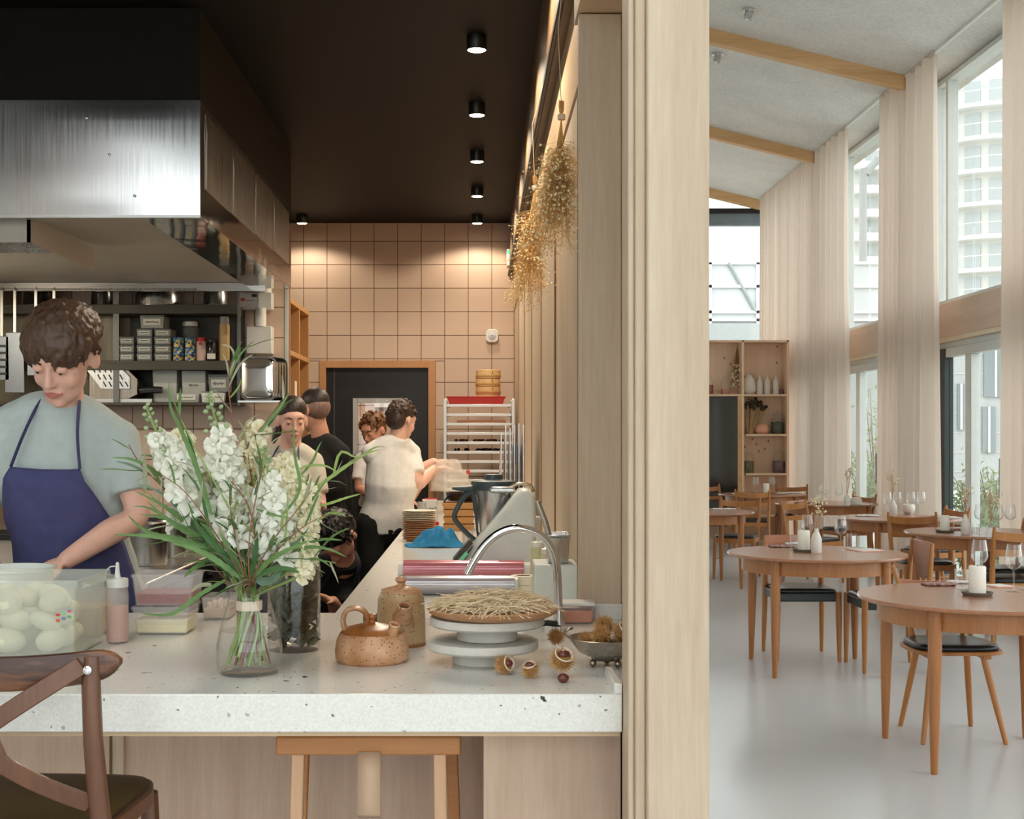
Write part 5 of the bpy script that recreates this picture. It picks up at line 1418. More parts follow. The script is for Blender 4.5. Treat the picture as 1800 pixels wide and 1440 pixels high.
for i, (dx, dy, dz, rr, lab) in enumerate(((-.012, -.03, .046, .026, 'pale burr at the front of the metal bowl'), (.034, -.015, .048, .028, 'burr in the bowl, half hidden by the oak post'), (.0, .03, .058, .026, 'burr on top at the back of the metal bowl'), (-.042, .0, .042, .018, 'small dark burr low at the left inside the bowl'))):
    burr(PX(1065, 2.74) + dx, 2.74 + dy, H1 + dz, rr, 20 + i, lab, Vector((.5, -.5, .7)) if i == 1 else None)

# ---- gooseneck tap
tpx, tpy = PX(983, 3.28), 3.28
tap = thing('kitchen_tap', 'chrome gooseneck tap curving over the counter', 'tap', (tpx, tpy, H1))
kk = 3.28 / FPX
arch = [(0, 0), (-2, 60), (-5, 110), (-14, 140), (-32, 163), (-56, 174), (-80, 176), (-105, 168), (-128, 150), (-148, 122), (-162, 96)]
MB().tube(smoothpath([(a * kk, -.02 * (i / 10), b * kk) for i, (a, b) in enumerate(arch)], 40), .0105, 16).build('spout_tube', M['chrome'], tap, smooth=60)
MB().lathe([(.021, 0), (.021, .006), (.014, .010), (.013, .045)], n=24).build('tap_base', M['chrome'], tap, smooth=40)
MB().tube([(-.008, -.01, .012), (-.032, -.015, .016), (-.045, -.018, .014)], [.008, .008, .007], 10).build('lever', M['black'], tap, smooth=60)
ot = thing('orange_tub', 'clear lidded tub of orange sauce at the foot of the oak post', 'tub', (PX(1014, 3.38), 3.385, H1))
MB().loft([sq(.038, .034, 0), sq(.043, .038, .046)]).build('tub_shell', cloudy_plastic('deli_clear', rgb(242, 240, 238), .2), ot, bevel=.004)
MB().loft([sq(.036, .032, .003), sq(.039, .035, .034)]).build('sauce', plain('orange_sauce', rgb(196, 104, 50), .4), ot, bevel=.003)
MB().box(-.046, .046, -.041, .041, .046, .055).build('lid', M['whiteplastic'], ot, bevel=.003)

# ---- cling film rolls and tape
def roll(px0, px1, d, r, label, film, c0, c1, band=None):
    x0, x1 = PX(px0, d), PX(px1, d)
    t = thing('cling_film_roll', label, 'roll', ((x0 + x1) / 2, d, H1 + r), group='cling film rolls')
    L = x1 - x0; rot = Matrix.Rotation(R(90), 4, 'Y')
    MB().lathe([(r * .80, -L / 2), (r * .80, L / 2)], n=28).xf(rot).build('core', M['whiteplastic'], t, smooth=40)
    MB().lathe([(r, -L / 2 + c0), (r, L / 2 - c1)], n=32).xf(rot).build('film', film, t, smooth=40)
    if band: MB().lathe([(r * 1.006, -L / 2 + c0), (r * 1.006, L / 2 - c1)], n=32).xf(rot).build('film_sheen', band, t, smooth=40)
    return t
roll(700, 936, 4.42, .032, 'pink cling film roll, the rear one of two', plain('pink_film', rgb(196, 120, 132), .18, coat=.5, metal=.2), .018, .03)
roll(700, 910, 3.98, .029, 'silvery cling film roll, the front one of two', plain('silver_film', rgb(192, 186, 190), .2, coat=.5, metal=.3), .018, .01)
for i in range(2):
    tp_ = thing('tape_roll', ['lower cream tape roll beside the cling film', 'upper cream tape roll stacked on the other'][i], 'tape', (PX(921, 4.0), 4.03, H1 + .027 * i), group='stacked tape rolls')
    MB().lathe([(.024, 0), (.039, 0), (.039, .026), (.024, .026), (.024, 0)], n=36, cap=False).build('tape_ring', plain('cream_tape', rgb(236, 226, 204), .5), tp_, smooth=40)
    MB().lathe([(.0235, .0005), (.0215, .0005), (.0215, .0255), (.0235, .0255)], n=30, cap=False).build('cardboard_core', plain('cardboard', rgb(180, 150, 110), .8), tp_)

# ---- food processor
DM = 4.60
fp_ = thing('food_processor', 'white food processor with a steel jug and grey handle', 'food processor', (PX(872, DM), DM, H1))
k_ = DM / FPX
out = [(-58, 0), (-64, 18), (-50, 40), (-22, 75), (8, 110), (30, 138), (40, 148), (56, 150), (66, 140), (68, 100), (66, 40), (70, 0)]
bodym = plain('white_machine', rgb(224, 230, 224), .3)
MB().prism([(a * k_, b * k_) for a, b in out], (0, .10, 0), (1, 0, 0), (0, 0, 1), .20).build('machine_body', bodym, fp_, bevel=.014, seg=4)
MB().prism([(-76, 28), (-70, 22), (-40, 58), (-46, 64)], (0, 0, 0), (k_, 0, 0), (0, 0, k_), .13).build('screen_panel', plain('dark_screen', rgb(58, 54, 44), .25), fp_, bevel=.003)
MB().prism([(-69, 26), (-64, 22), (-48, 40), (-53, 44)], (0, -.132, 0), (k_, 0, 0), (0, 0, k_), .003).build('green_display', glow('green_screen', (.12, .42, .22, 1), .4), fp_)
jx = (868 - 872) * k_
MB().lathe([(24 * k_, 60 * k_), (30 * k_, 70 * k_), (36 * k_, 140 * k_), (37 * k_, 146 * k_)], (jx, .125, 0), n=36).build('steel_jug', M['steel'], fp_, smooth=40)
MB().lathe([(39 * k_, 144 * k_), (40 * k_, 150 * k_), (39 * k_, 160 * k_), (20 * k_, 163 * k_), (17 * k_, 164 * k_), (16 * k_, 172 * k_), (.001, 173 * k_)], (jx, .125, 0), n=36).build('jug_lid', plain('slate_plastic', rgb(66, 80, 84), .4), fp_, smooth=40)
MB().box(jx - 8 * k_, jx + 38 * k_, .02, .05, 140 * k_, 152 * k_).build('lid_clip', M['steel'], fp_, bevel=.008)
hn = smoothpath([(jx - 30 * k_, .11, 142 * k_), (jx - 50 * k_, .10, 136 * k_), (jx - 66 * k_, .09, 110 * k_), (jx - 70 * k_, .09, 96 * k_), (jx - 62 * k_, .09, 82 * k_), (jx - 38 * k_, .10, 58 * k_), (jx - 26 * k_, .11, 56 * k_), (jx - 30 * k_, .11, 100 * k_), (jx - 36 * k_, .11, 140 * k_)], 40)
MB().tube(hn, .0095, 10).build('jug_handle', plain('slate_plastic', rgb(66, 80, 84), .4), fp_, smooth=60)
MB().tube([(jx - 74 * k_, .09, 148 * k_), (jx - 50 * k_, .10, 146 * k_), (jx - 30 * k_, .11, 148 * k_)], [.005, .012, .014], 8).build('lid_lever', plain('slate_plastic', rgb(66, 80, 84), .4), fp_, smooth=60)
MB().tube(smoothpath([(24 * k_, .06, 150 * k_), (40 * k_, .06, 156 * k_), (60 * k_, .06, 154 * k_), (68 * k_, .06, 142 * k_)], 12), .006, 8).build('locking_arm', steel('copper_arm', (.5, .4, .3, 1), .25), fp_, smooth=60)

# ---- cloth, plates, carton, boxes beyond the processor
cl = thing('blue_cloth', 'crumpled bright blue kitchen cloth in front of the plate stack', 'cloth', (PX(765, 5.72), 5.72, H1))
rnd = random.Random(4); n = 30; vs = []; fs = []
for i in range(n + 1):
    for j in range(n + 1):
        u, v = i / n * 2 - 1, j / n * 2 - 1
        edge = max(0, 1 - (abs(u) ** 3 + abs(v) ** 3) * .9)
        hgt = .062 * math.exp(-((u - .05) ** 2 * 4 + v * v * 1.5)) + .035 * math.exp(-((u - .55) ** 2 * 12 + v * v * 2)) + .03 * math.exp(-((u + .4) ** 2 * 9 + v * v * 2))
        w = abs(mnoise.noise(Vector((u * 2.6, v * 2.6, 4)))) * .055 + abs(mnoise.noise(Vector((u * 6, v * 6, 9)))) * .016
        vs.append((u * .135 * (1 - .18 * abs(v)) + .01 * mnoise.noise(Vector((v * 4, u * 3, 1))), v * .085 * (1 - .25 * abs(u)), .003 + (hgt * .9 + w) * edge))
for i in range(n):
    for j in range(n):
        a = i * (n + 1) + j; fs.append((a, a + n + 1, a + n + 2, a + 1))
MB().add(vs, fs).build('cloth_sheet', plain('blue_cloth', rgb(34, 122, 172), .85, var=.15, scale=60), cl, smooth=180, solid=.003, fix=False)
z = H1
pc = plain('terracotta_plate', rgb(196, 146, 108), .5, var=.12, scale=20); pw = plain('cream_plate', rgb(226, 214, 192), .45, var=.05)
ORD = ['first', 'second', 'third', 'fourth', 'fifth', 'sixth', 'seventh', 'eighth', 'ninth', 'tenth', 'eleventh']
pmesh = MB().lathe([(.045, 0), (.060, .002), (.078, .0075), (.079, .0095), (.074, .0095), (.058, .005), (.001, .004)], n=36).mesh('plate')
for i in range(17):
    me = pmesh if i < 11 else pmesh.copy()
    if i >= 11: me.materials.clear()
    o = bpy.data.objects.new('stacked_plate', me); COL.objects.link(o)
    if len(me.materials) == 0: me.materials.append(pc if i < 11 else pw); me.shade_smooth(); me.set_sharp_from_angle(angle=R(50))
    if i >= 12: o.data = p_white
    elif i == 11: p_white = me
    o.location = (PX(737, 6.05) + .002 * math.sin(i * 2.1), 6.05 + .002 * math.cos(i * 1.7), z); o.rotation_euler = (0, 0, i)
    tag(o, ('terracotta plate, %s from the bottom of the plate stack' % ORD[i]) if i < 11 else ('cream plate, %s from the top of the plate stack' % ORD[16 - i]), 'plate', 'stacked terracotta plates' if i < 11 else 'stacked cream plates')
    z += .0082
def textmesh(s, size, shear=.3):
    cu = bpy.data.curves.new('lettering', 'FONT'); cu.body = s; cu.size = size; cu.shear = shear; cu.extrude = .0004; cu.align_x = 'CENTER'
    return evaluated_mesh(bpy.data.objects.new('tmp', cu))
DCa = 6.75
ca = thing('milk_carton', 'white drink carton with script lettering behind the plate stack', 'carton', (PX(755, DCa), DCa + .04, H1))
k_ = DCa / FPX
MB().box(-13 * k_, 13 * k_, -.035, .035, 0, .155).build('carton_body', M['white'], ca, bevel=.002)
MB().box(-13.1 * k_, 13.1 * k_, -.0355, -.034, .0, .05).build('blue_print', plain('sea_blue_print', rgb(120, 176, 206), .5, var=.3, scale=40), ca)
MB().box(-13.2 * k_, -10.8 * k_, -.036, .036, .03, .150).build('red_edge', plain('red_print', rgb(206, 50, 60), .5), ca)
MB().box(-8 * k_, 13 * k_, -.01, .01, .155, .162).build('top_seam', plain('red_print', rgb(206, 50, 60), .5), ca)
lt_ = link('lettering', textmesh('Joleo', .034), plain('navy_print', rgb(30, 32, 64), .5), ca, (.001, -.0362, .095), (R(90), R(-10), 0))
MB().cbox((.012, -.0362, .084), (.034, .0008, .002), Matrix.Rotation(R(-14), 3, 'Y')).build('underline', plain('navy_print', rgb(30, 32, 64)), ca)
gl2 = thing('clear_beakers', 'stack of clear plastic beakers left of the carton', 'beaker', (PX(741, 6.5), 6.55, H1))
MB().lathe([(.018, 0), (.023, .14), (.021, .14), (.016, .004)], n=20).build('beaker', cloudy_plastic('beaker_clear', rgb(210, 210, 206), .4), gl2, smooth=40)
MB().lathe([(.019, .14), (.0235, .155), (.0215, .155), (.018, .14)], n=20).build('beaker', cloudy_plastic('beaker_clear', rgb(210, 210, 206), .4), gl2, smooth=40)
for i in range(4):
    wtray = thing('wooden_tray', 'small wooden tray, %s of the tray stack behind the processor' % ['lowest', 'second', 'third', 'topmost'][i], 'tray', (PX(806, 6.6), 6.72, H1 + .037 * i), group='stacked wooden trays')
    a, b = .080 + .006 * (i == 3), .07
    MB().loft([sq(a * .88, b * .88, 0), sq(a, b, .033), sq(a * .95, b * .95, .034), sq(a * .84, b * .84, .004)]).build('tray_shell', wood('kraft_wood', rgb(178, 122, 66), rgb(204, 152, 96), 'X', .6), wtray, bevel=.002)
bp = thing('black_pan', 'black pan resting on the stacked wooden trays', 'pan', (PX(822, 6.8), 6.78, H1 + .15))
MB().lathe([(.001, 0), (.10, 0), (.115, .04), (.117, .042), (.112, .042), (.097, .005), (.001, .004)], n=32).build('pan_bowl', M['blackgloss'], bp, smooth=50)
MB().tube(smoothpath([(-.10, -.03, .02), (-.118, -.05, .0), (-.115, -.055, -.02)], 8), .005, 8).build('pan_ring', M['black'], bp)
rc = thing('red_lid_tub', 'small tub with a bright red lid right of the plates', 'tub', (PX(762, 6.3), 6.36, H1 + .021))
MB().lathe([(.020, 0), (.022, .03), (.020, .031)], n=20).build('tub_shell', cloudy_plastic('deli_clear', rgb(242, 240, 238), .2), rc, smooth=40)
MB().lathe([(.025, .030), (.025, .044), (.022, .047), (.001, .047)], n=24).build('lid', plain('red_cap', rgb(190, 34, 30)), rc, smooth=40)
of = thing('orange_dish', 'flat dish of orange slices in front of the wooden trays', 'dish', (PX(779, 6.22), 6.32, H1))
MB().box(-.062, .062, -.055, .055, 0, .02).build('dish_shell', cloudy_plastic('deli_clear', rgb(242, 240, 238), .2), of, bevel=.003)
MB().box(-.056, .056, -.05, .05, .003, .016).build('slices', plain('orange_fruit', rgb(214, 128, 44), .5, var=.3, scale=50), of, bevel=.003)
tg = thing('black_tongs', 'black handled tool lying across the orange dish', 'tongs', (PX(769, 6.24), 6.27, H1 + .022), rot=(0, R(38), 0))
MB().tube([(-.05, 0, .008), (0, 0, .014), (.02, 0, .01)], [.006, .009, .008], 8).build('handle', M['blackgloss'], tg, smooth=60)
MB().tube([(.02, 0, .01), (.07, 0, .003)], .002, 6).build('rod', M['steel'], tg)
cb = thing('clear_cup', 'clear plastic cup seen through the processor handle', 'cup', (PX(822, 5.6), 5.65, H1))
MB().lathe([(.020, 0), (.026, .075), (.024, .075), (.018, .004)], n=20).build('cup_shell', cloudy_plastic('beaker_clear', rgb(210, 210, 206), .4), cb, smooth=40)

# ---- wall side: steel sheets, tap, whisk, bottles, bain-marie
DQ = 6.4
ps = thing('steel_sheet_stack', 'steel sheets standing on edge against the oak wall', 'steel sheets', (0, 0, H1))
for i in range(6):
    x = .115 + .022 * i; y0 = 6.7 + .1 * 0
    h0 = .42 - .03 * 0
    MB().prism([(0, 0), (.55, 0), (.55, .36), (0, .54)] if i % 2 else [(0, 0), (.55, 0), (.55, .34), (0, .50 + .012 * i)], (x, 6.55, 0), (0, 1, 0), (0, 0, 1), .005).build('sheet', M['steel'], ps)
MB().box(.105, .245, 6.5, 7.12, 0, .012).build('sheet_stand', M['steel'], ps)
t2t = thing('second_tap', 'steel lever tap in front of the upright sheets', 'tap', (PX(862, 6.1), 6.15, H1))
MB().lathe([(.020, 0), (.020, .006), (.012, .010), (.0125, .19), (.009, .20), (.009, .225), (.004, .235)], n=18).build('tap_column', M['steel'], t2t, smooth=40)
MB().tube(smoothpath([(.07, .0, .235), (.03, 0, .238), (-.004, -.0, .236), (-.022, -.01, .222)], 10), .008, 10).build('tap_spout', steel('copper_arm', (.5, .4, .3, 1), .25), t2t, smooth=60)
MB().tube([(-.014, 0, .15), (-.024, -.01, .06)], .006, 8).build('tap_lever', M['steel'], t2t)
wh = thing('blue_handled_brush', 'steel tool with a blue handle standing in a clear beaker', 'brush', (PX(908, 7.0), 7.03, H1 + .01))
MB().tube([(0, 0, 0), (0, .0, .34)], .0055, 8).build('rod', M['steel'], wh)
MB().tube([(0, 0, .32), (0, 0, .34), (0, 0, .39), (0, 0, .425)], [.008, .011, .011, .007], 12).build('blue_handle', plain('blue_handle', rgb(24, 92, 156), .4), wh, smooth=60)
for i, (px, lab) in enumerate(((908, 'clear beaker holding the blue-handled tool'), (918, 'clear beaker between the steel sheets and the oak wall'))):
    b_ = thing('tall_beaker', lab, 'beaker', (PX(px, 7.0) + (.0 if i == 0 else -.005), 7.03 + i * .10, H1), group='tall beakers by the oak wall')
    MB().lathe([(.028, 0), (.030, .23), (.028, .23), (.026, .004)], n=20).build('beaker_wall', cloudy_plastic('beaker_clear2', rgb(206, 206, 202), .3), b_, smooth=40)
def gastro(px0, px1, pt, pb, d, label):
    t = thing('gastro_container', label, 'container', ((PX(px0, d) + PX(px1, d)) / 2, d + .08, PZ(pb, d)))
    a = (PX(px1, d) - PX(px0, d)) / 2; h = PZ(pt, d) - PZ(pb, d)
    MB().loft([sq(a * .85, .06, 0), sq(a * .93, .068, h - .01), sq(a, .075, h - .004), sq(a, .075, h), sq(a * .9, .066, h), sq(a * .8, .056, .004)]).build('steel_shell', M['steel'], t, bevel=.006)
    return t
wx = thing('white_board_box', 'white plastic box under the steel container by the post', 'box', (.225, 3.82, H1))
MB().box(-.062, .062, -.06, .12, 0, .112).build('box_shell', plain('pale_green_white', rgb(216, 222, 214), .4), wx, bevel=.004)
g = gastro(979, 1020, 935, 985, 3.80, 'deep steel container with a ladle, beside the oak post'); g.location = (.234, 3.86, H1 + .113)
ld = thing('ladle', 'steel ladle handle leaning out of the deep container', 'ladle', (.225, 3.86, H1 + .125))
MB().tube([(.0, 0, .01), (-.025, 0, .10), (-.05, .0, .165)], [.007, .009, .009], 8).build('ladle_handle', steel('pale_handle', (.55, .54, .5, 1), .35), ld, smooth=50)
MB().sphere((0, 0, .012), .02, 12, 8, 1, 1, .6).build('ladle_cup', M['steel'], ld, smooth=180)
for i, (px, d, lab, h) in enumerate(((945, 4.30, 'yellow sauce squeeze bottle, the left one by the processor', .14), (963, 4.16, 'yellow sauce squeeze bottle, the right one beside the steel container', .13))):
    t = thing('sauce_bottle', lab, 'bottle', (PX(px, d), d, H1), group='yellow sauce bottles')
    MB().lathe([(.022, 0), (.024, .006), (.024, h - .03), (.018, h - .015), (.018, h - .012)], n=22).build('bottle_shell', plain('yellow_sauce', rgb(206, 202, 156), .35), t, smooth=50)
    MB().lathe([(.022, h - .022), (.022, h - .006), (.006, h - .002), (.003, h + .03), (.0005, h + .03)], n=20).build('cap', M['whiteplastic'], t, smooth=40)
wb2 = thing('white_dispenser_bottle', 'white pump-top bottle behind the yellow sauces', 'bottle', (PX(941, 4.6), 4.62, H1))
MB().lathe([(.022, 0), (.024, .008), (.024, .13), (.012, .15), (.012, .165)], n=20).build('bottle_shell', M['whiteplastic'], wb2, smooth=50)
MB().cbox((0, -.004, .185), (.036, .03, .03)).build('pump_head', M['whiteplastic'], wb2, bevel=.006)
bits = thing('wire_whisk', 'small wire tool lying behind the tape rolls', 'whisk', (PX(946, 4.2), 4.22, H1 + .003))
for q in range(4): MB().tube(smoothpath([(-.02 + q * .004, 0, .004 * q), (.0, .02 * (q - 1.5), .012), (.03, .006 * q, .004)], 8), .0014, 5).build('wire', M['steel'], bits)

# ---- dried gypsophila hanging from the rail
def hanging(cx, y, ztie, ztop, length, spread, nst, nfl, label, seed, lean=0.0):
    rnd = random.Random(seed)
    t = thing('dried_flower_bunch', label, 'dried flowers', (cx, y, ztie), group='dried flower bunches on the rail')
    st_ = MB(); fl1 = MB()
    tips = []
    for q in range(nst):
        a = rnd.uniform(0, 2 * PI); rr = spread * math.sqrt(rnd.random()); L = length * rnd.uniform(.55, 1.0)
        k = L / length
        tip = Vector((rr * math.cos(a) * k + lean * k, rr * math.sin(a) * k * 1.5, -L))
        mid = Vector((tip.x * .35, tip.y * .35, -L * .5)); up = Vector((rnd.uniform(-.008, .008), rnd.uniform(-.008, .008), rnd.uniform(.02, .05)))
        st_.tube([up, Vector((0, 0, 0)), mid, tip], [.0011, .0011, .0009, .0005], 3)
        for b in range(7):
            s = rnd.uniform(.30, 1.0); base = mid.lerp(tip, max(0, (s - .5) * 2)) if s > .5 else Vector((0, 0, 0)).lerp(mid, s * 2)
            d = Vector((rnd.gauss(0, .030), rnd.gauss(0, .030), -rnd.uniform(.0, .045)))
            st_.tube([base, base + d], [.0006, .0004], 3, cap=False)
            tips.append(base + d)
            for c in range(2):
                e = base + d * rnd.uniform(.4, .9); d3 = Vector((rnd.gauss(0, .016), rnd.gauss(0, .016), -rnd.uniform(-.004, .02)))
                st_.tube([e, e + d3], [.0005, .0003], 3, cap=False); tips.append(e + d3)
    rnd.shuffle(tips)
    for p in tips[:nfl]:
        fl1.sphere(p, rnd.uniform(.0022, .0048), 5, 4)
    a_ = st_.build('stems', plain('dried_stem', rgb(226, 184, 120), .8, var=.2), t, fix=False); a_['kind'] = 'stuff'
    b_ = fl1.build('blossoms', plain('dried_blossom', rgb(248, 230, 186), .8, var=.1), t, fix=False); b_['kind'] = 'stuff'
    MB().lathe([(.011, -.008), (.012, 0), (.011, .008)], n=12, cap=False).build('twine_tie', plain('twine', rgb(224, 204, 180)), t)
    MB().tube([(0, 0, .02), (-.01, .0, (ztop - ztie) * .6), (.255 - cx, 0, ztop - ztie)], .0012, 5).build('string', plain('twine', rgb(224, 204, 180)), t)
    return t
hanging(PX(987, 3.9), 3.9, PZ(206, 3.9), 2.86, .40, .070, 170, 1100, 'dried white gypsophila bunch hanging nearest from the black rail', 3, -.03)
hanging(PX(940, 5.1), 5.1, PZ(330, 5.1), 2.86, .46, .085, 150, 1000, 'second dried flower bunch hanging lower and farther along the rail', 9, -.04)
# ================================================================== PEOPLE
V = Vector
SKIN = plain('skin_fair', rgb(232, 184, 164), .5, var=.06, scale=20, sub=.08)
SKIN2 = plain('skin_warm', rgb(206, 152, 126), .5, var=.06, scale=20, sub=.08)
LIPS = plain('lips', rgb(192, 116, 106), .45); EYEW = plain('eye_white', rgb(226, 222, 216), .25); IRIS = plain('iris', rgb(60, 44, 34), .2)
def ellip(mb, c, r, rot=None, n=14, m=10):
    s = MB().sphere((0, 0, 0), 1, n, m)
    Mx = Matrix.Diagonal((r[0], r[1], r[2], 1))
    if rot is not None: Mx = rot.to_4x4() @ Mx
    s.xf(Matrix.Translation(c) @ Mx)
    return mb.add(s.v, s.f)
def limb(mb, pts, rads, n=12):
    pts = [V(p) for p in pts]
    sp = smoothpath(pts, 6 * (len(pts) - 1))
    rr = []
    for i in range(len(sp)):
        s = (len(pts) - 1) * i / (len(sp) - 1); k = min(len(pts) - 2, int(s)); t = s - k
        rr.append(rads[k] * (1 - t) + rads[k + 1] * t)
    mb.tube(sp, rr, n)
    ellip(mb, sp[0], (rads[0],) * 3); ellip(mb, sp[-1], (rads[-1],) * 3)
    return mb
def hand(mb, w, d, nrm, side=1, curl=.5, s=1.0, fr=.0085):
    """palm, four bent fingers of unequal length and a thumb; d along the hand, nrm out of the palm"""
    d = V(d).normalized(); nrm = V(nrm); nrm = (nrm - d * nrm.dot(d)).normalized(); x = d.cross(nrm) * side
    w = V(w)
    rot = Matrix((x, d, nrm)).transposed()
    ellip(mb, w + d * .045 * s, (.040 * s, .052 * s, .016 * s), rot)
    for k, (off, L) in enumerate(((-.028, .066), (-.010, .076), (.010, .070), (.027, .054))):
        base = w + d * .080 * s + x * off * s
        pts = [base - d * .03 * s, base]; dirv = d.copy(); p = base
        for j, f in enumerate((.44, .32, .24)):
            a = curl * (.5 + .35 * j) + .06 * k * curl
            dirv = (Quaternion(x * side, 0) @ dirv)
            q = (d * math.cos(a * (j + .6)) + nrm * math.sin(a * (j + .6)))
            p = p + q * L * f * s; pts.append(p)
        mb.tube(pts, [fr * s, fr * s, fr * .95 * s, fr * .85 * s, fr * .7 * s], 8)
        ellip(mb, pts[-1], (fr * .7 * s,) * 3, None, 8, 6)
    b = w + d * .022 * s - x * .028 * s
    t1 = b + (d * .5 - x * .75 + nrm * .35).normalized() * .034 * s
    t2 = t1 + (d * .85 - x * .35 + nrm * .4).normalized() * .030 * s
    mb.tube([b, t1, t2], [fr * 1.5 * s, fr * 1.15 * s, fr * .8 * s], 8); ellip(mb, t2, (fr * .8 * s,) * 3, None, 8, 6)
    return mb
def head_shape(mb, c, rot, s=1.0, female=False):
    def e(p, r, q=None): ellip(mb, V(c) + rot @ (V(p) * s), tuple(k * s for k in r), rot if q is None else rot @ q, 18, 12)
    e((0, .014, .032), (.075, .094, .093))
    e((0, -.022, -.030), (.061, .066, .078))
    e((0, -.030, -.070), (.046 if female else .051, .052, .040))
    e((0, -.066, -.096), (.020, .018, .017))
    e((0, -.070, .032), (.054, .026, .026))
    for q in (-1, 1):
        e((q * .034, -.056, -.030), (.025, .024, .030))
        e((q * .031, -.074, .004), (.017, .014, .011))
        e((q * .077, .016, -.008), (.010, .019, .031), Matrix.Rotation(R(-q * 18), 3, 'Z'))
    for t in range(5):
        k = t / 4
        e((0, -.084 - .020 * k, .016 - .046 * k), (.0075 + .003 * k, .012, .011))
    for q in (-1, 1): e((q * .009, -.095, -.034), (.008, .010, .007))
    e((0, -.084, -.062), (.024, .012, .013))
def face_parts(t, o, c, rot, s=1.0, lids=.6, brow=None, skin=SKIN):
    """lips, brows and eyes as parts; o is the thing's origin"""
    T = lambda p: V(c) - V(o) + rot @ (V(p) * s)
    lm = MB()
    for dz, h in ((.0042, .0046), (-.0048, .0058)):
        for q in range(-3, 4):
            k = q / 3.4
            ellip(lm, T((k * .022, -.0955 + .012 * k * k, -.062 + dz * (1 - abs(k)) )), (.0065 * s, .0055 * s, h * (1 - .55 * abs(k)) * s), rot, 8, 6)
    link('lips', remesh(lm, .0022, 2), LIPS, t, smooth=180)
    for q in (-1, 1):
        b = MB().tube([T((q * .014, -.094, .024)), T((q * .030, -.091, .030)), T((q * .050, -.074, .024))], [.0030 * s, .0036 * s, .0018 * s], 7)
        b.build('eyebrow', brow or plain('brow_brown', rgb(78, 54, 40), .8), t, smooth=60)
        ey = ellip(MB(), T((q * .031, -.0785, .003)), (.0135 * s, .0115 * s, .0078 * s), rot).build('eye', EYEW, t, smooth=180)
        ellip(MB(), T((q * .031, -.0885, -.001)), (.0052 * s, .0022 * s, .0052 * s), rot).build('iris', IRIS, ey, smooth=180)
        ellip(MB(), T((q * .031, -.0800, .0072)), (.0150 * s, .0130 * s, .0078 * s * lids * 1.5), rot).build('eyelid', skin, ey, smooth=180)
def torso_rings(spine, across, fwd, dims, n=20, grow=0.0):
    rings = []
    for (p, (w, dpt)) in zip(spine, dims):
        rings.append([V(p) + across * ((w + grow) * math.cos(a)) + fwd * ((dpt + grow) * math.sin(a)) for a in [2 * PI * k / n for k in range(n)]])
    return rings
def displaced(me, amp, sc, seed=0.0):
    n = len(me.vertices)
    nrm = [0.0] * (3 * n); me.vertex_normals.foreach_get('vector', nrm)
    co = [0.0] * (3 * n); me.vertices.foreach_get('co', co)
    for i in range(n):
        x, y, z = co[3 * i:3 * i + 3]
        k = amp * (mnoise.noise(V((x * sc + seed, y * sc, z * sc * .7))) + .5 * mnoise.noise(V((x * sc * 2.3, y * sc * 2.3 + seed, z * sc * 1.6))))
        for q in range(3): co[3 * i + q] += nrm[3 * i + q] * k
    me.vertices.foreach_set('co', co); me.update()
    return me
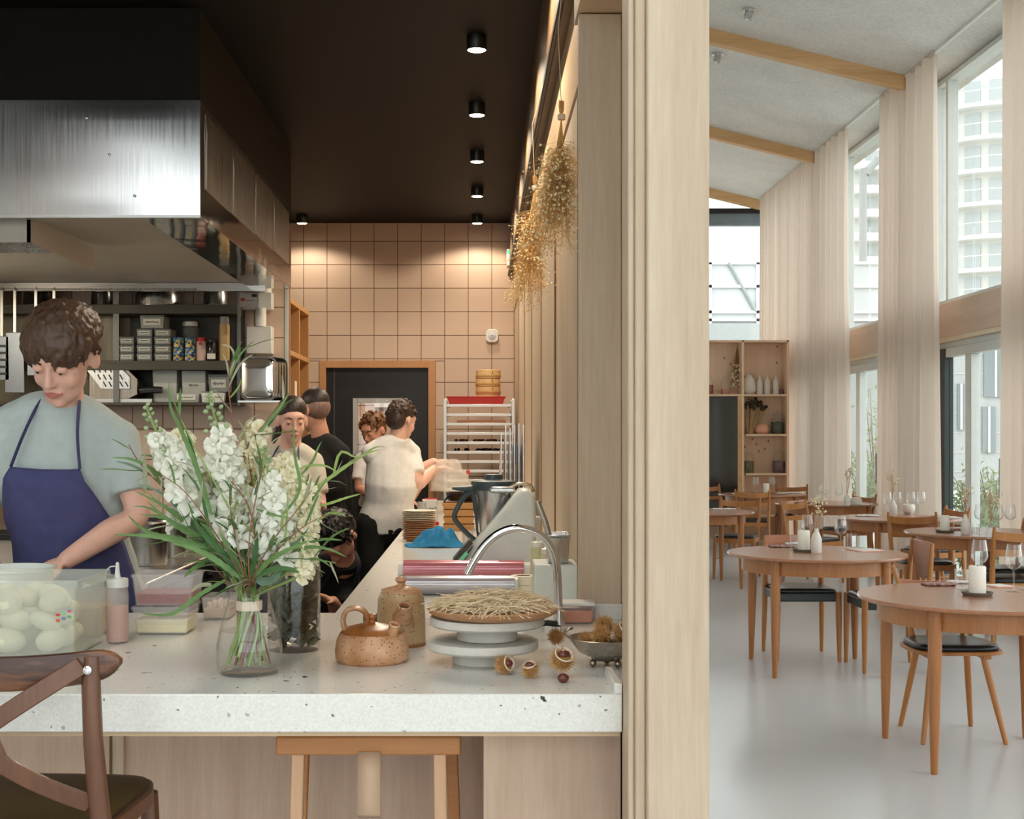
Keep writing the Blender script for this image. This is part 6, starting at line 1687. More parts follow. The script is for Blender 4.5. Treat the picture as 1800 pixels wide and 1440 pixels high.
def person(label, J, skin=SKIN, shirt=None, pants=None, shoe=None, voxel=.008, yaw=0.0, sleeve=.62, head_rot=None, hs=1.0, female=False, curls=(.5, .5), name='person', tw=1.0, lower=True, wrinkle=.006):
    """J: world joints pelvis, chest, neck, head, shL, elL, wrL, shR, elR, wrR, hipL, knL, anL, hipR, knR, anR (R is image right)"""
    J = {k: V(v) for k, v in J.items()}
    root = V(((J['anL'].x + J['anR'].x) / 2, (J['anL'].y + J['anR'].y) / 2, .006))
    t = thing(name, label, 'person', tuple(root))
    j = {k: v - root for k, v in J.items()}
    across = (j['shR'] - j['shL']); across.z *= .3; across.normalize()
    up = (j['neck'] - j['pelvis']).normalized()
    fwd = across.cross(up).normalized()        # towards the chest
    if 'flip' in J: fwd = -fwd
    pe, ch, ne = j['pelvis'], j['chest'], j['neck']
    sh_mid = (j['shL'] + j['shR']) / 2
    half = (j['shR'] - j['shL']).length / 2
    spine = [pe - up * .10, pe, pe.lerp(ch, .45), ch, ch.lerp(sh_mid, .7), sh_mid.lerp(ne, .35), ne]
    dims = [(.14 * tw, .10), (.165 * tw, .115), (.142 * tw, .10), (.165 * tw, .118), (half * 1.0, .10), (half * .72, .075), (.056, .056)]
    head_rot = head_rot or Matrix.Identity(3)
    for q in 'LR': j['sh' + q] = j['sh' + q] - up * .018 + (sh_mid - j['sh' + q]).normalized() * .012
    body = MB()
    body.loft(torso_rings(spine, across, fwd, dims))
    limb(body, [ne - up * .04, ne.lerp(j['head'], .55)], [.060, .052])
    for q in 'LR': limb(body, [ne - up * .015, ne.lerp(j['sh' + q], .5) + up * .004, j['sh' + q]], [.048, .045, .040])
    head_shape(body, j['head'], head_rot, hs, female)
    for s in 'LR':
        limb(body, [j['sh' + s], j['sh' + s].lerp(j['el' + s], .5), j['el' + s], j['el' + s].lerp(j['wr' + s], .4), j['wr' + s]], [.042, .043, .038, .040, .027])
        d = (j['wr' + s] - j['el' + s]).normalized()
        nrm = J.get('palm' + s) or V((0, 0, -1))
        hd_ = J.get('hand' + s)
        hand(body, j['wr' + s], hd_ if hd_ is not None else d, nrm, 1 if s == 'L' else -1, curls[0 if s == 'L' else 1], 1.0, max(.0085, voxel * 1.15))
        limb(body, [j['hip' + s], j['hip' + s].lerp(j['kn' + s], .5), j['kn' + s], j['kn' + s].lerp(j['an' + s], .4), j['an' + s]], [.085, .075, .055, .055, .038])
        ellip(body, j['an' + s] + fwd * .06 + V((0, 0, -.03)), (.042, .09, .03), Matrix((across, fwd, V((0, 0, 1)))).transposed())
    bm = remesh(body, voxel, 3)
    link('body', bm, skin, t, smooth=180)
    if shirt:
        sm = MB()
        d2 = [(.165 * tw, .125), (.178 * tw, .130), (.156 * tw, .118), (.180 * tw, .132), (half + .012, .112), (half * .66, .084), (.066, .066)]
        sm.loft(torso_rings(spine, across, fwd, d2))
        for q in 'LR': limb(sm, [ne - up * .026, ne.lerp(j['sh' + q], .5) + up * .002, j['sh' + q]], [.062, .060, .058])
        for s in 'LR':
            e = j['sh' + s].lerp(j['el' + s], sleeve) if sleeve <= 1 else j['el' + s].lerp(j['wr' + s], sleeve - 1)
            pts = [j['sh' + s], j['sh' + s].lerp(j['el' + s], min(1, sleeve) * .5), j['el' + s] if sleeve > 1 else e] + ([e] if sleeve > 1 else [])
            rr = [.060, .062, .062] if sleeve <= 1 else [.064, .056, .050, .042]
            sp = smoothpath(pts, 10); n_ = len(sp)
            sm.tube(sp, [rr[0] + (rr[-1] - rr[0]) * q / (n_ - 1) for q in range(n_)], 14)
            ellip(sm, sp[0], (.061, .061, .061))
        me = displaced(remesh(sm, max(voxel, .009), 4), wrinkle, 9, J['pelvis'].x * 7)
        link('shirt', me, shirt, t, smooth=180)
    if pants and lower:
        pm = MB()
        pm.loft(torso_rings([pe - up * .16, pe - up * .08, pe, pe + up * .03], across, fwd, [(.12, .10), (.17, .125), (.172, .125), (.165, .12)]))
        for s in 'LR':
            limb(pm, [j['hip' + s], j['hip' + s].lerp(j['kn' + s], .5), j['kn' + s], j['kn' + s].lerp(j['an' + s], .5), j['an' + s]], [.098, .088, .072, .068, .060])
        link('trousers', displaced(remesh(pm, .012, 3), .006, 8), pants, t, smooth=180)
        for s in 'LR':
            sh = MB(); ellip(sh, j['an' + s] + fwd * .05 + V((0, 0, -.035)), (.05, .13, .045), Matrix((across, fwd, V((0, 0, 1)))).transposed())
            sh.build('shoe', shoe or M['black'], t, smooth=180)
    return t, root, dict(across=across, fwd=fwd, up=up, spine=spine, half=half, j=j, head_rot=head_rot, dims=dims)
def apron(t, I, mat, bib=.10, wide=1.15, top=None, hem=.45, off=.028, straps=True):
    ac, fw, up, sp = I['across'], I['fwd'], I['up'], I['spine']
    pe, ch, sh = sp[1], sp[3], sp[4]
    rows = []
    prof = [(ch.lerp(sh, .45), .19, .120, .52), (ch.lerp(sh, .1), .19, .138, .62), (pe.lerp(ch, .75), .175, .135, .95), (pe.lerp(ch, .45), .168, .128, 1.25), (pe, .185, .14, wide + .1), (pe - up * .15, .195, .15, wide), (pe - V((0, 0, hem)), .20, .155, wide * .95)]
    P_ = []
    for i in range(len(prof) - 1):
        for q in range(4):
            k = q / 4; a, b = prof[i], prof[i + 1]
            P_.append((a[0].lerp(b[0], k), a[1] + (b[1] - a[1]) * k, a[2] + (b[2] - a[2]) * k, a[3] + (b[3] - a[3]) * k))
    P_.append(prof[-1])
    n = 22; vs = []; fs = []
    for i, (c, w, d, an) in enumerate(P_):
        for k in range(n + 1):
            u = -1 + 2 * k / n; a = u * an
            f = 1 + .012 * math.sin(i * .9 + k * .8) * (1 if i > 8 else .3)
            vs.append(c + ac * math.sin(a) * (w + .012) * f + fw * math.cos(a) * (d + off - .012) * f)
    for i in range(len(P_) - 1):
        for k in range(n):
            a = i * (n + 1) + k; fs.append((a, a + 1, a + n + 2, a + n + 1))
    ap = MB().add(vs, fs).build('apron', mat, t, smooth=180, solid=.004, fix=False)
    if straps:
        ne = sp[6]
        for k, s in ((0, -1), (n, 1)):
            a = vs[k]
            b = ne + ac * s * .058 + fw * .035
            c = ne + ac * s * .045 - fw * .05 + up * .01
            mid = a.lerp(b, .55) + fw * .022
            MB().tube(smoothpath([a, mid, b, c], 14), .011, 8, flat=.3).build('apron_strap', mat, ap, smooth=60)
    return ap
def hair_locks(t, c, rot, s, mat, cap, locks, seed, spread=(.0, PI * 2), lockr=.006, name='hair', low=-.1):
    """cap: list of ellipsoids (center, radii); locks: (n, length, forward, droop)"""
    mb = MB(); rnd = random.Random(seed)
    for p, r in cap: ellip(mb, V(c) + rot @ (V(p) * s), tuple(k * s for k in r), rot, 20, 14)
    n, L, fwdk, droop = locks
    crown = V((0, .35, .94)).normalized()
    for q in range(n):
        z = rnd.uniform(low, 1); a = rnd.uniform(*spread)
        d = V((math.sqrt(1 - z * z) * math.cos(a), math.sqrt(1 - z * z) * math.sin(a), z))
        if d.y < -.55 and d.z < .35: continue
        axis = crown.cross(d)
        if axis.length < .05: continue
        axis = (axis.normalized() + V((rnd.gauss(0, .4), rnd.gauss(0, .4), rnd.gauss(0, .4)))).normalized()
        ang = L / .095 * rnd.uniform(.45, 1.2) * (1.25 if d.y < -.1 else .8)
        pts = []
        for k in range(7):
            e = Quaternion(axis, ang * k / 6) @ d
            lift = .006 + .014 * math.sin(PI * min(1, k / 5)) * rnd.uniform(.6, 1.3) + fwdk * .012
            pp = V((e.x * (.074 + lift), .014 + e.y * (.092 + lift), .034 + e.z * (.092 + lift)))
            pp.z -= droop * .02 * (k / 6) ** 2
            pts.append(V(c) + rot @ (pp * s))
        mb.tube(pts, [lockr * s * k for k in (.7, 1.2, 1.25, 1.1, .9, .6, .25)], 6)
    me = remesh(mb, .0045 * max(1, s), 1, .4)
    return link(name, me, mat, t, smooth=180)
def hairmat(name, c):
    if name in MATS: return MATS[name]
    m, nt, b = _new(name)
    f = _noise(nt, _coord(nt, (1, 1, .25)), 90, 4)
    nt.links.new(_ramp(nt, f, [(.3, tuple(x * .55 for x in c[:3]) + (1,)), (.7, c)]), b.inputs['Base Color'])
    b.inputs['Roughness'].default_value = .45
    _bump(nt, f, b, .5, .006)
    MATS[name] = m
    return m
NAVY = plain('navy_apron', rgb(70, 72, 116), .85, var=.12, scale=25, bump=.1)
TEE = plain('grey_blue_tee', rgb(186, 198, 196), .9, var=.05, scale=40)
TEE2 = plain('stone_tee', rgb(208, 203, 188), .9, var=.05, scale=40)
TEEW = plain('white_tee', rgb(240, 239, 237), .9, var=.05, scale=40)
BLK = plain('black_cloth', rgb(24, 23, 24), .9, var=.15)
BLUEP = plain('navy_trousers', rgb(44, 46, 70), .9)

# ---- the cook at the front
DCk = 3.86
def C(px, py, d=DCk): return P(px, py, d)
Jc = dict(pelvis=(-1.20, 4.00, 1.00), chest=C(104, 830, 3.93), neck=C(112, 704, 3.88), head=C(112, 628, 3.80),
          shL=C(2, 738, 3.92), shR=C(216, 764, 3.92), elL=C(-52, 930, 3.86), wrL=C(-12, 1005, 3.72), elR=C(240, 905, 3.88), wrR=C(118, 984, 3.72),
          hipL=(-1.30, 4.0, .95), hipR=(-1.10, 4.0, .95), knL=(-1.30, 3.97, .52), knR=(-1.11, 3.97, .52), anL=(-1.31, 4.0, .085), anR=(-1.11, 4.0, .085))
Jc = {k: V(v) for k, v in Jc.items()}
Jc['handR'] = V((-1, -.25, -.42)); Jc['palmR'] = V((-.35, .1, -1)); Jc['handL'] = V((.6, -.2, -.6)); Jc['palmL'] = V((.3, .2, -1))
hr = (Matrix.Rotation(R(4), 3, 'Y') @ Matrix.Rotation(R(-8), 3, 'Z') @ Matrix.Rotation(R(30), 3, 'X'))
cook, o0, I0 = person('cook in a pale grey tee and navy apron, head bowed over the counter', Jc, SKIN, TEE, BLUEP, voxel=.0062, sleeve=.72, head_rot=hr, hs=1.12, curls=(.5, .45), tw=1.08)
face_parts(cook, o0, Jc['head'], hr, 1.12, lids=1.0, brow=plain('brow_dark', rgb(64, 44, 32), .8))
apron(cook, I0, NAVY, wide=1.25, hem=.5, off=.045)
hair_locks(cook, Jc['head'] - o0, hr, 1.12, hairmat('brown_hair', rgb(92, 66, 48)), [((0, .020, .056), (.078, .096, .082)), ((0, .062, .018), (.070, .062, .070)), ((0, -.036, .088), (.066, .056, .044))], (520, .062, .45, .5), 4, lockr=.0052, low=.30)

# ---- woman by the steel trays
Jw = dict(pelvis=(-.985, 6.95, .95), chest=P(512, 850, 6.92), neck=P(510, 787, 6.92), head=P(514, 740, 6.88), shL=P(470, 806, 6.96), shR=P(553, 806, 6.92), elL=P(462, 890, 6.9), wrL=P(505, 900, 6.68),
          elR=P(562, 893, 6.86), wrR=P(556, 884, 6.66), hipL=(-1.07, 6.95, .90), hipR=(-.90, 6.95, .90), knL=(-1.06, 6.93, .49), knR=(-.90, 6.93, .49), anL=(-1.06, 6.95, .085), anR=(-.90, 6.95, .085))
Jw = {k: V(v) for k, v in Jw.items()}
Jw['handR'] = V((-.6, -.4, .2)); Jw['palmR'] = V((0, .3, -1)); Jw['handL'] = V((.5, -.5, 0)); Jw['palmL'] = V((0, .3, -1))
hw = Matrix.Rotation(R(16), 3, 'Z') @ Matrix.Rotation(R(10), 3, 'X')
wm, o1, I1 = person('young woman with dark tied-back hair, stone tee and navy apron', Jw, SKIN, TEE2, BLK, voxel=.0065, sleeve=.7, head_rot=hw, hs=.97, female=True, tw=.88)
face_parts(wm, o1, Jw['head'], hw, .97, lids=1.0, brow=plain('brow_brown', rgb(78, 54, 40), .8))
ap1 = apron(wm, I1, NAVY, wide=1.2, hem=.45, off=.040)
hd_ = Jw['head'] - o1
hm = MB()
for p, r in (((0, .018, .058), (.081, .094, .080)), ((0, .05, .015), (.075, .070, .078)), ((-.02, .10, -.02), (.03, .03, .035))): ellip(hm, hd_ + hw @ (V(p) * .97), tuple(k * .97 for k in r), hw, 20, 14)
limb(hm, [hd_ + hw @ V((-.02, .105, -.02)), hd_ + hw @ V((-.062, .10, -.075)), hd_ + hw @ V((-.088, .075, -.125))], [.028, .026, .012])
link('hair', remesh(hm, .006, 2), hairmat('dark_brown_hair', rgb(54, 38, 30)), wm, smooth=180)
em_ = MB()
c0 = I1['spine'][3] + I1['fwd'] * .172 + I1['across'] * .045 - I1['up'] * .0
em_.tube([c0 + V((-.018, 0, -.025)), c0 + V((0, -.002, .03)), c0 + V((.016, 0, -.025))], .003, 6); em_.tube([c0 + V((-.008, 0, -.005)), c0 + V((.03, 0, -.012))], .003, 6)
em_.build('embroidered_mark', plain('red_thread', rgb(190, 60, 70), .8), ap1)

# ---- man in black seen from behind
Jb = dict(pelvis=(-.93, 7.85, 1.02), chest=P(566, 860, 7.8), neck=P(566, 768, 7.8), head=P(552, 722, 7.78), shL=P(538, 795, 7.85), shR=P(594, 792, 7.72), elL=(-1.10, 7.98, 1.12), wrL=(-1.12, 8.15, .98),
          elR=P(605, 890, 7.85), wrR=(-.90, 8.12, 1.02), hipL=(-1.02, 7.86, .95), hipR=(-.84, 7.84, .95), knL=(-1.02, 7.88, .52), knR=(-.84, 7.86, .52), anL=(-1.02, 7.86, .085), anR=(-.84, 7.84, .085))
Jb = {k: V(v) for k, v in Jb.items()}
Jb['shL'] = V((-1.10, 7.95, 1.40)); Jb['shR'] = V((-.80, 7.70, 1.40)); Jb['flip'] = V((1, 0, 0))
hb = Matrix.Rotation(R(-128), 3, 'Z') @ Matrix.Rotation(R(12), 3, 'X')
mn, o2, I2 = person('man in a black top with cropped hair, turned away behind the woman', Jb, SKIN2, BLK, BLK, voxel=.008, sleeve=1.8, head_rot=hb, hs=1.02)
hm = MB()
for p, r in (((0, .018, .052), (.079, .098, .084)),): ellip(hm, Jb['head'] - o2 + hb @ V(p), r, hb, 20, 14)
link('hair', remesh(hm, .006, 2), hairmat('cropped_hair', rgb(52, 38, 32)), mn, smooth=180)
hm = MB(); ellip(hm, Jb['head'] - o2 + hb @ V((0, .030, .012)), (.0775, .084, .075), hb, 20, 14)
link('faded_hair', remesh(hm, .006, 2), hairmat('faded_sides', rgb(150, 118, 104)), mn, smooth=180)

# ---- man in a white tee at the side counter
Jm = dict(pelvis=(-.56, 8.05, 1.0), chest=P(690, 850, 8.02), neck=P(698, 772, 8.0), head=P(706, 740, 8.02), shL=(-.66, 7.95, 1.40), shR=(-.40, 8.10, 1.395), elL=(-.55, 8.30, 1.18), wrL=P(762, 812, 8.35),
          elR=P(735, 850, 8.02), wrR=P(764, 824, 8.22), hipL=(-.65, 8.0, .95), hipR=(-.49, 8.1, .95), knL=(-.66, 8.02, .52), knR=(-.50, 8.1, .52), anL=(-.66, 8.0, .085), anR=(-.50, 8.08, .085))
Jm = {k: V(v) for k, v in Jm.items()}
Jm['flip'] = V((1, 0, 0)); Jm['handR'] = V((.9, .3, .05)); Jm['handL'] = V((.9, .1, .0)); Jm['palmR'] = V((0, 0, -1)); Jm['palmL'] = V((0, 0, -1))
hm_ = Matrix.Rotation(R(142), 3, 'Z') @ Matrix.Rotation(R(14), 3, 'X')
mw, o3, I3 = person('man in a white tee seen from behind, opening a bag over the counter', Jm, SKIN, TEEW, BLK, voxel=.0075, sleeve=.68, head_rot=hm_, hs=.98, curls=(.7, .7))
hair_locks(mw, Jm['head'] - o3, hm_, .98, hairmat('short_brown_hair', rgb(70, 52, 40)), [((0, .022, .046), (.080, .096, .086)), ((0, .055, .000), (.072, .058, .070))], (90, .02, 0, .2), 8, lockr=.004)

# ---- second helper in white beyond him
Jg = dict(pelvis=(-.70, 9.6, 1.0), chest=P(672, 850, 9.55), neck=P(668, 793, 9.55), head=P(656, 757, 9.5), shL=P(633, 806, 9.55), shR=P(712, 806, 9.6), elL=P(632, 858, 9.5), wrL=P(655, 872, 9.3), elR=P(735, 850, 9.5), wrR=P(722, 880, 9.3),
          hipL=(-.79, 9.6, .95), hipR=(-.62, 9.6, .95), knL=(-.79, 9.6, .52), knR=(-.62, 9.6, .52), anL=(-.79, 9.6, .085), anR=(-.62, 9.6, .085))
Jg = {k: V(v) for k, v in Jg.items()}
hg = Matrix.Rotation(R(-35), 3, 'Z') @ Matrix.Rotation(R(22), 3, 'X')
mg, o4, I4 = person('helper in a white tee in front of the black door, half hidden', Jg, SKIN2, TEEW, BLK, voxel=.009, sleeve=.7, head_rot=hg, hs=1.0)
face_parts(mg, o4, Jg['head'], hg, 1.0, lids=.8, skin=SKIN2)
hair_locks(mg, Jg['head'] - o4, hg, 1.0, hairmat('auburn_hair', rgb(120, 78, 44)), [((0, .022, .046), (.080, .096, .086)), ((0, .055, .0), (.072, .058, .070))], (80, .035, .3, .2), 12, lockr=.006)

# ---- man crouching between the range and the counter
Jk = dict(pelvis=(-.80, 6.45, .42), chest=(-.735, 6.22, .68), neck=P(608, 985, 6.08), head=P(594, 945, 6.0), shL=(-.90, 6.15, .86), shR=(-.60, 6.24, .84), elL=(-.92, 5.95, .68), wrL=(-.80, 5.80, .60), elR=(-.62, 5.98, .62), wrR=P(585, 1058, 5.80),
          hipL=(-.90, 6.42, .40), hipR=(-.70, 6.45, .40), knL=(-.95, 6.02, .50), knR=(-.62, 6.05, .46), anL=(-.92, 6.30, .085), anR=(-.66, 6.34, .085))
Jk = {k: V(v) for k, v in Jk.items()}
Jk['handR'] = V((-.5, -.4, .3))
hk = Matrix.Rotation(R(-30), 3, 'Z') @ Matrix.Rotation(R(62), 3, 'X')
mk, o5, I5 = person('man in black crouching behind the bouquet, head bent low', Jk, SKIN2, BLK, BLK, voxel=.0085, sleeve=.7, head_rot=hk, hs=1.0)
apron(mk, I5, plain('black_apron', rgb(26, 26, 34), .85), hem=.2, straps=True)
hair_locks(mk, Jk['head'] - o5, hk, 1.0, hairmat('black_hair', rgb(26, 22, 22)), [((0, .020, .050), (.082, .098, .088)), ((0, .060, .010), (.075, .062, .075))], (160, .04, .1, .2), 15, lockr=.0035)

# ---- plastic bag in the man's hands
pb = thing('plastic_bag', 'clear plastic bag held open over the counter by the man in white', 'bag', tuple(P(795, 835, 8.2)))
vs = []; fs = []; n, m = 24, 14
for j in range(m + 1):
    for k in range(n):
        a = 2 * PI * k / n; t = j / m
        w = .055 + .085 * t ** .7; dp = .03 + .06 * t
        cr = .014 * mnoise.noise(V((math.cos(a) * 2, math.sin(a) * 2, t * 5)))
        vs.append((w * math.cos(a) + cr - .03 * (1 - t), dp * math.sin(a) + cr, .10 - .20 * t + cr * .5))
for j in range(m):
    for k in range(n):
        k2 = (k + 1) % n; fs.append((j * n + k, j * n + k2, (j + 1) * n + k2, (j + 1) * n + k))
fs.append(tuple(range(m * n, (m + 1) * n)))
MB().add(vs, fs).build('bag_film', cloudy_plastic('bag_film', rgb(240, 234, 224), .42, .2), pb, smooth=180)
MB().cbox((.10, -.085, .02), (.022, .002, .022)).build('bag_print', plain('red_print', rgb(206, 50, 60)), pb)
# ================================================================== DINING HALL
TH = .74
def leg_taper(x, y, z1, r1, r0, x0=None, y0=None):
    x0 = x if x0 is None else x0; y0 = y if y0 is None else y0
    pts = [V((x0, y0, 0)).lerp(V((x, y, z1)), k) for k in (0, .02, .35, .7, 1)]
    return MB().tube(pts, [r0 * .85, r0, r0 + (r1 - r0) * .55, r1, r1 * .97], 14)
def make_table():
    t = thing('round_table', '', 'table')
    MB().lathe([(.001, .718), (.548, .718), (.560, .724), (.562, .732), (.558, .740), (.001, .740)], n=72).build('table_top', M['teak'], t, smooth=40)
    MB().lathe([(.455, .628), (.470, .628), (.470, .718), (.455, .718), (.455, .628)], n=56, cap=False).build('apron_ring', M['teak_leg'], t, smooth=40)
    for sx in (-1, 1):
        for sy in (-1, 1):
            lg = leg_taper(sx * .338, sy * .338, .718, .030, .0155, sx * .345, sy * .345).build('leg', M['teak_leg'], t, smooth=50)
            MB().lathe([(.001, 0), (.010, 0), (.010, .004), (.001, .005)], n=12).xf(Matrix.Translation((sx * .345, sy * .368, .685)) @ Matrix.Rotation(R(90 * -sy if sy > 0 else 90), 4, 'X')).build('bolt_cover', M['oak_chair'], lg)
    return t
TABS = [((2.345, 6.08), 'round teak table nearest the viewer, at the right edge'), ((2.166, 8.37), 'round teak table with a candle, second from the viewer beside the oak post'),
        ((3.90, 10.18), 'round teak table by the nearest curtain, behind the second table'), ((3.86, 12.0), 'dark sided round table in front of the middle curtains'),
        ((3.90, 14.65), 'round table by the far window bay'), ((3.69, 17.0), 'farthest round table in front of the pale shelf unit'), ((2.19, 13.05), 'round table half hidden by the oak post')]
tb = make_table()
tb['group'] = 'round dining tables'
for i, ((x, y), lab) in enumerate(TABS):
    if i == 0:
        tb.location = (x, y, 0); tb['label'] = lab
    else:
        copy_tree(tb, (x, y, 0), [0, 0, .3, .1, .2, .05, .1][i], lab)
BLKV = plain('black_leather', rgb(30, 32, 33), .32, var=.1)
def curved_bar(x0, x1, yend, bow, z0, z1, th, n=12, ztaper=0.0):
    rings = []
    for i in range(n + 1):
        t = -1 + 2 * i / n
        x = x0 + (x1 - x0) * i / n; y = yend + bow * (1 - t * t); dz = ztaper * (1 - t * t)
        rings.append([V((x, y - th / 2, z0 - dz)), V((x, y + th / 2, z0 - dz)), V((x, y + th / 2, z1 - dz)), V((x, y - th / 2, z1 - dz))])
    return MB().loft(rings)
def seat_outline(w, d, k=.5, n=36, back=.9):
    o = []
    for q in range(n):
        a = 2 * PI * q / n; sg = lambda v: math.copysign(abs(v) ** k, v)
        f = 1 - (1 - back) * (math.sin(a) * .5 + .5)
        o.append((w * f * sg(math.cos(a)), d * sg(math.sin(a))))
    return o
def pad(outline, z0, h, mat, parent, name='seat_pad'):
    MB().loft([[V((x * s, y * s, z0 + h * z)) for x, y in outline] for s, z in ((.97, 0), (1.0, .35), (.985, .7), (.9, .92), (.6, 1.0), (.2, 1.02))]).build(name, mat, parent, smooth=60)
def chair_slat(name='slat_chair'):
    t = thing(name, '', 'chair'); m = M['oak_chair']
    for s in (-1, 1):
        MB().tube(smoothpath([(s * .205, .235, 0), (s * .195, .195, .42), (s * .20, .225, .66), (s * .205, .262, .835)], 12), [.014, .016, .018, .019, .02, .02, .019, .018, .017, .016, .015, .013, .010], 10).build('back_post', m, t, smooth=60)
        leg_taper(s * .195, -.19, .43, .019, .013, s * .205, -.205).build('front_leg', m, t, smooth=60)
        MB().box(s * .195 - .01, s * .195 + .01, -.18, .19, .375, .425).build('seat_rail', m, t, bevel=.003)
        MB().tube([(s * .20, -.19, .2), (s * .20, .20, .2)], .009, 8).build('stretcher', m, t, smooth=60)
    MB().box(-.19, .19, -.20, -.18, .375, .425).build('seat_rail', m, t, bevel=.003)
    MB().box(-.19, .19, .185, .205, .375, .425).build('seat_rail', m, t, bevel=.003)
    curved_bar(-.205, .205, .245, .035, .745, .805, .016, ztaper=.018).build('top_rail', m, t, smooth=40)
    curved_bar(-.20, .20, .222, .03, .625, .672, .014, ztaper=.006).build('back_slat', m, t, smooth=40)
    pad(seat_outline(.215, .20, .35), .425, .035, BLKV, t)
    return t
def chair_box(name='box_chair'):
    t = thing(name, '', 'chair'); m = M['oak_chair']
    for s in (-1, 1):
        MB().tube(smoothpath([(s * .20, .225, 0), (s * .195, .20, .42), (s * .19, .22, .62), (s * .185, .25, .79)], 12), [.012, .014, .017, .019, .020, .020, .019, .018, .017, .016, .015, .014, .012], 12).build('back_post', m, t, smooth=60)
        leg_taper(s * .20, -.20, .46, .020, .0125, s * .205, -.205).build('front_leg', m, t, smooth=60)
    curved_bar(-.19, .19, .235, .04, .70, .80, .016, ztaper=.0).build('top_rail', wood('rose_teak', rgb(160, 100, 70), rgb(190, 128, 96), 'X', .4), t, smooth=40)
    MB().box(-.205, .205, -.205, .205, .395, .455).build('seat_box', plain('green_black_vinyl', rgb(38, 50, 48), .4), t, bevel=.01)
    pad(seat_outline(.205, .205, .25), .452, .03, BLKV, t)
    return t
def chair_splay(name='splayed_chair'):
    t = thing(name, '', 'chair'); m = M['oak_chair']
    so = seat_outline(.235, .20, .55)
    MB().prism(so, (0, 0, .425), (1, 0, 0), (0, 1, 0), .018).build('seat_board', m, t, bevel=.006)
    pad([(x * .93, y * .93) for x, y in so], .442, .032, BLKV, t)
    for s in (-1, 1):
        MB().box(s * .13 - .022, s * .13 + .022, -.15, .15, .400, .426).build('cleat', m, t, bevel=.005)
        for q in (-1, 1):
            leg_taper(s * .125, q * .11, .41, .0165, .012, s * (.20 if q < 0 else .18), q * (.20 if q < 0 else .20)).build('leg', m, t, smooth=60)
        MB().tube(smoothpath([(s * .12, .15, .43), (s * .15, .20, .60), (s * .20, .26, .82)], 8), [.014, .015, .016, .016, .015, .014, .012, .011, .010], 10).build('back_post', m, t, smooth=60)
    curved_bar(-.185, .185, .235, .045, .68, .755, .014, ztaper=.02).build('top_rail', wood('rose_teak', rgb(160, 100, 70), rgb(190, 128, 96), 'X', .4), t, smooth=40)
    return t
def chair_shield(name='shield_back_chair'):
    t = thing(name, '', 'chair'); m = M['oak_chair']
    for s in (-1, 1):
        leg_taper(s * .20, -.20, .46, .020, .0125, s * .205, -.205).build('front_leg', m, t, smooth=60)
        MB().tube(smoothpath([(s * .20, .215, 0), (s * .195, .20, .42), (s * .19, .225, .81)], 10), [.012, .015, .018, .02, .02, .02, .019, .018, .016, .014, .012], 10).build('back_post', m, t, smooth=60)
    MB().prism([(-.17, .10), (-.18, .16), (-.175, .24), (.175, .24), (.18, .16), (.17, .10), (.10, .03), (.05, 0), (-.05, 0), (-.10, .03)], (0, .235, .575), (1, 0, 0), (0, 0, 1), .012).build('shield_panel', wood('rose_teak', rgb(160, 100, 70), rgb(190, 128, 96), 'X', .4), t, bevel=.004)
    MB().box(-.205, .205, -.205, .205, .395, .455).build('seat_box', plain('green_black_vinyl', rgb(38, 50, 48), .4), t, bevel=.01)
    pad(seat_outline(.205, .205, .25), .452, .03, BLKV, t)
    return t
GC = 'dining chairs around the round tables'
c1 = chair_splay(); c1.location = (2.34, 6.49, 0); c1['label'] = 'splay-legged oak chair with a black cushion under the nearest table'; c1['group'] = GC
c2 = chair_box(); c2.location = (2.17, 8.80, 0); c2['label'] = 'box-seat chair pushed behind the second table, facing the viewer'; c2['group'] = GC
c3 = chair_shield(); c3.location = (2.62, 8.38, 0); c3.rotation_euler = (0, 0, R(-90)); c3['label'] = 'chair with a shield-shaped back on the right of the second table'; c3['group'] = GC
c4 = chair_slat(); c4['group'] = GC
SL = [((3.90, 9.62), 180, 'slat-back chair with its back to the viewer at the nearest curtain table'), ((3.72, 10.95), 0, 'slat-back chair facing the viewer behind the nearest curtain table'),
      ((4.16, 14.80), -70, 'slat-back chair by the far window bay, right of its table'), ((4.20, 12.1), -80, 'slat-back chair between the dark table and the window'),
      ((2.72, 13.75), -20, 'slat-back chair behind the half hidden table by the post'), ((3.42, 16.30), 168, 'slat-back chair in front of the farthest table, back to the viewer'),
      ((3.18, 17.65), 15, 'slat-back chair behind the farthest table, left'), ((4.22, 17.62), -15, 'slat-back chair behind the farthest table, right'), ((3.42, 13.30), 40, 'slat-back chair turned between the two window tables'),
      ((4.16, 10.30), -85, 'slat-back chair between the nearest curtain table and the window')]
for i, ((x, y), a, lab) in enumerate(SL):
    if i == 0: c4.location = (x, y, 0); c4.rotation_euler = (0, 0, R(a)); c4['label'] = lab
    else: copy_tree(c4, (x, y, 0), R(a), lab)

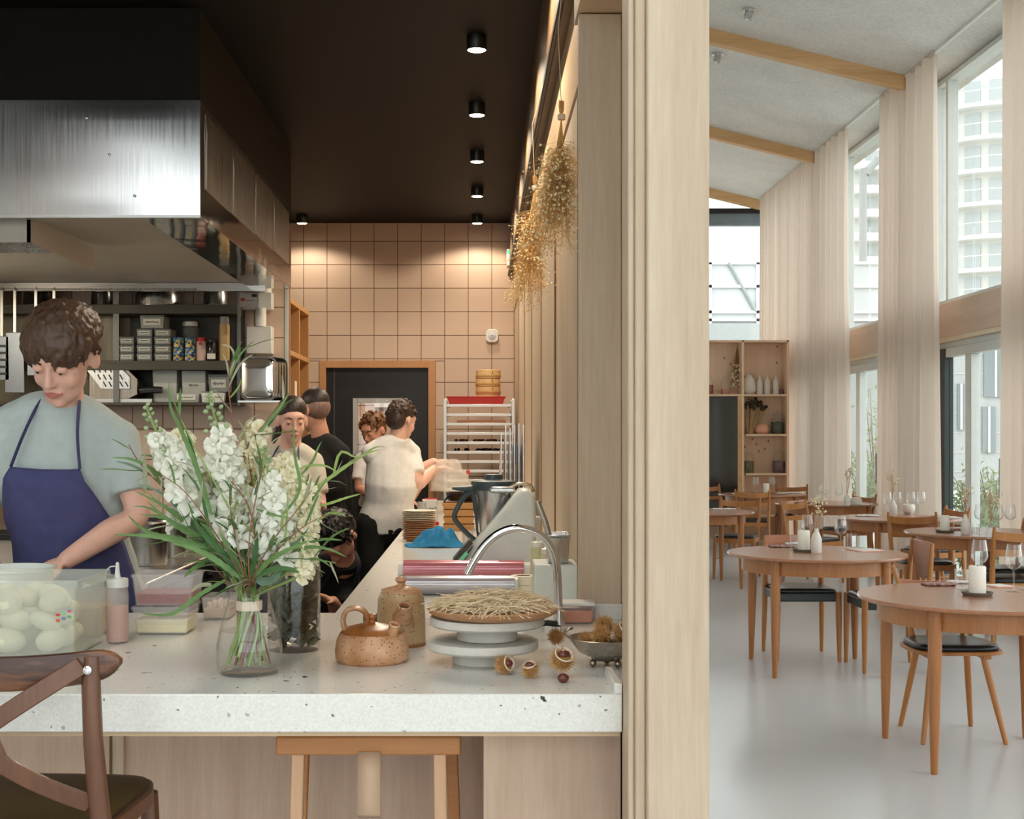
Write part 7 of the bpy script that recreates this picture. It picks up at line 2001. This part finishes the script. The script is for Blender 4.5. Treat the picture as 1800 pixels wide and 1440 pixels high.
# ---- table settings
GLS = M['clear']
def tz(py): return (EYE - TH) * FPX / (py - 768)
def at_table(px, py):
    """position on a table top from the pixel of the base"""
    d = tz(py); return (PX(px, d), d, TH)
WG = None
def wine_glass(px, py, label, h=.225, full=True):
    global WG
    if WG is None:
        t = thing('wine_glass', '', 'wine glass', group='stemmed glasses on the tables')
        MB().lathe([(.0005, .001), (.036, .001), (.036, .0025), (.006, .006), (.0035, .012), (.0035, .095), (.006, .102), (.030, .118), (.041, .140), (.038, .175), (.030, .225), (.0288, .225), (.0365, .175), (.0395, .141), (.029, .120), (.0005, .106)], n=28, cap=False).build('glass_bowl', GLS, t, smooth=60)
        WG = t; t.location = at_table(px, py); t['label'] = label; return t
    return copy_tree(WG, at_table(px, py), 0, label)
TG = None
def tumbler(px, py, label):
    global TG
    if TG is None:
        t = thing('water_glass', '', 'glass', group='water tumblers on the tables')
        MB().lathe([(.0005, .001), (.030, .001), (.033, .095), (.0318, .095), (.029, .008), (.0005, .007)], n=26, cap=False).build('tumbler_wall', GLS, t, smooth=50)
        TG = t; t.location = at_table(px, py); t['label'] = label; return t
    return copy_tree(TG, at_table(px, py), 0, label)
CD = None; SA = None
WAX = plain('candle_wax', rgb(240, 236, 226), .5, var=.02, sub=.15)
def candle(px, py, lab, s=1.0):
    global CD, SA
    p = at_table(px, py)
    if CD is None:
        sa = thing('candle_saucer', '', 'saucer', group='dark saucers under the candles')
        MB().lathe([(.001, 0), (.062, 0), (.070, .012), (.071, .018), (.067, .018), (.060, .007), (.001, .006)], n=36).build('saucer_dish', plain('grey_stoneware', rgb(108, 98, 86), .6), sa, smooth=50)
        SA = sa; sa.location = p; sa['label'] = 'dark stoneware saucer under the ' + lab
        c = thing('candle', '', 'candle', group='white pillar candles')
        MB().lathe([(.0365, 0), (.038, .003), (.038, .126), (.035, .131), (.022, .127), (.001, .124)], n=32).build('wax', WAX, c, smooth=50)
        MB().tube([(0, 0, .123), (.001, 0, .136)], .0016, 5).build('wick', M['black'], c)
        CD = c; c.location = (p[0], p[1], TH + .0065); c['label'] = 'white ' + lab
    else:
        copy_tree(SA, p, 0, 'dark stoneware saucer under the ' + lab)
        copy_tree(CD, (p[0], p[1], TH + .0065), 0, 'white ' + lab, scale=s)
CERB = plain('white_ceramic', rgb(222, 216, 208), .4, var=.05, scale=30)
DFL = plain('dried_petal', rgb(222, 204, 172), .8); DST = plain('dry_twig', rgb(176, 140, 100), .8)
def flower_bottle(px, py, lab, h=.15, fl=.16, ceramic=True, r=.034):
    p = at_table(px, py)
    t = thing('bottle_vase', lab, 'vase', p, group='small bottle vases')
    MB().lathe([(.001, 0), (r * .94, 0), (r, .006), (r * 1.0, h * .55), (r * .62, h * .80), (r * .38, h * .88), (r * .36, h), (r * .30, h), (r * .30, h * .86), (.001, h * .5)], n=26).build('bottle_body', CERB if ceramic else GLS, t, smooth=60)
    if fl:
        rnd = random.Random(int(px)); st = MB(); fb = MB()
        for q in range(9):
            a = rnd.uniform(0, 6.3); k = rnd.uniform(.2, 1)
            tip = V((.06 * k * math.cos(a), .06 * k * math.sin(a), h + fl * rnd.uniform(.5, 1)))
            st.tube([(0, 0, h * .6), (.003 * math.cos(a), .003 * math.sin(a), h), tip], .0012, 4)
            for w in range(6):
                e = tip + V((rnd.gauss(0, .016), rnd.gauss(0, .016), rnd.gauss(0, .018)))
                st.tube([tip - V((0, 0, .02)), e], .0007, 3); fb.sphere(e, rnd.uniform(.004, .008), 6, 5)
        d = thing('dried_sprig', 'dried flower sprig in the ' + lab, 'dried flowers', p, group='dried sprigs on the tables')
        st.build('twigs', DST, d, fix=False)['kind'] = 'stuff'
        fb.build('blossoms', DFL, d, fix=False)['kind'] = 'stuff'
    return t
NAP = plain('plum_print_napkin', rgb(166, 128, 122), .8, var=.6, scale=70); NAPW = plain('white_napkin', rgb(226, 224, 220), .85, var=.04)
def napkin(px, py, lab, w=.15, d=.09, mat=None, rz=0.0):
    p = at_table(px, py)
    t = thing('folded_napkin', lab, 'napkin', p, rz, group='folded napkins on the tables')
    vs = []; fs = []; n, m = 18, 10
    for i in range(n + 1):
        for j in range(m + 1):
            u, v = i / n * 2 - 1, j / m * 2 - 1
            vs.append((u * w / 2, v * d / 2, .006 + .012 * abs(mnoise.noise(V((u * 2 + px, v * 2, 3)))) * (1 - .5 * abs(u))))
    for i in range(n):
        for j in range(m):
            a = i * (m + 1) + j; fs.append((a, a + m + 1, a + m + 2, a + 1))
    MB().add(vs, fs).build('cloth_fold', mat or NAP, t, smooth=180, solid=.009)
    return t
def menu(px, py, lab, w=.15, d=.21, rz=0.0, coral=True):
    p = at_table(px, py)
    t = thing('menu_card', lab, 'menu', p, rz, group='menu cards on the tables')
    if coral: MB().box(-w / 2, w / 2, -d / 2, d / 2, 0, .003).build('coral_sheet', plain('coral_paper', rgb(224, 150, 120), .7), t)
    MB().box(-w / 2 + .02, w / 2 + .01, -d / 2 + .01, d / 2 - .01, .003, .006).build('white_sheet', plain('white_paper', rgb(226, 224, 218), .7), t)
    return t
# nearest table
candle(1718, 1047, 'candle on the nearest table')
for a in ((1782, 1040, 'wine glass on the nearest table, left of two at the right edge'), (1806, 1036, 'wine glass on the nearest table, cut by the right edge'), (1722, 1028, 'wine glass right behind the candle of the nearest table')): wine_glass(*a)
tumbler(1690, 1035, 'water tumbler left of the candle on the nearest table')
napkin(1650, 1029, 'plum patterned napkin on the nearest table'); napkin(1690, 1025.5, 'white napkin behind the tumbler of the nearest table', .14, .05, NAPW)
menu(1752, 1031, 'coral menu card right of the candle on the nearest table', .10, .12, .3)
# second table
candle(1413, 970, 'candle on the second table')
flower_bottle(1435, 972, 'white ceramic bottle right of the second table candle', .155, .19)
for a in ((1419, 964, 'wine glass behind the candle of the second table'), (1478, 968, 'wine glass in the middle of the second table')): wine_glass(*a)
tumbler(1397, 967, 'water tumbler left of the second table candle'); tumbler(1497, 964, 'water tumbler right of the second table wine glass')
napkin(1374, 962, 'plum patterned napkin on the left of the second table', .16); napkin(1396, 957.5, 'white napkin at the back of the second table', .12, .05, NAPW)
menu(1520, 968, 'coral and white menu cards on the right of the second table', .17, .2, .25)
# third table
candle(1661, 936, 'candle on the nearest curtain table', .95)
flower_bottle(1697, 939, 'speckled bottle vase on the nearest curtain table', .15, .20)
for a in ((1722, 938, 'left wine glass on the nearest curtain table'), (1754, 940, 'middle wine glass on the nearest curtain table'), (1776, 939, 'right wine glass on the nearest curtain table')): wine_glass(*a)
tumbler(1715, 943, 'water tumbler beside the speckled bottle vase')
napkin(1678, 932, 'plum napkin behind the candle of the nearest curtain table', .14)
flower_bottle(1742, 947, 'clear bottle vase of pale sprigs on the nearest curtain table', .13, .24, False)
# fourth table
for a in ((1560, 908, 'first wine glass from the left on the dark table'), (1577, 907, 'second wine glass from the left on the dark table'), (1601, 907, 'third wine glass from the left on the dark table'), (1619, 907, 'fourth wine glass from the left on the dark table')): wine_glass(*a)
flower_bottle(1570, 903, 'bottle vase with tall dried sprigs on the dark table', .13, .30)
cbw = thing('white_bowl', 'white ceramic bowl between the glasses of the dark table', 'bowl', at_table(1597, 904))
MB().lathe([(.03, 0), (.055, .03), (.06, .075), (.05, .095), (.046, .09), (.055, .07), (.001, .01)], n=28).build('bowl_shell', CERB, cbw, smooth=60)
napkin(1525, 908, 'white napkin on the left of the dark table', .2, .1, NAPW); menu(1664, 910, 'white menu card at the right of the dark table', .2, .2, 0, False)
# fifth, sixth, seventh table
for a in ((1448, 888, 'left wine glass on the far window table'), (1475, 889, 'right wine glass on the far window table')): wine_glass(*a)
flower_bottle(1489, 889, 'bottle vase with a thin sprig on the far window table', .13, .28)
wb_ = thing('white_bowl', 'white bowl on a dark saucer at the far window table', 'bowl', at_table(1505, 888.5))
MB().lathe([(.05, 0), (.075, .012), (.07, .014), (.05, .01), (.065, .05), (.05, .085), (.001, .09)], n=28).build('bowl_shell', CERB, wb_, smooth=60)
candle(1438, 886.8, 'slim candle on the far window table', .7)
napkin(1410, 884.5, 'plum napkin on the far window table', .16)
candle(1347, 869, 'candle on the farthest table', 1.0)
for a in ((1329, 869.2, 'left wine glass on the farthest table'), (1357, 868, 'right wine glass on the farthest table')): wine_glass(*a)
napkin(1304, 869, 'white napkin on the left of the farthest table', .24, .12, NAPW); napkin(1383, 868, 'white napkin on the right of the farthest table', .28, .12, NAPW)
napkin(1272, 896, 'white napkin on the half hidden table by the post', .24, .1, NAPW)

# ---- pale plywood shelf unit at the end
DU = 18.7
su = thing('ply_shelf_unit', 'tall pale knotty plywood shelf unit at the end of the dining hall', 'shelf', (0, DU, 0))
ku = DU / FPX
X0, X1 = PX(1170, DU), PX(1386.5, DU); ZT = PZ(598, DU)
knot = M['ply']
MB().box(X0, X1, .33, .35, 0, ZT).build('back_panel', knot, su)
for px in (1170, 1304, 1383): MB().box(PX(px, DU), PX(px + 4.2, DU), 0, .33, 0, ZT).build('upright', knot, su, bevel=.003)
MB().box(X0, X1, 0, .33, ZT - .03, ZT).build('top_board', knot, su, bevel=.003)
zsh = {}
for px0, px1, py in ((1170, 1386, 693), (1308, 1383, 763), (1308, 1383, 832), (1308, 1383, 905)):
    z = PZ(py, DU); zsh[py] = z
    MB().box(PX(px0, DU) + .03, PX(px1, DU), 0.005, .33, z - .03, z).build('shelf_board', knot, su, bevel=.003)
pnl = MB().box(PX(1240, DU), PX(1297, DU), .02, .05, .2, PZ(697.5, DU)).build('dark_glass_door', plain('smoked_glass', rgb(48, 50, 48), .08, spec=.8), su)
MB().box(PX(1297, DU), PX(1304, DU), .0, .06, .2, PZ(697.5, DU)).build('door_stile', M['spruce'], pnl)
for i in range(26):
    rr = random.Random(i); px = rr.uniform(1250, 1380); py = rr.uniform(604, 830)
    MB().lathe([(.001, 0), (.014, 0), (.012, .002), (.001, .003)], n=8, sy=1.4).xf(Matrix.Translation((PX(px, DU), .329, PZ(py, DU))) @ Matrix.Rotation(R(90), 4, 'X')).build('knot', plain('wood_knot', rgb(176, 126, 92), .6), su)
def shelf_obj(px, py, prof, name, lab, cat, mat, extra=None, n=24, group=None):
    t = thing(name, lab, cat, (PX(px, DU), DU + .15, zsh[py]), group=group)
    MB().lathe([(r * ku, z * ku) for r, z in prof], n=n).build('body', mat, t, smooth=50)
    for nme, pr, m in (extra or []):
        MB().lathe([(r * ku, z * ku) for r, z in pr], n=n).build(nme, m, t, smooth=50)
    return t
wjar = M['clear']
shelf_obj(1320, 693, [(7, 0), (12, 6), (12.5, 14), (11, 24), (6, 31), (5, 33)], 'ceramic_jar', 'bulbous white ceramic jar with a lid on the top shelf', 'jar', CERB, [('lid', [(6.5, 32), (6, 34), (2.5, 35), (2.5, 37), (.1, 38)], CERB)])
for i, px in enumerate((1339, 1352.5, 1368)):
    shelf_obj(px, 693, [(5.2, 0), (5.5, 2), (5.5, 22), (4, 26), (1.6, 29), (1.4, 34), (.1, 34)], 'ceramic_bottle', '%s of three slim white ceramic bottles on the top shelf' % ['left', 'middle', 'right'][i], 'bottle', CERB, group='slim white bottles')
shelf_obj(1377.5, 693, [(3.5, 0), (4.5, 2), (4, 7), (2.5, 10), (.1, 11)], 'purple_jar', 'tiny dark purple jar at the right end of the top shelf', 'jar', plain('purple_glass', rgb(120, 84, 96), .3))
shelf_obj(1252, 693, [(5, 0), (5.5, 1), (5.5, 24), (3, 28), (2, 30), (2, 33)], 'storage_jar', 'glass jar of red preserve at the left of the top shelf', 'jar', wjar, [('preserve', [(4.8, .5), (4.8, 17), (.1, 17)], plain('red_preserve', rgb(150, 76, 56), .4))])
shelf_obj(1279, 693, [(8, 0), (8.5, 1), (8.5, 24), (5, 28), (5, 32), (6, 33)], 'storage_jar', 'round glass jar with pink flakes beside the hanging bunch', 'jar', wjar, [('flakes', [(7.8, .5), (7.8, 10), (.1, 11)], plain('pink_flakes', rgb(196, 140, 128), .8))])
shelf_obj(1343, 763, [(9, 0), (12.5, 4), (13, 9), (11, 15), (5, 18.5), (1, 18)], 'pumpkin', 'small pale orange pumpkin on the middle shelf', 'pumpkin', plain('pumpkin_skin', rgb(226, 168, 136), .5, var=.1), [('stalk', [(1.4, 17), (.8, 21), (.1, 21)], DST)])
for px, py, c, lab in ((1371, 763, (62, 66, 48), 'glass jar of dark green leaves on the middle shelf'), (1317.5, 832, (92, 92, 52), 'glass jar of olive leaves on the lower shelf'), (1373, 832, (112, 78, 84), 'glass jar of purple flakes on the lower shelf')):
    shelf_obj(px, py, [(11, 0), (11.5, 1), (11.5, 25), (9, 29), (9, 33), (10, 34)], 'storage_jar', lab, 'jar', wjar, [('contents', [(10.6, .6), (10.8, 21), (.1, 22)], plain('jar_%d' % c[0], rgb(*c), .9, var=.4, scale=60)), ('glass_lid', [(9.5, 34), (8, 37), (2, 38), (2.4, 41), (.1, 42)], wjar)], group='storage jars on the ply shelves')
# dried bunches on the shelf unit
rnd = random.Random(31); st = MB(); fb = MB()
for q in range(60):
    a = rnd.uniform(0, 6.3); k = math.sqrt(rnd.random())
    tip = V((.20 * k * math.cos(a) + .06, .08 * k * math.sin(a), .42 + .08 * rnd.random() - .1 * k)); st.tube([(.03 * math.cos(a), .03 * math.sin(a), 0), tip], .004, 4)
    fb.sphere(tip + V((0, 0, .03)), rnd.uniform(.018, .03), 6, 5)
pop = thing('dried_seedheads', 'bunch of dark dried seed heads on pale stalks on the middle shelf', 'dried flowers', (PX(1322, DU), DU + .15, zsh[763]))
st.build('stalks', plain('pale_stalk', rgb(206, 176, 132), .8), pop, fix=False)['kind'] = 'stuff'
fb.build('seed_heads', plain('dark_seedhead', rgb(70, 60, 44), .9), pop, fix=False)['kind'] = 'stuff'
st = MB(); fb = MB()
for q in range(70):
    L = rnd.uniform(.25, .62); w = .13 * (L / .62)
    tip = V((rnd.uniform(-w, w * .5), rnd.uniform(-.05, .05), -L)); st.tube([(0, 0, 0), tip], .003, 3); fb.sphere(tip, rnd.uniform(.012, .022), 6, 5)
hb_ = thing('hanging_sprig', 'dried flower bunch hanging inside the left top compartment', 'dried flowers', (PX(1301, DU), DU + .20, PZ(606, DU)))
st.build('stalks', DST, hb_, fix=False)['kind'] = 'stuff'
fb.build('blossoms', DFL, hb_, fix=False)['kind'] = 'stuff'

# ---- curtains
def curtain(y0, y1, label, folds, amp, flare=0.0, x=4.55, z1=None):
    z1 = z1 or roof_z(x) - .03
    n = folds * 10; m = 16; vs = []; fs = []
    for j in range(m + 1):
        t = j / m; z = .02 + (z1 - .02) * t
        for i in range(n + 1):
            u = i / n
            sp = 1 + flare * (1 - t) ** 2
            y = (y0 + y1) / 2 + (u - .5) * (y1 - y0) * sp
            k = .75 + .5 * mnoise.noise(V((u * folds * .7, 0, y0)))
            ax = amp * (.6 + .4 * (1 - t)) * k
            vs.append((x + ax * math.sin(u * folds * 2 * PI + .5 * mnoise.noise(V((u * 4, t * 2, y0)))), y + .25 * ax * math.cos(u * folds * 4 * PI), z))
    for j in range(m):
        for i in range(n):
            a = j * (n + 1) + i; fs.append((a, a + 1, a + n + 2, a + n + 1))
    t_ = thing('curtain', label, 'curtain', (0, 0, 0), group='floor-length linen curtains')
    MB().add(vs, fs).build('curtain_cloth', M['curtain'], t_, smooth=180, fix=False)
    MB().box(x - .01, x + .01, y0, y1, z1 - .01, z1 + .03).build('curtain_heading', M['curtain'], t_)
    return t_
curtain(9.0, 11.3, 'linen curtain at the right edge, nearest', 10, .10, .02)
curtain(13.05, 13.85, 'bright linen curtain right of the gap between the window bays', 3, .10, .12)
curtain(13.90, 14.75, 'linen curtain in the middle, left of the bright one', 5, .09, .02)
curtain(16.2, 17.55, 'linen curtain in front of the second jamb', 5, .11, .10)
curtain(17.65, 21.0, 'wide closed linen curtain at the far end', 20, .07, .0)
# ================================================================== OUTSIDE THE WINDOWS
g_ = struct(MB().box(-60, 260, -80, 320, -.4, -.16).build('ground', plain('pale_paving', rgb(186, 186, 180), .9, var=.1, scale=.2)), 'pale paved ground outside', 'ground')
TWR = plain('pale_render', rgb(196, 198, 192), .8, var=.04, scale=.3); TWS = plain('balcony_slab_white', rgb(214, 214, 210), .7, var=.02); WIN = plain('far_window_glass', rgb(160, 168, 168), .25); CONC2 = plain('grey_facade', rgb(166, 170, 168), .8, var=.05)
DTW = 110.0; kt = DTW / FPX
tw = thing('apartment_tower', 'pale round apartment tower with curved balconies seen through the nearest window', 'building', (PX(1792, DTW), DTW + 6, -.2))
ZT_ = PZ(150, DTW) + .2
MB().lathe([(5.2, 0), (5.2, ZT_), (4.0, ZT_ + .1), (4.0, ZT_ + 1.1), (.01, ZT_ + 1.1)], n=56).build('tower_wall', TWR, tw, smooth=40)
fh = 58.5 * kt
base = PZ(535, DTW) + .2 - fh * 5
slabm = MB().lathe([(5.1, 0), (6.5, 0), (6.5, .34), (5.1, .34)], n=64).mesh('balcony_slab'); slabm.materials.append(TWS)
railm = MB()
for k in range(90):
    a = 2 * PI * k / 90
    railm.box(-.02, .02, -.02, .02, 0, 1.0).v[-8:] = [V((6.42 * math.cos(a), 6.42 * math.sin(a), 0)) + p for p in railm.v[-8:]]
railm.lathe([(6.38, 1.0), (6.46, 1.0), (6.46, 1.06), (6.38, 1.06), (6.38, 1.0)], n=64, cap=False)
railme = railm.mesh('railing'); railme.materials.append(TWS)
winm = MB().box(-.65, .65, -.06, .06, 0, 2.1).mesh('window'); winm.materials.append(WIN)
for f_ in range(12):
    z = base + f_ * fh
    if z > ZT_ + .5: break
    s_ = bpy.data.objects.new('balcony_slab', slabm); COL.objects.link(s_); s_.parent = tw; s_.location = (0, 0, z)
    r_ = bpy.data.objects.new('railing', railme); COL.objects.link(r_); r_.parent = s_; r_.location = (0, 0, .34)
    for a in (-150, -128, -106, -84, -62, -40):
        w_ = bpy.data.objects.new('window', winm); COL.objects.link(w_); w_.parent = tw
        w_.location = (5.22 * math.cos(R(a)), 5.22 * math.sin(R(a)), z + .36); w_.rotation_euler = (0, 0, R(a + 90))
DB2 = 150.0; kb = DB2 / FPX
b2 = thing('apartment_block', 'pale block with stacked white balconies seen through the second window bay', 'building', (PX(1575, DB2), DB2 + 8, -.2))
hb2 = PZ(290, DB2)
MB().box(-4.2, 8, -6, 8, 0, hb2).build('block_wall', TWR, b2)
for f_ in range(16):
    z = PZ(545, DB2) - 4 * 42 * kb + f_ * 42 * kb
    if z > hb2 or z < 0: continue
    sl = MB().prism([(-4.8, -6), (-5.0, -7.2), (-4.4, -7.8), (7.5, -7.8), (7.5, -6)], (0, 0, z), (1, 0, 0), (0, 1, 0), .9).build('balcony', TWS, b2)
    MB().box(-3.0, -1.2, -6.08, -6, z + .9, z + 2.5).build('window', WIN, b2)
    MB().box(.2, 2.4, -6.08, -6, z + .9, z + 2.5).build('window', WIN, b2)
b3 = thing('low_building', 'low pale building with tall windows beyond the garden, through the nearest sliding door', 'building', (16.0, 40, -.2))
MB().box(-1.6, 6, 0, 8, 0, 5.2).build('building_wall', CONC2, b3)
for (x0, x1, z0, z1) in ((-1.35, -1.15, 1.9, 3.3), (-.55, .15, 2.9, 4.5), (-.6, -.2, 1.2, 2.6), (.5, 1.2, 1.4, 4.2), (1.8, 2.6, 1.4, 4.2)):
    f0 = MB().box(x0, x1, -.08, 0, z0, z1).build('window', plain('slate_panel', rgb(118, 128, 130), .4), b3)
    MB().box((x0 + x1) / 2 - .03, (x0 + x1) / 2 + .03, -.1, -.07, z0, z1).build('glazing_bar', TWS, f0)
for k in range(10): MB().box(-1.62, 6, -.02, 0, .6 * k, .6 * k + .02).build('joint', TWR, b3)
b4 = thing('long_building', 'long pale building beyond the shrubs of the second window bay', 'building', (17.5, 60, -.2))
MB().box(-3.4, 2.2, 0, 10, 0, 6).build('building_wall', TWR, b4)
for k in range(6): MB().box(-3.2 + .9 * k, -2.7 + .9 * k, -.08, 0, 2.2, 4.2).build('window', WIN, b4)
# street lamp post outside the second bay
lp = thing('street_pole', 'grey pole standing outside the second window bay', 'pole', (PX(1517, 30), 30, -.2))
MB().tube(smoothpath([(0, 0, 0), (0, 0, PZ(310, 30) - .3), (.06, 0, PZ(285, 30) - .1), (.35, 0, PZ(272, 30) + .1)], 16), [.09] * 17, 10).build('pole_tube', plain('grey_pole', rgb(150, 156, 154), .5), lp, smooth=60)
MB().cbox((.5, 0, PZ(272, 30) + .1), (.5, .18, .12)).build('lamp_head', plain('grey_pole', rgb(150, 156, 154), .5), lp, bevel=.03)
# glass house beyond the end wall
gh = thing('glasshouse', 'white framed glasshouse beyond the end of the dining hall', 'glasshouse', (0, 27, -.2))
zl = PZ(462, 27) + .2
MB().box(2.5, 9, 0, .05, 0, zl).build('glasshouse_wall', plain('milky_panel', rgb(196, 200, 202), .6, var=.03, scale=1), gh)
for z in (zl, PZ(503, 27) + .2, PZ(548, 27) + .2, PZ(562, 27) + .2): MB().box(2.5, 9, -.06, .06, z - .04, z + .02).build('glazing_bar', TWS, gh)
MB().tube([V((PX(1280, 27), -.04, zl)), V((PX(1328, 27), -.04, PZ(548, 27) + .2))], .035, 6).build('brace', plain('grey_pole', rgb(150, 156, 154)), gh)
for px in (1247, 1332): MB().box(PX(px, 27) - .04, PX(px, 27) + .04, -.06, .06, 0, zl).build('glasshouse_post', TWS, gh)
MB().box(2.5, 9, -.2, -.07, 0, PZ(570, 27) + .2).build('base_wall', CONC2, gh)
# shrubs in the garden strip
lq = []
for m_ in (leafmat('shrub_leaf', rgb(112, 140, 92), .3), leafmat('shrub_leaf_pale', rgb(150, 168, 124), .3)):
    lq.append(m_)
def shrub(x, y, w, h, seed, lab, mat):
    rnd = random.Random(seed)
    t = thing('garden_shrub', lab, 'shrub', (x, y, -.16), group='shrubs outside the windows')
    st = MB(); lf = MB()
    for q in range(26):
        a = rnd.uniform(0, 6.3); k = math.sqrt(rnd.random())
        tip = V((w * k * math.cos(a), w * k * math.sin(a), h * rnd.uniform(.45, 1) * (1 - .35 * k)))
        st.tube([(.05 * math.cos(a), .05 * math.sin(a), 0), (tip.x * .4, tip.y * .4, tip.z * .5), tip], [.015, .01, .004], 4)
        for w_ in range(46):
            s = rnd.uniform(.3, 1.02); c = V((tip.x * s, tip.y * s, tip.z * s)) + V((rnd.gauss(0, .09), rnd.gauss(0, .09), rnd.gauss(0, .09)))
            if c.z < .03: c.z = .03
            e = Quaternion((rnd.gauss(0, 1), rnd.gauss(0, 1), rnd.gauss(0, 1), rnd.gauss(0, 1))).normalized(); L = rnd.uniform(.03, .06)
            lf.add([c + e @ V(p) * L for p in ((-1, 0, 0), (0, -.4, .1), (1, 0, 0), (0, .4, .1))], [(0, 1, 2, 3)])
    st.build('branches', plain('shrub_wood', rgb(104, 84, 66), .8), t, fix=False)
    o = lf.build('foliage', mat, t, fix=False); o['kind'] = 'stuff'
for i, (px, d, w, h, lab) in enumerate(((1690, 15.5, .55, 1.35, 'low green shrub just outside the nearest sliding door, left'), (1752, 17.6, .8, 1.8, 'taller bluish shrub outside the nearest sliding door, right'), (1720, 19, .8, 1.2, 'pale shrub behind the two near shrubs'),
        (1540, 24, .9, 3.0, 'tall loose shrub outside the second sliding door'), (1518, 22.5, .7, 1.4, 'low pale shrub outside the second sliding door'), (1785, 14, .6, 1.4, 'shrub outside the glass at the right edge'))):
    shrub(max(5.9, PX(px, d)), d, w, h, 50 + i, lab, lq[i % 2])
